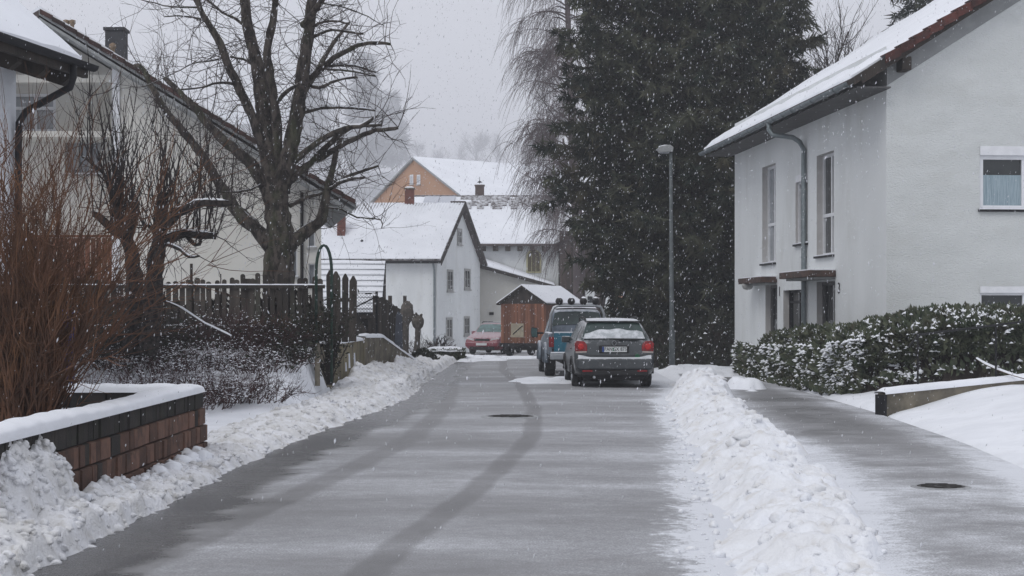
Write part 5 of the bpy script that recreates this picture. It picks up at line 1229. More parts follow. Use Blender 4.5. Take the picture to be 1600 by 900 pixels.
def hedge_side(r):
    i = r.choice((0, 1, 2, 2, 3, 3, 4, 4, 4, 4)); t = r.random(); a, b = HEDGE[i], HEDGE[i + 1]; x, y = lerp(a[0], b[0], t), lerp(a[1], b[1], t)
    n = Vector((b[1] - a[1], a[0] - b[0], 0)).normalized()
    if n.x > 0 or n.y > 0.5: n = -n
    h = r.random() ** 0.8
    if i >= 3: h = 1 - 0.5 * (1 - h)
    z = ground_h(x, y) + h * 0.92
    return Vector((x, y, z)) - n * (0.10 + 0.10 * r.random() - 0.12 * h + 0.08 * n2(x, y + z, 3.0)), n
def hedge_any(r): return hedge_side(r) if r.random() < 0.40 else hedge_pt(r)
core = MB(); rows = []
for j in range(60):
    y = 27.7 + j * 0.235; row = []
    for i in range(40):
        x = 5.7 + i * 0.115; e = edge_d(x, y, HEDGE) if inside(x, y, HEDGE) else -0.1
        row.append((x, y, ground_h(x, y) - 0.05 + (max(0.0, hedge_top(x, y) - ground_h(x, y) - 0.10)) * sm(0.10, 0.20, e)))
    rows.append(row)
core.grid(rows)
def hedge_snow(r):
    while True:
        q, nn = hedge_pt(r) if r.random() < 0.80 else hedge_side(r)
        if nn.z < 0.1 and (q.x > 6.5 and r.random() < 0.85): continue
        q = q + nn * 0.11 if nn.z < 0.1 else q
        if n2(q.x, q.y + q.z, 1.6, 8) + 0.8 * n2(q.x, q.y + 2 * q.z, 4.5, 2) > 0.0 or r.random() < 0.12: return q + Vector((0, 0, 0.06)), nn
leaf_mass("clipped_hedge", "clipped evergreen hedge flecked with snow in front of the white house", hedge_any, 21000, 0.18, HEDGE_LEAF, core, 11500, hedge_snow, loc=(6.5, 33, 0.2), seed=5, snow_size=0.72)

def blob(cx, cy, zb, rx, ry, h):
    def f(r):
        a = r.uniform(0, 2 * math.pi); t = r.random() ** 0.5; u = r.random(); x, y = math.cos(a) * math.sqrt(1 - u * u), math.sin(a) * math.sqrt(1 - u * u); k = 0.8 + 0.2 * r.random() + 0.18 * n2(a * 2, u * 3, 1.2, cx)
        return Vector((cx + x * rx * k, cy + y * ry * k, zb + u * h * k)), Vector((x, y, u + 0.2)).normalized()
    return f
def blob_core(cx, cy, zb, rx, ry, h, s=0.8):
    m = MB(); m.lathe((0, 0, 0), [(1.0, 0), (0.97, 0.3), (0.8, 0.65), (0.45, 0.9), (0.02, 1.0)], sides=10); m.v = [(cx + v[0] * rx * s, cy + v[1] * ry * s, zb + v[2] * h * s) for v in m.v]; return m
for i, (px, d, rx, ry, h, lab, mt, sn_) in enumerate([
    (1078, 47.5, 0.9, 0.8, 1.1, "dark undergrowth bush just beyond the street lamp's foot", EVERGREEN_LEAF, 60),
    (1012, 49.5, 1.5, 1.0, 1.5, "shady bush between the estate car's roof and the lamp post", EVERGREEN_LEAF, 30),
    (1120, 49.0, 0.9, 1.0, 1.7, "dark bush against the white house's far corner", EVERGREEN_LEAF, 40),
    (660, 50.0, 0.45, 0.5, 0.42, "small dark mound of evergreen at the pollards' feet", EVERGREEN_LEAF, 160),
]):
    x = (px - CX) * d / F; zb = ground_h(x, d) - 0.05
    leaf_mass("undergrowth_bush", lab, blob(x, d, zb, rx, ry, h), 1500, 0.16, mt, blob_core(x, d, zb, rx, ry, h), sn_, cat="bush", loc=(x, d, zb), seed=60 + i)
# low hedge with a thick snow cap beside the road
lx, ly = (697 - CX) * 56 / F, 56.0; zb = slope(56)
def lowh(r):
    x, y, z = lx + r.uniform(-0.62, 0.62), ly + r.uniform(-0.6, 0.6), zb + 0.40
    s_ = r.random()
    if s_ < 0.5: y = ly - 0.6; z = zb + r.random() * 0.42
    elif s_ < 0.8: x = lx + 0.62; z = zb + r.random() * 0.42
    return Vector((x, y, z)), Vector((0.3, -1, 0.4)).normalized()
co = MB().box(lx - 0.58, lx + 0.58, ly - 0.55, ly + 0.55, zb, zb + 0.36)
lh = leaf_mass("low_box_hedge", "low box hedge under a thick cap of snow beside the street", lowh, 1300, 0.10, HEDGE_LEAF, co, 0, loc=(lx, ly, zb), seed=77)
rows = [[(lx + 0.72 * a * (1 - 0.06 * b * b), ly + 0.68 * b * (1 - 0.06 * a * a), zb + 0.36 + 0.16 * max(0, 1 - abs(a) ** 4) ** 0.5 * max(0, 1 - abs(b) ** 4) ** 0.5 + 0.02 * n2(a, b, 2)) for a in [i / 8 - 1 for i in range(17)]] for b in [j / 8 - 1 for j in range(17)]]
MB().grid(rows).build("snow_cap", SNOW, lh, True)

# weeping birch
r = random.Random(31); tr, tw = MB(), MB(); bd = 76.0
base = P(905, 560, bd); base.z = -0.3
trunk_pts = [base, P(905, 400, bd), P(897, 250, bd), P(890, 100, bd), P(885, -40, bd), P(880, -160, bd)]
tr.tube(trunk_pts, [0.32, 0.28, 0.22, 0.16, 0.10, 0.05], 8)
for k in range(120):
    t = r.uniform(0.22, 1.0); i = min(4, int(t * 5)); q = trunk_pts[i].lerp(trunk_pts[i + 1], t * 5 - i)
    d = Vector((r.choice((-1, -1, -1, 1)) * r.uniform(0.2, 1), r.gauss(0, 0.6), r.uniform(0.25, 0.9))).normalized(); L = r.uniform(0.7, 2.9) * (1.12 - 0.35 * t); pts = [q]
    for s_ in range(7): d = (d + Vector((0, 0, -0.16)) + rv3(r, 0.08)).normalized(); q = q + d * L / 7 * 1.15; pts.append(q)
    tr.tube(pts, [lerp(0.045, 0.010, s_ / 7) for s_ in range(8)], 4, False)
    for j in range(40):
        s_ = r.randrange(3, 8); q2 = pts[s_] + rv3(r, 0.10); d2 = Vector((d.x * 0.5 + r.gauss(0, 0.25), r.gauss(0, 0.3), r.uniform(-0.5, 0.2))).normalized(); l2 = r.uniform(0.7, 2.3); pp = [q2]
        for u in range(5): d2 = (d2 + Vector((0, 0, -0.42)) + rv3(r, 0.09)).normalized(); q2 = q2 + d2 * l2 / 5; pp.append(q2)
        tw.tube(pp, [0.009, 0.008, 0.007, 0.007, 0.006, 0.004], 3, False)
bt = thing("weeping_birch", base, "bare weeping birch trailing thin twigs beside the dark conifer", "tree")
tr.build("trunk", TWIG_BIRCH, bt, True); tw.build("crown", TWIG_BIRCH, bt)

def bare_tree(name, label, px, d, zb, h, seed, kids=(9, 8, 6), cut=0.02, spread=0.75, rad=None, mt=TWIG, wig=0.16):
    r = random.Random(seed); tr, tw = MB(), MB(); b = Vector(((px - CX) * d / F, d, zb))
    grow(tr, tw, b, Vector((0, 0, 1)), h * 0.62, rad or h * 0.017, 0, r, spread, 0.10, kids, cut, wig, 0.35)
    t = thing(name, b, label, "tree"); tr.build("trunk", mt, t, True); tw.build("crown", mt, t)
    return t
bare_tree("bare_tree", "bare tree with fine twigs behind the white house's snowy roof", 1352, 62, 0, 16.2, 201, kids=(12, 9, 7), spread=0.6)
bare_tree("bare_tree", "leafless tree showing between the conifers and the roof", 1262, 64, 0, 17.0, 202, kids=(12, 9, 7), spread=0.7)
bare_tree("bare_tree", "leafless tree peeping over the spruce beside the birch", 920, 82, 0, 21, 203, kids=(11, 9, 7), spread=0.6)
for i, (px, d, h, lab) in enumerate([(748, 1260, 56, "large bare tree fading into haze on the hilltop"), (655, 1180, 33, "pale bare tree on the hill above the orange roof's peak"), (700, 1350, 34, "faint bare tree on the hill between two larger hazy trees"),
    (808, 1200, 38, "hazy bare tree on the hill beside the weeping birch"), (620, 1220, 36, "dim bare tree on the hill next to the hazy spruces"), (780, 1420, 34, "very faint bare tree at the hill's crest"), (850, 1100, 36, "hazy bare tree on the hill behind the birch twigs"), (728, 1300, 40, "faint broad tree on the hill just left of its crest's largest tree"), (675, 1260, 36, "faint bare tree above the orange house's ridge end"), (770, 1240, 44, "wide hazy tree on the hill joined to the largest one"), (640, 1300, 38, "dim rounded tree beside the hazy spruces on the hill")]):
    x = (px - CX) * d / F
    bare_tree("hill_tree", lab, px, d, hill_h(x, d) - 0.5, h, 300 + i, kids=(14, 10, 7), cut=0.3, spread=1.05, rad=h * 0.022, mt=TWIG_HAZE_FROST)
for i, (px, d, h, lab) in enumerate([(520, 150, 13, "bare tree with fine grey twigs behind the beige house's eave"), (555, 165, 14, "slender bare tree beside the orange house's wall"), (590, 158, 11, "small bare tree in front of the orange house's left verge")]):
    bare_tree("bare_tree", lab, px, d, 2.0, h * 1.15, 330 + i, kids=(12, 9, 6), cut=0.03, spread=0.6, rad=0.13)

# pollarded posts with knobbed heads
def pollard(px, ybase, ytop, d, w, kn, label, seed):
    r = random.Random(seed); m = MB(); a = P(px, ybase, d); b = P(px - 1, ytop, d); H = (b.z - a.z); a.z -= 0.15
    n = 24; pts, rad = [], []
    for i in range(n + 1):
        t = i / n; pts.append(a.lerp(b, t) + Vector((0.03 * math.sin(t * 5 + seed), 0.02 * math.sin(t * 7), 0)))
        u_ = (t - (1 - kn)) / kn; ball = w * 2.05 * math.sqrt(max(0.0, 1 - (2 * u_ - 1) ** 2)) if u_ > 0 else 0.0
        rad.append(max(w * lerp(1.1, 0.8, t) * (1 if u_ < 0.5 else 0.35), ball) * (1 + 0.06 * r.uniform(-1, 1)))
    m.tube(pts, rad, 11); t_ = thing("pollard_stump", a, label, "pollarded tree"); m.build("trunk", mat("lichen_bark", (0.14, 0.125, 0.11), (0.08, 0.073, 0.066), scale=8, rough=0.95, bump=0.8, bscale=25, bdist=0.04), t_, True)
    kn_m = MB()
    for k in range(30):
        q = pts[-2 - r.randrange(int(24 * kn) - 3)]; d_ = rv3(r).normalized(); kn_m.tube([q + d_ * w * 1.0, q + d_ * w * 1.7, q + d_ * w * 1.85], [w * 0.4, w * 0.36, w * 0.15], 6)
    kn_m.build("knob_head", MATS["lichen_bark"], t_, True)
pollard(635.5, 566, 470, 50.5, 0.105, 0.36, "taller pollarded stump with long knobbed head beside the board fence", 3)
pollard(652.5, 560, 492, 51.5, 0.10, 0.30, "shorter pollarded stump with round knobbed head by the road", 4)
x_ = (684 - CX) * 60 / F
shrub("gnarled_vine", "gnarled dark pruned vine before the gabled house's wall", (x_ - 0.05, 60, slope(60) + 0.1), 30, 1.0, 1.3, 0.25, BARK_DARK, 88, branch=5, lean=0.7, rad=0.05, sub=0.4, wig=0.3, snow=60)
for px, w_, lab in ((668, 1.0, "wiry bush with snow behind the pollarded stumps"), (612, 0.8, "thin bush at the bottom of the board fence")):
    x_ = (px - CX) * 58 / F
    shrub("wire_bush", lab, (x_, 58, ground_h(x_, 58)), 90, 0.95, 1.2, 0.45 * w_, TWIG, 90 + px, branch=5, lean=0.6, rad=0.010, wig=0.25, snow=60)

# ------------------------------------------------------------------ brick planter wall
pl = thing("brick_planter_wall", (-3.52, 18.0, 0), "low wall of dark red concrete blocks capped with snow round the planter", "garden wall")
BM = []
for k in range(4):
    m = MB(); w, h, d = 0.5, 0.5, 0.5; c = 0.035
    rr = random.Random(k); j = lambda: rr.uniform(-0.012, 0.012)
    # block with chamfered front edges: local x = length, y = depth (front at -0.5), z = height
    f = [(-w + c + j(), -d, -h + c + j()), (w - c + j(), -d, -h + c + j()), (w - c + j(), -d, h - c + j()), (-w + c + j(), -d, h - c + j())]
    b1 = [(-w, -d + 0.09, -h), (w, -d + 0.09, -h), (w, -d + 0.09, h), (-w, -d + 0.09, h)]; b2 = [(-w, d, -h), (w, d, -h), (w, d, h), (-w, d, h)]
    m.add(f + b1 + b2, [(0, 1, 2, 3), (0, 4, 5, 1), (1, 5, 6, 2), (2, 6, 7, 3), (3, 7, 4, 0), (4, 8, 9, 5), (5, 9, 10, 6), (6, 10, 11, 7), (7, 11, 8, 4), (8, 11, 10, 9)])
    BM.append(m)
BRM = [m.mesh("block", BRICK) for m in BM]; BDM = [m.mesh("block", BRICK_DARK) for m in BM]
CH = 0.193
def course(p0, p1, n, z0, meshes, bow=0.0, face=0.0, seed=0, lens=(0.155, 0.155, 0.31), darkp=0.0, depth=0.24):
    """blocks laid from p0 to p1; n = inward direction"""
    r = random.Random(seed); p0, p1 = Vector(p0), Vector(p1); L = (p1 - p0).length; u = (p1 - p0) / L; yaw = math.atan2(u.y, u.x); s = 0.0
    while s < L - 0.04:
        w = min(r.choice(lens), L - s)
        if L - s - w < 0.08: w = L - s
        pr = r.uniform(-0.010, 0.012) - face
        q = p0 + u * (s + w / 2) + n * (depth / 2 + pr) + Vector((0, 0, z0 + CH / 2))
        ms = meshes if r.random() > darkp else BDM
        inst("block", r.choice(ms), pl, q, rot=(r.uniform(-0.012, 0.012), r.uniform(-0.008, 0.008), yaw + r.uniform(-0.015, 0.015)), scale=(w - 0.010, depth, CH - 0.010))
        s += w
WX = -3.52
for c in range(4):
    fo = [0.0, -0.05, -0.02, 0.01][c] * -1
    y_end = [18.30, 18.36, 18.30, 18.28][c]
    course((WX, 10.6, 0), (WX, y_end, 0), Vector((-1, 0, 0)), c * CH, BRM if c < 3 else BDM, seed=c + 3, darkp=[0.0, 0.02, 0.10, 1][c], face=0.012 * (3 - c), lens=(0.17, 0.17, 0.34) if c < 3 else (0.34, 0.17, 0.17))
for c in range(1, 4): course((-7.2, 18.06, 0), (WX - 0.27, 18.06, 0), Vector((0, 1, 0)), c * CH, BDM, seed=c + 30, lens=(0.34, 0.42))
MB().box(WX - 0.26, WX - 0.03, 10.6, 18.2, 0.0, 4 * CH - 0.03).build("mortar_bed", mat("dark_joint", (0.02, 0.017, 0.015), (0.015, 0.013, 0.012), scale=10), pl)
MB().box(-7.2, WX - 0.27, 18.09, 18.27, 0.0, 4 * CH - 0.03).build("mortar_bed", MATS["dark_joint"], pl)
m = MB(); zc = 4 * CH
rows = []
def cap(m, pts, w, h):
    snow_strip(m, pts, w, h, 10, 0.36, 0.06)
cap(m, [(WX - 0.125, 10.3, zc), (WX - 0.125, 14.0, zc), (WX - 0.125, 18.22, zc)], 0.31, 0.085)
cap(m, [(WX - 0.05, 18.17, zc), (-5.2, 18.17, zc), (-7.2, 18.17, zc)], 0.29, 0.08)
m.build("snow_cap", SNOW, pl, True)

# ------------------------------------------------------------------ picket fence on the terrace
DF = 32.0
pf = thing("picket_fence", ((375 - CX) * DF / F, DF, 1.0), "weathered picket fence with rounded tops in front of the beige house", "fence")
def picket_mesh(w, h, th, pointed=False):
    n = 6; top = [(-w / 2, h * 0.96), (0, h), (w / 2, h * 0.96)] if False else [(w / 2 * math.cos(math.pi - math.pi * k / n), h - w * 0.42 + w * 0.42 * math.sin(math.pi * k / n)) for k in range(n + 1)]
    if pointed: top = [(-w / 2, h - w * 0.75), (-w * 0.12, h), (w * 0.12, h), (w / 2, h - w * 0.75)]
    return MB().prism([(-w / 2, 0, 0)] + [(a, 0, z) for a, z in top] + [(w / 2, 0, 0)], (0, th, 0))
PK = [picket_mesh(0.10, h, 0.022).mesh("picket", GREY_WOOD) for h in (1.28, 1.33, 1.37)]
px = 4.0; k = 0
while px < 503:
    if 413 < px < 455 and False: pass
    x = (px - CX) * DF / F; tz = EYE - ((434 + 6 * math.sin((px - 150) / 55.0) + RNG.uniform(-2, 2)) - HY) * DF / F
    inst("picket", RNG.choice(PK), pf, (x, DF + RNG.uniform(-0.006, 0.006), tz - 1.35), rot=(RNG.gauss(0, 0.012), RNG.gauss(0, 0.018), RNG.gauss(0, 0.03)), scale=(RNG.uniform(0.9, 1.15), 1, 1)); px += 10.8; k += 1
for py in (448.5, 512):
    a, b = P(0, py - 2, DF), P(508, py + 1, DF)
    MB().box(a.x, b.x, DF - 0.045, DF - 0.008, a.z - 0.055, a.z + 0.025).build("rail", GREY_WOOD, pf)
    m = MB(); snow_strip(m, [(a.x, DF - 0.03, a.z + 0.027), (b.x, DF - 0.03, a.z + 0.027)], 0.036, 0.010, 4, 0.7); m.build("snow_cover", SNOW, pf, True)
for px in (20, 150, 297, 386, 497):
    x = (px - CX) * DF / F; MB().box(x - 0.05, x + 0.05, DF + 0.03, DF + 0.13, 0.8, 2.28 + RNG.uniform(-0.05, 0.1)).build("post", GREY_WOOD, pf)
for px, py in ((299, 412), (345, 428)): p_ = P(px, py, DF + 0.2); MB().tube([p_, (p_.x, p_.y, 1.0)], 0.03 if px < 320 else 0.012, 6).build("stake", DARK_WOOD, pf)

def brush(r):
    x = r.uniform((90 - CX) * 32.5 / F, (498 - CX) * 32.5 / F); z = 1.0 + 0.95 * r.random() ** 1.3 * (1 + 0.25 * n2(x, 0, 1.5, 3))
    return Vector((x, 32.45 + r.uniform(-0.2, 0.2), z)), Vector((0, -1, 0.3))
leaf_mass("brushwood_hedge", "brown brushwood hedge showing between the pickets", brush, 5200, 0.20, mat("dead_brown_leaf", (0.055, 0.040, 0.030), (0.032, 0.025, 0.020), scale=5, rough=0.9), None, 250, loc=(P(300, 0, 32.5).x, 32.5, 1.0), narrow=0.16, up=0.5, seed=15, snow_size=0.6)

# tall pointed boards on the retaining wall
bf = thing("board_fence", P(530, 535, 32.6), "tall pointed boards standing on the mossy concrete wall", "fence")
wx = lambda d: -3.62 + 0.02 * (d - 32)
for i, (px0, px1, pt, d) in enumerate([(511.5, 523, 422, 32.3), (524, 533, 430, 32.7), (534, 543.5, 427.5, 33.2), (545, 556.5, 431, 33.8)]):
    if i == 1: px0, px1, pt = 519, 532.5, 424
    a, b, t = P(px0, 536, d), P(px1, 536, d), P((px0 + px1) / 2, pt, d); w = b.x - a.x; h = t.z - 1.06
    me = picket_mesh(w * 1.03, h, 0.03, True).mesh("board", GREY_WOOD); inst("board", me, bf, ((a.x + b.x) / 2, d, 1.06), rot=(0, RNG.gauss(0, 0.008), 0.05))
MB().box(P(511, 0, 32.6).x, P(556, 0, 33.9).x, 33.9, 33.95, 1.9, 1.98).build("rail", GREY_WOOD, bf)

# mossy concrete retaining wall, with the lower wing running down to the road
cw = thing("retaining_wall", (-3.6, 32, 0), "stained yellow-brown concrete retaining wall below the tall boards", "garden wall")
WT = 1.03
m = MB(); m.hexa([(wx(31.9) - 0.32, 31.9, -0.1), (wx(31.9), 31.9, -0.1), (wx(37.6), 37.6, -0.1), (wx(37.6) - 0.32, 37.6, -0.1), (wx(31.9) - 0.32, 31.9, WT), (wx(31.9), 31.9, WT), (wx(37.6), 37.6, WT), (wx(37.6) - 0.32, 37.6, WT)]); m.build("wall", CONCRETE_OLD, cw, bevel=0.02)
MB().box(wx(31.8) - 0.30, wx(31.8) - 0.02, 31.55, 31.898, -0.1, WT - 0.06).build("pier", CONCRETE_GREY, cw, bevel=0.02)
m = MB(); snow_strip(m, [(wx(31.9) - 0.16, 31.6, WT), (wx(33) - 0.16, 33, WT), (wx(37.7) - 0.16, 37.7, WT)], 0.36, 0.075, 8); m.build("snow_cap", SNOW, cw, True)
for i, (px, y0, y1, d, w) in enumerate([(546, 552, 575, 35.0, 0.05), (556, 551, 572, 36.0, 0.06), (540, 566, 580, 34.4, 0.04)]):
    a = P(px, y1, d); m = MB(); x = wx(d) + 0.005
    rows = [[(x + 0.02 * math.sin(math.pi * s / 4), d - w * 4 + w * 8 * s / 4 * (0.35 + 0.65 * (1 - t / 4)), lerp(a.z, P(px, y0, d).z, t / 4)) for s in range(5)] for t in range(5)]
    m.grid(rows); m.build("stuck_snow", SNOW, cw, True)
sw = thing("sloping_wall", (-3.3, 40, 0), "dark concrete garden wall sloping down to the street under a snow line", "garden wall")
T = [(P(571, 527, 38.2), 38.2), (P(598, 527, 40.5), 40.5), (P(657, 569, 45.8), 45.8)]
m = MB()
for (a, da), (b, db) in zip(T, T[1:]):
    m.hexa([(a.x - 0.22, da, -0.2), (a.x, da, -0.2), (b.x, db, -0.2), (b.x - 0.22, db, -0.2), (a.x - 0.22, da, a.z), (a.x, da, a.z), (b.x, db, b.z), (b.x - 0.22, db, b.z)])
m.build("wall", CONCRETE_GREY, sw)
MB().box(T[0][0].x - 0.30, T[0][0].x - 0.002, 37.75, 38.18, -0.1, 0.98).build("pier", CONCRETE_OLD, sw)
m = MB(); snow_strip(m, [t[0] + Vector((-0.11, 0, 0)) for t in T], 0.26, 0.09, 6); m.build("snow_cap", SNOW, sw, True)

# green rose arch at the end of the fence
ra_ = thing("garden_arch", P(505, 600, 30.2), "green metal garden arch over the gap beside the tall boards", "garden arch")
def arch_hoop(d, off):
    z0 = 0.35; L_, R_ = P(494 + off, 440, d), P(518 + off, 440, d); zs = P(0, 424, d).z; zt2_ = P(0, 383, d).z; pts = [(L_.x, d, z0), (L_.x, d, zs)]
    for k in range(1, 12): a = math.pi * k / 12; pts.append(((L_.x + R_.x) / 2 - (R_.x - L_.x) / 2 * math.cos(a), d, zs + (zt2_ - zs) * math.sin(a)))
    return pts + [(R_.x, d, zs), (R_.x, d, z0)]
h1, h2 = arch_hoop(30.2, 0), arch_hoop(30.5, 0.6)
MB().tube(h1, 0.028, 8).build("hoop", GREEN_METAL, ra_, True); MB().tube(h2, 0.024, 8).build("hoop", GREEN_METAL, ra_, True)
for i in (1, 3, 5, 7, 9, 11, 13): MB().tube([h1[i], h2[i]], 0.012, 5).build("rung", GREEN_METAL, ra_)
for i in range(4):
    z = 0.6 + i * 0.3
    for s_ in (0, -1): MB().tube([(h1[s_][0], 30.2, z), (h2[s_][0], 30.5, z)], 0.012, 5).build("rung", GREEN_METAL, ra_)
m = MB(); snow_strip(m, [Vector(q) + Vector((0, 0, 0.02)) for q in h1[5:11]], 0.04, 0.02, 4); m.build("snow_cover", SNOW, ra_, True)
# climber on the arch leg
cb_ = P(515, 600, 30.35)
shrub("arch_climber", "dark climbing plant wound round the garden arch's leg", (cb_.x, 30.38, 0.35), 46, 1.95, 0.12, 0.06, TWIG_DARK, 131, branch=5, lean=0.03, rad=0.010, sub=0.12, rise=(0.6, 1.0), leaf=EVERGREEN_LEAF, leaves=900, cat="climber", snow=40, wig=0.08)
lp = P(496, 580, 29.9)
MB().tube([(lp.x, 29.9, 0.3), (lp.x, 29.9, 1.1)], 0.05, 10).build("stone_post", CONCRETE_GREY)
tag(bpy.data.objects["stone_post"], "short grey stone post at the garden arch's foot", "post")

# mesh fence panel with black posts
mf = thing("mesh_fence", P(588, 525, 43), "black wire mesh fence panel with a braced corner post", "fence")
a, b = P(553, 497, 42.6), P(588.5, 455, 43); z0, z1 = P(0, 524, 43).z, P(0, 458, 43).z
MB().tube([(b.x, 43, z0 - 0.2), (b.x, 43, z1 + 0.05)], 0.035, 8).build("post", DARK_METAL, mf)
MB().tube([P(540, 488, 42.8), P(587, 464, 43)], 0.022, 6).build("brace", DARK_METAL, mf)
w = MB(); xa, xb = P(545, 0, 42.6).x, b.x; st = 0.085; hgt = z1 - z0
n = int((xb - xa + hgt) / st)
for i in range(n):
    s = xa - hgt + i * st
    for sg in (1, -1):
        q = []
        for t in (0, 1):
            x = s + t * hgt; q.append((x, z0 + t * hgt))
        (xA, zA), (xB, zB) = q
        lo = max(xA, xa); hi = min(xB, xb)
        if lo >= hi: continue
        zA2 = z0 + (lo - xA); zB2 = z0 + (hi - xA)
        if sg < 0: zA2, zB2 = z0 + z1 - zA2, z0 + z1 - zB2
        w.tube([(lo, 42.95, zA2), (hi, 42.95, zB2)], 0.004, 3, False)
o = w.build("wire_mesh", DARK_METAL, mf); o["kind"] = "stuff"
MB().tube([(xa, 42.95, z1), (xb, 42.95, z1)], 0.008, 4).build("top_wire", DARK_METAL, mf)
tg = P(576, 458.5, 42.9); MB().box(tg.x - 0.09, tg.x + 0.07, 42.9, 42.93, tg.z - 0.02, tg.z + 0.015).build("tag_plate", DARK_METAL, mf)

# board fence running away along the garden
gf = thing("garden_board_fence", (-3.95, 48, 0.5), "mossy upright board fence running down the garden beside the pollards", "fence")
for k in range(30):
    d = 46.6 + k * 0.37; x = -3.93 + 0.012 * (d - 46); ht = P(0, lerp(463, 492, k / 29), d).z; z0 = ground_h(x, d) - 0.1
    me = picket_mesh(0.17, max(0.6, ht - z0 + RNG.uniform(-0.05, 0.08)), 0.025, k % 3 == 1).mesh("board", GREY_WOOD); inst("board", me, gf, (x, d, z0), rot=(0, 0, math.radians(62) + RNG.gauss(0, 0.05)))
for d in (46.5, 51.5, 57.5): x = -3.99 + 0.012 * (d - 46); MB().box(x - 0.06, x + 0.06, d - 0.06, d + 0.06, 0.0, P(0, 462, d).z).build("post", GREY_WOOD, gf)
bp_ = P(643, 530, 50.2); me = picket_mesh(0.16, 1.55, 0.05, True).mesh("leaning_board", mat("blue_grey_board", (0.06, 0.07, 0.09), (0.045, 0.05, 0.065), scale=6, rough=0.8))
MB().prism([P(615, 556, 49.6), P(619, 492, 49.6), P(622, 486, 49.6), P(628, 492, 49.6), P(629.5, 556, 49.6)], (0, 0.05, 0)).build("blue_board", MATS["blue_grey_board"], gf)

# concrete edging wall with handrail on the right
ew = thing("edging_wall", (5.85, 25, 0.1), "snow capped concrete edging wall beside the hedge", "garden wall")
WA, WB_ = Vector((5.86, 25.0, 0)), Vector((9.6, 27.0, 0)); u = (WB_ - WA).normalized(); nrm = Vector((-u.y, u.x, 0))
za, zb_ = 0.40, 0.64
m = MB(); m.hexa([WA + Vector((0, 0, -0.1)), WB_ + Vector((0, 0, -0.1)), WB_ + nrm * 0.22 + Vector((0, 0, -0.1)), WA + nrm * 0.22 + Vector((0, 0, -0.1)), WA + Vector((0, 0, za)), WB_ + Vector((0, 0, zb_)), WB_ + nrm * 0.22 + Vector((0, 0, zb_)), WA + nrm * 0.22 + Vector((0, 0, za))]); m.build("wall", CONCRETE_GREY, ew, bevel=0.012)
e0 = WA - u * 0.05; m = MB(); m.hexa([e0 + Vector((0, 0, -0.05)), e0 + u * 0.045 + Vector((0, 0, -0.05)), e0 + u * 0.045 + nrm * 0.22 + Vector((0, 0, -0.05)), e0 + nrm * 0.22 + Vector((0, 0, -0.05)), e0 + Vector((0, 0, za - 0.02)), e0 + u * 0.045 + Vector((0, 0, za - 0.02)), e0 + u * 0.045 + nrm * 0.22 + Vector((0, 0, za - 0.02)), e0 + nrm * 0.22 + Vector((0, 0, za - 0.02))]); m.build("end_plate", DARK_METAL, ew)
m = MB(); snow_strip(m, [WA + nrm * 0.11 - u * 0.05 + Vector((0, 0, za)), WA.lerp(WB_, 0.5) + nrm * 0.11 + Vector((0, 0, (za + zb_) / 2)), WB_ + nrm * 0.11 + Vector((0, 0, zb_))], 0.27, 0.085, 8, 0.12); m.build("snow_cap", SNOW, ew, True)
hr = thing("handrail", WA + Vector((0.6, 0.3, 0.45)), "thin black handrail standing on the snow capped edging wall", "railing")
def wall_pt(px):
    k = (px - CX) / F; b = WA + nrm * 0.11; t = (b.x - k * b.y) / (k * u.y - u.x); return b + u * t
pa, pb = wall_pt(1434), wall_pt(1556); pc = wall_pt(1640)
tz = lambda q, py: EYE - (py - HY) * q.y / F
for q, yb_, yt in ((pa, 612, 523), (pb, 596, 508)): MB().tube([(q.x, q.y, tz(q, yb_) - 0.1), (q.x, q.y, tz(q, yt))], 0.016, 6).build("post", DARK_METAL, hr); MB().lathe((q.x, q.y, tz(q, yb_) + 0.02), [(0.03, -0.12), (0.03, 0.0), (0.017, 0.03)], sides=8).build("collar", DARK_METAL, hr)
MB().tube([(pa.x - 0.14, pa.y + 0.02, tz(pa, 523) - 0.20), (pa.x, pa.y, tz(pa, 523)), (pb.x, pb.y, tz(pb, 508)), (pc.x, pc.y, tz(pc, 497))], 0.018, 6).build("rail", DARK_METAL, hr)
rp = thing("snowy_rope", P(1528, 562, 26.2), "snow crusted rope sagging from the hedge to the wall", "rope")
rpts = [P(1526, 560, 26.8), P(1540, 569, 26.5), P(1560, 578, 26.3), P(1582, 586, 26.2), P(1604, 592, 26.1)]
MB().tube(rpts, 0.014, 6).build("strand", mat("hemp_rope", (0.16, 0.10, 0.07), (0.11, 0.07, 0.05), scale=30), rp, True)
m = MB(); snow_strip(m, [q + Vector((0, 0, 0.012)) for q in rpts], 0.03, 0.022, 4, 0.6, 0.03); m.build("snow_cover", SNOW, rp, True)

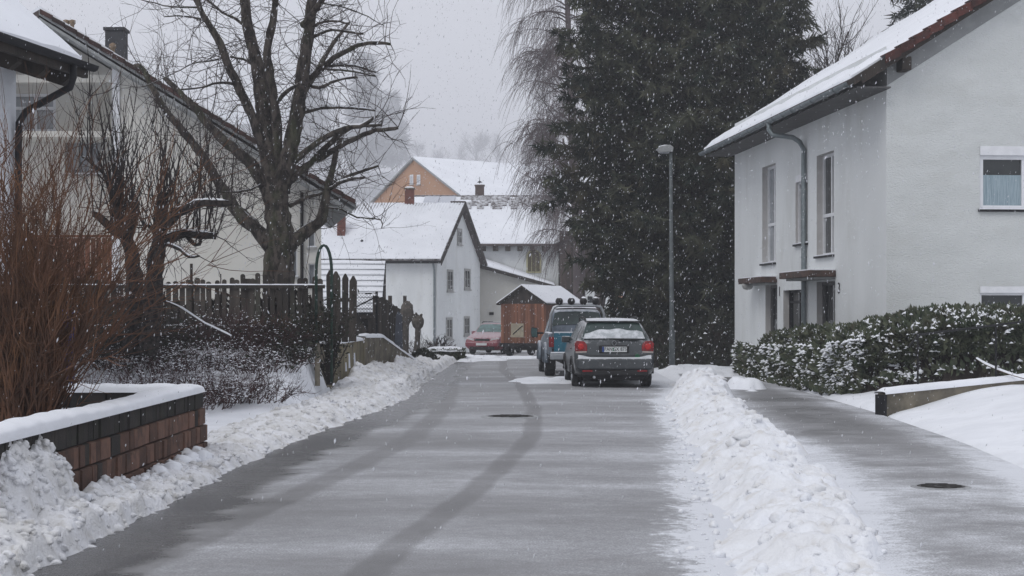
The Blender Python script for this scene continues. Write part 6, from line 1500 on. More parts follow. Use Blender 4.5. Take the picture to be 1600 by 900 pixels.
# street lamp
LD = 45.5
lb = P(1050, 581, LD); lt_ = P(1048, 232, LD)
sl = thing("street_lamp", (lb.x, LD, 0), "tall grey street lamp post before the dark conifers", "street lamp")
MB().tube([(lb.x, LD, -0.1), (lb.x, LD, 1.1), (lb.x - 0.005, LD, 1.15), (lt_.x, LD, lt_.z)], [0.085, 0.085, 0.066, 0.045], 12).build("pole", LAMP_METAL, sl, True)
MB().box(lb.x - 0.04, lb.x + 0.04, LD - 0.092, LD - 0.07, 0.5, 0.85).build("service_door", LAMP_METAL, sl)
hd = MB(); x0, x1, z = P(1026, 0, LD).x, lt_.x + 0.07, lt_.z
hd.prism([(x0, LD - 0.13, z - 0.02), (x0 + 0.08, LD - 0.13, z - 0.13), (x1 - 0.02, LD - 0.13, z - 0.10), (x1, LD - 0.13, z + 0.03), (x1 - 0.1, LD - 0.13, z + 0.10), (x0 + 0.1, LD - 0.13, z + 0.06)], (0, 0.26, 0)); hd = hd.build("lamp_head", mat("lamp_housing", (0.30, 0.31, 0.31), (0.25, 0.26, 0.26), scale=8, rough=0.6), sl, bevel=0.02)
MB().box(x0 + 0.09, x1 - 0.12, LD - 0.10, LD + 0.10, z - 0.15, z - 0.122).build("lens", GLASS_PALE, hd)
m = MB(); snow_strip(m, [(x0 + 0.06, LD, z + 0.05), (x1 - 0.08, LD, z + 0.085)], 0.2, 0.035, 5); m.build("snow_cover", SNOW, hd, True)

# blue tub behind the shrub
bt_ = P(106, 485, 25.5); b2_ = thing("blue_tub", (bt_.x, 25.5, ground_h(bt_.x, 25.5)), "blue plastic tub glimpsed through the red-brown shrub", "tub")
MB().lathe((bt_.x, 25.5, bt_.z - 0.35), [(0.10, -0.9), (0.13, 0.3), (0.16, 0.32), (0.16, 0.36), (0.12, 0.36)], sides=16).build("body", BLUE_PLASTIC, b2_, True)

# ------------------------------------------------------------------ vehicles (local axes: y forward from the rear bumper, x to the car's right, z up)
def car_profile(st):
    y, zb, zt, w, wt, belt = st
    if zt > belt + 0.10:
        pts = [(0, zb), (w * 0.80, zb), (w * 0.96, zb + 0.10), (w, lerp(zb, belt, 0.45)), (w * 0.995, lerp(zb, belt, 0.72)), (w * 0.965, belt - 0.03), (w * 0.945, belt), (lerp(w * 0.945, wt, 0.5) + 0.015, lerp(belt, zt - 0.06, 0.5)), (wt, zt - 0.07), (wt * 0.93, zt - 0.028), (wt * 0.72, zt - 0.006), (0, zt + 0.004)]
    else:
        pts = [(0, zb), (w * 0.80, zb), (w * 0.96, zb + min(0.10, (zt - zb) * 0.3)), (w, lerp(zb, zt, 0.45)), (w * 0.995, lerp(zb, zt, 0.72)), (w * 0.965, lerp(zb, zt, 0.88)), (w * 0.945, lerp(zb, zt, 0.93)), (w * 0.91, lerp(zb, zt, 0.965)), (w * 0.85, zt - 0.018), (w * 0.74, zt - 0.008), (w * 0.55, zt - 0.002), (0, zt + 0.004)]
    return pts
def station(sts, y):
    for a, b in zip(sts, sts[1:]):
        if a[0] <= y <= b[0]:
            t = (y - a[0]) / (b[0] - a[0]); return tuple(lerp(p, q, t) for p, q in zip(a, b))
    return sts[-1] if y > sts[-1][0] else sts[0]
def car_body(sts):
    rows = []
    for st in sts:
        h = car_profile(st); y = st[0]
        rows.append([(-x, y, z) for x, z in h] + [(x, y, z) for x, z in h[::-1][1:]])
    m = MB(); m.grid(rows); n = len(rows[0]); m.f = [f[::-1] for f in m.f]
    m.poly(rows[0]); m.poly(rows[-1][::-1])
    return m
def side_patch(sts, y0, y1, lo, hi, side, off=0.010, slant0=0.0, slant1=0.0):
    rows = []
    for v in (0, 0.5, 1):
        row = []
        for i in range(7):
            y = lerp(y0 + slant0 * v, y1 + slant1 * v, i / 6); h = car_profile(station(sts, y)); a, b, c = h[6], h[7], h[8]; t = lerp(lo, hi, v)
            p_ = (lerp(a[0], b[0], t * 2), lerp(a[1], b[1], t * 2)) if t < 0.5 else (lerp(b[0], c[0], t * 2 - 1), lerp(b[1], c[1], t * 2 - 1))
            row.append((side * (p_[0] + off), y, p_[1] + off * 0.3))
        rows.append(row)
    return MB().grid(rows)
def end_patch(sts, y0, y1, f0, f1, off=0.012, n=5, dirn=-1):
    rows = []
    for j in range(n + 1):
        y = lerp(y0, y1, j / n); st = station(sts, y); h = car_profile(st); f = lerp(f0, f1, j / n); w = h[8][0] * f
        def zat(x):
            for (xa, za), (xb, zb_) in zip(h[8:], h[9:]):
                if xb <= x <= xa: return lerp(zb_, za, (x - xb) / max(1e-6, xa - xb))
            return h[8][1]
        rows.append([(x, y + dirn * off, zat(abs(x)) + off) for x in [lerp(-w, w, i / 10) for i in range(11)]])
    return MB().grid(rows)
def wheel(root, x, y, r, w, rim_mat, z=None):
    s = 1 if x > 0 else -1; z = r if z is None else z
    t = MB().lathe((x, y, z), [(r * 0.62, -w / 2), (r * 0.90, -w / 2), (r, -w * 0.32), (r, w * 0.32), (r * 0.90, w / 2), (r * 0.62, w / 2)], axis='x', sides=26)
    o = t.build("wheel", RUBBER, root, True)
    MB().lathe((x + s * w * 0.42, y, z), [(r * 0.63, -0.02), (r * 0.63, 0.015), (r * 0.5, 0.0), (r * 0.2, 0.01), (r * 0.12, 0.03)] if s > 0 else [(r * 0.12, -0.03), (r * 0.2, -0.01), (r * 0.5, 0.0), (r * 0.63, -0.015), (r * 0.63, 0.02)], axis='x', sides=18).build("rim", rim_mat, o, True)
    for k in range(5):
        a = 2 * math.pi * k / 5; MB().tube([(x + s * (w * 0.42 + 0.02), y + 0.15 * r * math.cos(a), z + 0.15 * r * math.sin(a)), (x + s * (w * 0.42 + 0.015), y + 0.6 * r * math.cos(a), z + 0.6 * r * math.sin(a))], 0.022, 4).build("spoke", rim_mat, o)
    return o
def arch_flare(root, x, y, r, material, z):
    s = 1 if x > 0 else -1; m = MB(); pts = [(x, y + r * math.cos(math.pi * k / 14), z + r * math.sin(math.pi * k / 14)) for k in range(15)]
    m.tube(pts, 0.035, 6); m.build("wheel_arch", material, root, True)
    c = MB(); c.add([(x + s * 0.004, y, z)] + [(x + s * 0.004, y + r * 0.98 * math.cos(math.pi * k / 14), z + r * 0.98 * math.sin(math.pi * k / 14)) for k in range(15)], [(0, i, i + 1) for i in range(1, 15)]); c.build("wheel_well", BLACK_PLASTIC, root)
def round_box(name, x0, x1, y0, y1, z0, z1, material, parent, bev=0.02, segs=3): return MB().box(x0, x1, y0, y1, z0, z1).build(name, material, parent, bevel=bev, segs=segs)

# --- grey estate car
CD = 35.0
est = thing("estate_car", ((960.5 - CX) * CD / F, CD, 0.02), "dark grey estate car parked at the kerb, rear window half snowed over", "car", rotz=math.radians(1.5))
SE = [(0.00, 0.42, 0.60, 0.80, 0.6, 0.98), (0.02, 0.37, 0.665, 0.845, 0.62, 0.98), (0.05, 0.34, 0.80, 0.865, 0.66, 0.98), (0.075, 0.31, 0.93, 0.875, 0.70, 0.98), (0.10, 0.29, 0.995, 0.88, 0.74, 0.98), (0.16, 0.27, 1.085, 0.885, 0.735, 0.98),
      (0.30, 0.24, 1.28, 0.888, 0.69, 0.985), (0.42, 0.22, 1.425, 0.89, 0.645, 0.985), (0.48, 0.2, 1.455, 0.89, 0.635, 0.985), (0.8, 0.18, 1.485, 0.89, 0.63, 0.98), (1.6, 0.18, 1.50, 0.89, 0.635, 0.965), (2.4, 0.18, 1.48, 0.89, 0.635, 0.95), (2.75, 0.18, 1.42, 0.888, 0.64, 0.94), (3.35, 0.18, 1.02, 0.885, 0.70, 0.93), (3.6, 0.18, 0.96, 0.88, 0.7, 0.93), (4.2, 0.2, 0.85, 0.86, 0.7, 0.93), (4.5, 0.26, 0.70, 0.78, 0.6, 0.93), (4.56, 0.34, 0.55, 0.62, 0.5, 0.93)]
body = car_body(SE).build("body", CAR_GREY, est, True)
rwn = end_patch(SE, 0.145, 0.435, 0.985, 0.90).build("rear_window", CAR_GLASS, est, True)
# snow clinging to the lower rear window
rows = []
for j in range(9):
    row = []
    for i in range(25):
        u = i / 24 * 2 - 1; top = lerp(0.155, 0.305 - 0.035 * u * u - 0.02 * (u < 0) * u * u + 0.010 * math.sin(u * 9), j / 8); st = station(SE, top); h = car_profile(st)
        x = u * h[8][0] * 0.93 * (1 - 0.03 * j / 8); za = h[9][1]; row.append((x, top - 0.030 - 0.012 * math.sin(math.pi * j / 8), lerp(h[10][1], h[9][1], abs(u) ** 2) + 0.012))
    rows.append(row)
MB().grid(rows).build("window_snow", mat("thin_window_snow", (0.66, 0.68, 0.71), (0.42, 0.45, 0.47), scale=9, rough=0.8, c3=(0.25, 0.27, 0.28), s3=6, amt3=0.5), rwn, True)
round_box("roof_spoiler", -0.60, 0.60, 0.36, 0.56, 1.445, 1.475, CAR_GREY, est, 0.012)
m = MB(); rows = [[(x, y, car_profile(station(SE, y))[10][1] + 0.02 + 0.022 * (1 - (x / 0.6) ** 2) * (1 - (j / 10) ** 6) + 0.006 * n2(x, y, 4)) for x in [lerp(-0.57, 0.57, i / 12) for i in range(13)]] for j, y in enumerate([lerp(0.42, 2.5, k / 10) for k in range(11)])]
m.grid(rows).build("roof_snow", mat("thin_roof_snow", (0.70, 0.72, 0.75), (0.58, 0.60, 0.63), scale=5, rough=0.8), est, True)
for s in (-1, 1):
    MB().tube([(s * 0.60, 0.55, 1.46), (s * 0.605, 0.68, 1.53), (s * 0.605, 1.5, 1.555), (s * 0.60, 2.4, 1.53), (s * 0.60, 2.52, 1.46)], 0.02, 6).build("roof_rail", DARK_METAL, est, True)
    side_patch(SE, 0.42, 1.22, 0.12, 0.86, s, slant0=0.18).build("side_window", CAR_GLASS, est, True)
    side_patch(SE, 1.30, 2.12, 0.12, 0.90, s).build("side_window", CAR_GLASS, est, True)
    side_patch(SE, 2.20, 3.02, 0.12, 0.88, s, slant1=-0.32).build("side_window", CAR_GLASS, est, True)
    tl_ = MB(); tl_.prism([(s * 0.60, 0.03, 0.80), (s * 0.855, 0.055, 0.79), (s * 0.875, 0.06, 0.97), (s * 0.83, 0.065, 1.035), (s * 0.66, 0.055, 1.02), (s * 0.60, 0.05, 0.94)], (0, 0.22, 0)); tlo = tl_.build("tail_light", TAIL_RED, est, bevel=0.02)
    MB().prism([(s * 0.615, 0.022, 0.772), (s * 0.85, 0.045, 0.762), (s * 0.855, 0.045, 0.80), (s * 0.61, 0.022, 0.81)], (0, 0.2, 0)).build("indicator", PALE_LENS, tlo, bevel=0.008)
    MB().lathe((s * 0.735, 0.022, 0.905), [(0.075, 0.02), (0.07, 0.006), (0.04, 0.004)], axis='y', sides=16).build("lamp_ring", mat("deep_red_lens", (0.50, 0.02, 0.02), (0.4, 0.015, 0.015), scale=20, rough=0.2), tlo, True)
    round_box("mirror", s * 0.90 - 0.10, s * 0.90 + 0.10, 2.72, 2.86, 0.95, 1.10, CAR_GREY, est, 0.03)
    for y in (0.88, 3.46): wheel(est, s * 0.775, y, 0.315, 0.21, CHROME, 0.30); arch_flare(est, s * 0.885, y, 0.36, BLACK_PLASTIC, 0.30)
    round_box("door_handle", s * 0.885 - 0.012, s * 0.885 + 0.012, 1.3, 1.48, 0.83, 0.86, CAR_GREY, est, 0.008)
round_box("bumper", -0.835, 0.835, -0.055, 0.16, 0.40, 0.655, CAR_GREY, est, 0.05, 4)
round_box("bumper_lip", -0.74, 0.74, -0.035, 0.15, 0.27, 0.398, BLACK_PLASTIC, est, 0.03)
round_box("underbody", -0.66, 0.66, 0.15, 4.1, 0.17, 0.30, BLACK_PLASTIC, est, 0.02)
for s in (-1, 1): round_box("reflector", s * 0.60 - 0.11, s * 0.60 + 0.11, -0.045, 0.0, 0.355, 0.395, TAIL_RED, est, 0.008)
m = MB(); rows = [[(x, 0.012 + 0.0 * x, 0.66 + 0.018 * math.sin(math.pi * j / 3) + 0.05 * sm(0.5, 0.8, abs(x))) if j else (x, -0.03, 0.652) for x in [lerp(-0.80, 0.80, i / 24) for i in range(25)]] for j in range(3)]
m.grid(rows).build("bumper_snow", MATS["thin_roof_snow"], est, True)
round_box("plate_recess", -0.34, 0.32, 0.018, 0.06, 0.765, 0.935, BLACK_PLASTIC, est, 0.02)
plt_ = MB().box(-0.275, 0.265, 0.004, 0.016, 0.79, 0.905).build("number_plate", PLATE_WHITE, est); plt_["label"] = "number plate reading PAN GX 875"
MB().box(-0.275, -0.232, -0.001, 0.0035, 0.792, 0.903).build("plate_band", PLATE_BLUE, plt_)
def put_text(body, size, x, y, z, material, parent, sx=1.0, name="plate_text"):
    o = link(name, text_mesh(body, size, 0.001), parent); o.data.materials.append(material); o.location = (x, y, z); o.rotation_euler = (math.radians(90), 0, 0); o.scale = (sx, 1, 1); return o
put_text("PAN", 0.118, -0.138, 0.0015, 0.848, PLATE_BLACK, plt_, 0.78)
put_text("GX 875", 0.118, 0.112, 0.0015, 0.848, PLATE_BLACK, plt_, 0.80)
for z in (0.868, 0.828): MB().lathe((-0.03, 0.0, z), [(0.016, 0.003), (0.016, 0.0), (0.001, -0.001)], axis='y', sides=10).build("plate_seal", SEAL_GREEN, plt_)
bd_ = MB().lathe((-0.01, 0.055, 0.985), [(0.055, 0.03), (0.055, -0.03), (0.045, -0.034), (0.001, -0.034)], axis='y', sides=20).build("badge", DARK_METAL, est)
MB().tube([(-0.01 + 0.05 * math.cos(2 * math.pi * k / 16), 0.018, 0.985 + 0.05 * math.sin(2 * math.pi * k / 16)) for k in range(17)], 0.006, 4).build("ring", CHROME, bd_)
MB().tube([(-0.033, 0.018, 1.022), (-0.01, 0.018, 0.988), (0.013, 0.018, 1.022)], 0.005, 4).build("letter_stroke", CHROME, bd_)
MB().tube([(-0.047, 0.018, 0.998), (-0.028, 0.018, 0.945), (-0.01, 0.018, 0.978), (0.008, 0.018, 0.945), (0.027, 0.018, 0.998)], 0.005, 4).build("letter_stroke", CHROME, bd_)
wp = MB().tube([(-0.02, 0.10, 1.055), (0.02, 0.085, 1.06), (0.40, 0.115, 1.07)], [0.022, 0.018, 0.012], 6).build("rear_wiper", BLACK_PLASTIC, est); MB().box(0.10, 0.52, 0.09, 0.12, 1.058, 1.078).build("wiper_blade", BLACK_PLASTIC, wp)
MB().lathe((0.50, 0.045, 0.695), [(0.055, 0.02), (0.055, -0.035), (0.035, -0.036), (0.034, -0.03), (0.001, -0.03)], axis='y', sides=14).build("green_sticker", SEAL_GREEN, est)
put_text("VARIANT", 0.05, -0.62, 0.028, 0.74, CHROME, est, 0.9, "model_lettering") if False else None
for s in (-1, 1): MB().lathe((s * 0.0 - 0.45, 0.05, 0.24), [(0.03, -0.08), (0.03, 0.2)], axis='y', sides=10).build("exhaust", CHROME, est) if s < 0 else None
MB().tube([(-0.78, -0.03, 0.735), (0, -0.0, 0.70), (0.78, -0.03, 0.735)], 0.006, 4).build("tailgate_seam", BLACK_PLASTIC, est)
MB().tube([(0.0, 1.0, 1.49), (0.0, 0.92, 1.56)], 0.008, 5).build("aerial", BLACK_PLASTIC, est)

# --- blue pickup in front of it
PD = 40.8
pk = thing("pickup_truck", ((909 - CX) * PD / F, PD, 0.02), "teal blue pickup with roof lamps parked ahead of the grey estate", "pickup", rotz=math.radians(2.0))
SP = [(1.60, 0.55, 0.98, 0.80, 0.66, 1.1), (1.63, 0.5, 1.30, 0.82, 0.655, 1.1), (1.70, 0.45, 1.66, 0.83, 0.62, 1.1), (1.8, 0.45, 1.745, 0.835, 0.61, 1.1), (2.4, 0.45, 1.78, 0.84, 0.61, 1.08), (2.75, 0.45, 1.745, 0.84, 0.61, 1.06), (3.35, 0.45, 1.16, 0.84, 0.70, 1.05), (3.5, 0.45, 1.10, 0.835, 0.7, 1.05), (4.6, 0.45, 1.0, 0.82, 0.7, 1.05), (4.8, 0.5, 0.85, 0.76, 0.6, 1.05), (4.84, 0.55, 0.75, 0.7, 0.6, 1.05)]
car_body(SP).build("cab", CAR_SILVER, pk, True)
end_patch(SP, 1.635, 1.705, 1.03, 0.95, 0.02).build("rear_window", CAR_GLASS, pk, True)
for s in (-1, 1):
    side_patch(SP, 1.80, 3.05, 0.1, 0.88, s, slant1=-0.35).build("side_window", mat("blue_grey_glass", (0.05, 0.11, 0.16), (0.04, 0.08, 0.12), scale=4, rough=0.2), pk, True)
    round_box("bed_side", s * 0.80 - 0.045, s * 0.80 + 0.045, 0.0, 1.62, 0.58, 1.12, CAR_SILVER, pk, 0.025)
    MB().box(s * 0.80 - 0.05, s * 0.80 + 0.05, 0.0, 1.62, 1.122, 1.15).build("bed_rail_snow", SNOW, pk, bevel=0.01)
    round_box("tail_light", s * 0.775 - 0.065, s * 0.775 + 0.065, -0.025, 0.06, 0.78, 1.04, TAIL_RED, pk, 0.015)
    for y in (1.02, 3.98):
        wheel(pk, s * 0.76, y, 0.36, 0.25, CHROME, 0.35); arch_flare(pk, s * 0.86, y, 0.44, BLACK_PLASTIC, 0.36)
        MB().tube([(s * 0.87, y + 0.47 * math.cos(math.pi * k / 12), 0.36 + 0.47 * math.sin(math.pi * k / 12)) for k in range(13)], 0.06, 7).build("fender_flare", CAR_SILVER, pk, True)
    round_box("mud_flap", s * 0.76 - 0.13, s * 0.76 + 0.13, 0.55, 0.58, 0.2, 0.6, BLACK_PLASTIC, pk, 0.005)
    mr_ = MB(); mr_.prism([(s * 0.98, 2.86, 0.98), (s * 1.14, 2.84, 0.98), (s * 1.17, 2.84, 1.12), (s * 1.15, 2.84, 1.26), (s * 0.99, 2.86, 1.24)], (0, 0.12, 0)); mo = mr_.build("mirror", BLACK_PLASTIC, pk, bevel=0.02)
    MB().prism([(s * 0.995, 2.845, 1.0), (s * 1.13, 2.828, 1.0), (s * 1.155, 2.828, 1.12), (s * 1.135, 2.828, 1.24), (s * 1.0, 2.845, 1.22)], (0, 0.008, 0)).build("mirror_glass", mat("mirror_glass", (0.10, 0.17, 0.17), (0.08, 0.14, 0.14), scale=5, rough=0.15, metal=0.3), mo)
    MB().tube([(s * 0.82, 2.95, 1.10), (s * 0.98, 2.92, 1.10)], 0.03, 6).build("mirror_arm", BLACK_PLASTIC, mo)
tg_ = MB().box(-0.71, 0.71, -0.03, 0.045, 0.62, 1.14).build("tailgate", CAR_BLUE, pk, bevel=0.02)
MB().box(-0.62, 0.62, -0.042, -0.031, 0.70, 1.05).build("tailgate_panel", CAR_BLUE, tg_, bevel=0.008)
MB().box(-0.71, 0.71, -0.035, 0.05, 1.142, 1.165).build("tailgate_snow", SNOW, tg_, bevel=0.008)
em = MB(); em.add([(-0.22 + 0.17 * math.cos(math.pi * k / 14), -0.046, 0.70 + 0.20 * math.sin(math.pi * k / 14)) for k in range(15)], [tuple(range(15))]); em.build("tailgate_emblem", mat("pale_emblem", (0.16, 0.24, 0.24), (0.12, 0.16, 0.16), scale=20, rough=0.5), tg_)
round_box("bumper", -0.82, 0.82, -0.17, -0.04, 0.46, 0.62, CHROME, pk, 0.03); MB().box(-0.80, 0.80, -0.165, -0.045, 0.622, 0.655).build("bumper_snow", SNOW, pk, bevel=0.012)
round_box("bed_floor", -0.74, 0.74, 0.05, 1.58, 0.55, 0.60, BLACK_PLASTIC, pk, 0.01)
round_box("chassis", -0.45, 0.45, 0.0, 4.4, 0.32, 0.50, BLACK_PLASTIC, pk, 0.02)
rb_ = MB().tube([(-0.72, 1.42, 1.1), (-0.70, 1.45, 1.62), (-0.62, 1.45, 1.80), (-0.5, 1.45, 1.84), (0.5, 1.45, 1.84), (0.62, 1.45, 1.80), (0.70, 1.45, 1.62), (0.72, 1.42, 1.1)], 0.038, 8).build("roll_bar", CHROME, pk, True)
for i, x in enumerate((-0.48, -0.16, 0.16, 0.48)):
    lo = MB().lathe((x, 1.45, 1.955), [(0.03, -0.10), (0.085, -0.05), (0.10, 0.03), (0.10, 0.06), (0.001, 0.06)], axis='y', sides=16).build("roof_lamp", BLACK_PLASTIC, pk, True)
    MB().tube([(x, 1.45, 1.84), (x, 1.45, 1.90)], 0.018, 5).build("lamp_bracket", BLACK_PLASTIC, lo)
    m = MB(); snow_strip(m, [(x - 0.05, 1.44, 2.05), (x + 0.05, 1.44, 2.05)], 0.12, 0.03, 4, 0.1, 0.03); m.build("snow_cover", SNOW, lo, True)
m = MB(); rows = [[(lerp(-0.55, 0.55, i / 10), lerp(1.8, 2.7, j / 6), car_profile(station(SP, lerp(1.8, 2.7, j / 6)))[10][1] + 0.03 + 0.02 * math.sin(math.pi * i / 10)) for i in range(11)] for j in range(7)]; m.grid(rows).build("roof_snow", SNOW, pk, True)

# --- red estate car further down, seen from the front
RD = 71.5
rc = thing("red_car", (-0.17, 78.8, slope(75) + 0.02), "red estate car facing the street by the gabled house, windscreen frosted", "car", rotz=math.radians(180 - 16))
SR_ = [(0.0, 0.42, 0.62, 0.78, 0.6, 0.98), (0.06, 0.33, 0.92, 0.85, 0.68, 0.98), (0.12, 0.28, 1.02, 0.86, 0.70, 0.98), (0.45, 0.22, 1.40, 0.87, 0.63, 0.98), (0.6, 0.2, 1.45, 0.87, 0.62, 0.98), (2.4, 0.18, 1.47, 0.87, 0.63, 0.95), (2.7, 0.18, 1.41, 0.87, 0.64, 0.94), (3.35, 0.18, 1.0, 0.865, 0.72, 0.93), (3.55, 0.18, 0.95, 0.86, 0.72, 0.93), (4.15, 0.2, 0.84, 0.85, 0.7, 0.93), (4.40, 0.24, 0.72, 0.82, 0.6, 0.93), (4.48, 0.32, 0.60, 0.76, 0.5, 0.93), (4.50, 0.38, 0.52, 0.7, 0.5, 0.93)]
car_body(SR_).build("body", CAR_RED, rc, True)
end_patch(SR_, 3.30, 2.74, 0.97, 0.90, 0.012, dirn=1).build("windscreen", WINDSCREEN, rc, True)
for s in (-1, 1):
    side_patch(SR_, 0.5, 1.2, 0.1, 0.86, s, slant0=0.15).build("side_window", CAR_GLASS, rc, True); side_patch(SR_, 1.28, 2.1, 0.1, 0.88, s).build("side_window", CAR_GLASS, rc, True); side_patch(SR_, 2.18, 3.0, 0.1, 0.86, s, slant1=-0.32).build("side_window", CAR_GLASS, rc, True)
    round_box("mirror", s * 0.93 - 0.09, s * 0.93 + 0.09, 2.72, 2.84, 0.93, 1.07, CAR_RED, rc, 0.02)
    hl = MB(); hl.prism([(s * 0.40, 4.46, 0.62), (s * 0.78, 4.40, 0.63), (s * 0.80, 4.36, 0.76), (s * 0.42, 4.44, 0.735)], (0, -0.2, 0)); hl.build("headlight", mat("headlight_lens", (0.50, 0.50, 0.50), (0.38, 0.38, 0.38), scale=15, rough=0.2), rc, bevel=0.02)
    MB().tube([(s * 0.60, 0.6, 1.44), (s * 0.60, 0.7, 1.50), (s * 0.60, 2.3, 1.51), (s * 0.60, 2.45, 1.45)], 0.02, 5).build("roof_rail", DARK_METAL, rc)
    for y in (0.85, 3.45): wheel(rc, s * 0.765, y, 0.30, 0.2, CHROME, 0.29); arch_flare(rc, s * 0.868, y, 0.35, BLACK_PLASTIC, 0.29)
round_box("grille", -0.36, 0.36, 4.43, 4.47, 0.62, 0.73, BLACK_PLASTIC, rc, 0.01)
round_box("bumper", -0.80, 0.80, 4.38, 4.55, 0.36, 0.56, CAR_RED, rc, 0.05); round_box("lower_grille", -0.6, 0.6, 4.4, 4.53, 0.22, 0.355, BLACK_PLASTIC, rc, 0.02)
MB().box(-0.26, 0.26, 4.552, 4.562, 0.42, 0.53).build("number_plate", PLATE_WHITE, rc)
m = MB(); rows = [[(lerp(-0.58, 0.58, i / 10), y, car_profile(station(SR_, y))[10][1] + 0.02 + 0.02 * math.sin(math.pi * i / 10)) for i in range(11)] for y in (0.5, 0.9, 1.4, 2.0, 2.5)]; m.grid(rows).build("roof_snow", MATS["thin_roof_snow"], rc, True)

# --- wooden hut on a trailer
TD = 69.0
hut = thing("hut_trailer", ((817 - CX) * TD / F, TD, slope(69)), "brown boarded hut on a trailer with snowy gable roof", "trailer hut", rotz=math.radians(-24))
hw_, hl_, hz0, hze, hzr = 1.02, 4.1, 0.60, 2.35, 3.02        # half width, length (local +x), floor, eave, ridge
# local: gable at x = 0 facing the camera side, length along +x? the gable looks towards -y, the long side runs along +y turned by the root
def hb(x, y, z): return (x, y, z)
nb = 13
for k in range(nb):
    xa, xb = lerp(-hw_, hw_, k / nb), lerp(-hw_, hw_, (k + 1) / nb) - 0.012; xm = (xa + xb) / 2; zt_k = hze + (hzr - hze) * (1 - abs(xm) / hw_)
    dark = zt_k
    MB().box(xa, xb, -0.02 + 0.006 * (k % 2), 0.0, hz0, hze - 0.05).build("board", BROWN_BOARD, hut)
m = MB(); m.prism([(-hw_ - 0.02, -0.03, hze - 0.045), (hw_ + 0.02, -0.03, hze - 0.045), (0, -0.03, hzr)], (0, 0.05, 0)); m.build("gable_panel", DARK_WOOD, hut)
nl = 26
for s in (-1, 1):
    for k in range(nl):
        ya, yb = lerp(0, hl_, k / nl), lerp(0, hl_, (k + 1) / nl) - 0.012
        x = s * hw_; MB().box(min(x, x + s * 0.02) + 0.003 * (k % 2), max(x, x + s * 0.02) + 0.003 * (k % 2), ya, yb, hz0, hze).build("board", BROWN_BOARD, hut)
    m = MB(); k_ = (hzr - hze) / hw_; ov = 0.16
    m.hexa([(s * (hw_ + ov), -0.18, hze - k_ * ov), (s * (hw_ + ov), hl_ + 0.18, hze - k_ * ov), (0, hl_ + 0.18, hzr), (0, -0.18, hzr), (s * (hw_ + ov), -0.18, hze - k_ * ov + 0.07), (s * (hw_ + ov), hl_ + 0.18, hze - k_ * ov + 0.07), (0, hl_ + 0.18, hzr + 0.07), (0, -0.18, hzr + 0.07)]); ro = m.build("roof", DARK_WOOD, hut)
    m = MB(); rows = [[(s * lerp(hw_ + ov, 0, j / 6), lerp(-0.17, hl_ + 0.17, i / 14), lerp(hze - k_ * ov, hzr, j / 6) + 0.12 + 0.02 * n2(i, j, 0.4, s)) for i in range(15)] for j in range(7)]; m.grid(rows); m.grid([rows[0], [(q[0], q[1], q[2] - 0.05) for q in rows[0]]]); m.grid([[r_[0] for r_ in rows], [(r_[0][0], r_[0][1], r_[0][2] - 0.05) for r_ in rows]]); m.build("snow_cover", SNOW_ROOF, ro, True)
MB().box(-hw_ + 0.01, hw_ - 0.01, 0.005, hl_, hz0 + 0.02, hze).build("inner_shell", DARK_WOOD, hut)
MB().box(-hw_ - 0.05, hw_ + 0.05, -0.1, hl_ + 0.1, hz0 - 0.16, hz0 - 0.003).build("chassis", DARK_METAL, hut)
ps = MB().box(-0.55, 0.05, -0.034, -0.022, hz0 + 0.25, hz0 + 0.85).build("poster", mat("worn_poster", (0.38, 0.33, 0.24), (0.28, 0.25, 0.19), scale=5, rough=0.8), hut); ps["label"] = "worn pale square board with a dark streak"
MB().tube([(-0.45, -0.04, hz0 + 0.38), (0.0, -0.04, hz0 + 0.75)], 0.022, 4).build("streak", DARK_METAL, ps)
for s in (-1, 1):
    for y in (0.55, 2.9):
        wheel(hut, s * 0.86, y, 0.30, 0.2, DARK_METAL, 0.30)
MB().tube([(0, -0.1, 0.5), (0, -1.1, 0.42)], 0.05, 6).build("drawbar", DARK_METAL, hut)
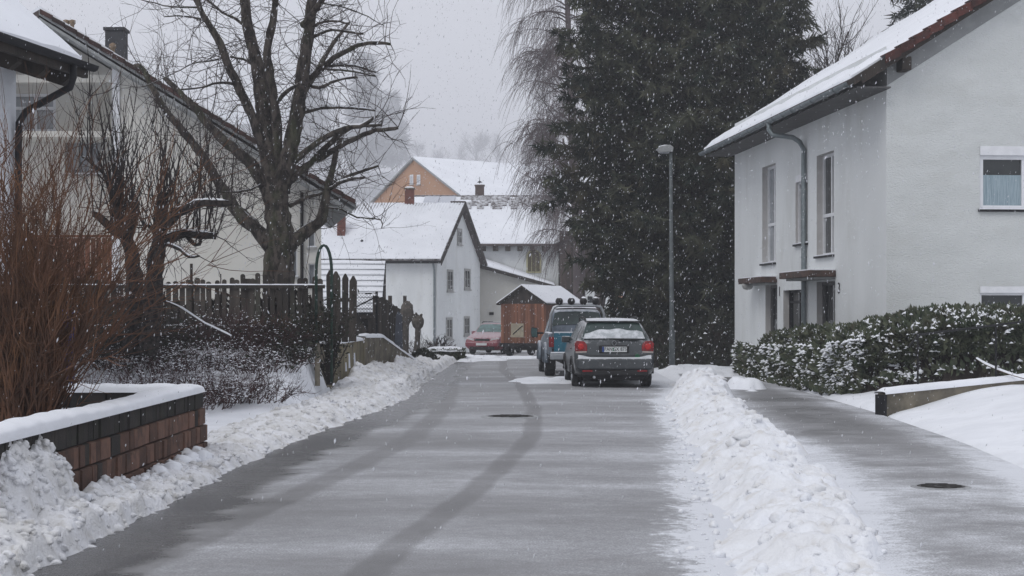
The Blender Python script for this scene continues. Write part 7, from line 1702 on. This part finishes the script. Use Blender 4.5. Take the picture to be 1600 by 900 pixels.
MB().box(-0.9, 0.9, 0.35, 0.45, 0.30, 0.44).build("axle", DARK_METAL, hut)

# ------------------------------------------------------------------ falling snow and hazy air
r = random.Random(99); m = MB()
OCT = [(0, 2, 4), (2, 1, 4), (1, 3, 4), (3, 0, 4), (2, 0, 5), (1, 2, 5), (3, 1, 5), (0, 3, 5)]
def flake(x, y, z, w, l, tilt):
    ax = Vector((tilt + r.gauss(0, 0.18), r.gauss(0, 0.2), 1)).normalized(); s = ax.cross(Vector((0, 1, 0.1))).normalized(); t = ax.cross(s)
    c = Vector((x, y, z)); m.add([c + s * w, c - s * w, c + t * w, c - t * w, c + ax * l, c - ax * l], OCT)
n = 0
while n < 30000:
    d = 8 + 50 * r.random() ** 0.7
    x = r.uniform(-0.36, 0.36) * d + r.uniform(-1.5, 1.5); z = EYE + r.uniform(-0.20, 0.24) * d
    if z < 0.15: continue
    w = (0.0018 + 0.0038 * r.random() ** 2.0) * (0.5 + 0.028 * d); flake(x, d, z, w, w * r.uniform(1.6, 4.2), 0.22); n += 1
for _ in range(170):
    d = r.uniform(3.5, 10); z = EYE + r.uniform(-0.18, 0.21) * d; w = r.uniform(0.0018, 0.0035); flake(r.uniform(-0.36, 0.36) * d, d, max(0.2, z), w, w * r.uniform(1.3, 2.6), 0.22)
sf = m.build("falling_snow", FLAKE); tag(sf, "snowflakes falling through the air over the whole street", "snowflakes", kind="stuff")

hz = MB().box(-2400, 2400, -60, 2400, -8, 205).build("haze", None)
hm = bpy.data.materials.new("pale_snow_haze"); hm.use_nodes = True; N = hm.node_tree.nodes; N.clear()
vo_ = N.new("ShaderNodeVolumePrincipled"); vo_.inputs["Color"].default_value = (0.95, 0.96, 1.0, 1); vo_.inputs["Density"].default_value = 0.0010; vo_.inputs["Anisotropy"].default_value = 0.0
out = N.new("ShaderNodeOutputMaterial"); hm.node_tree.links.new(vo_.outputs[0], out.inputs["Volume"])
hz.data.materials.append(hm)
tag(hz, "pale hazy winter air", kind="stuff")
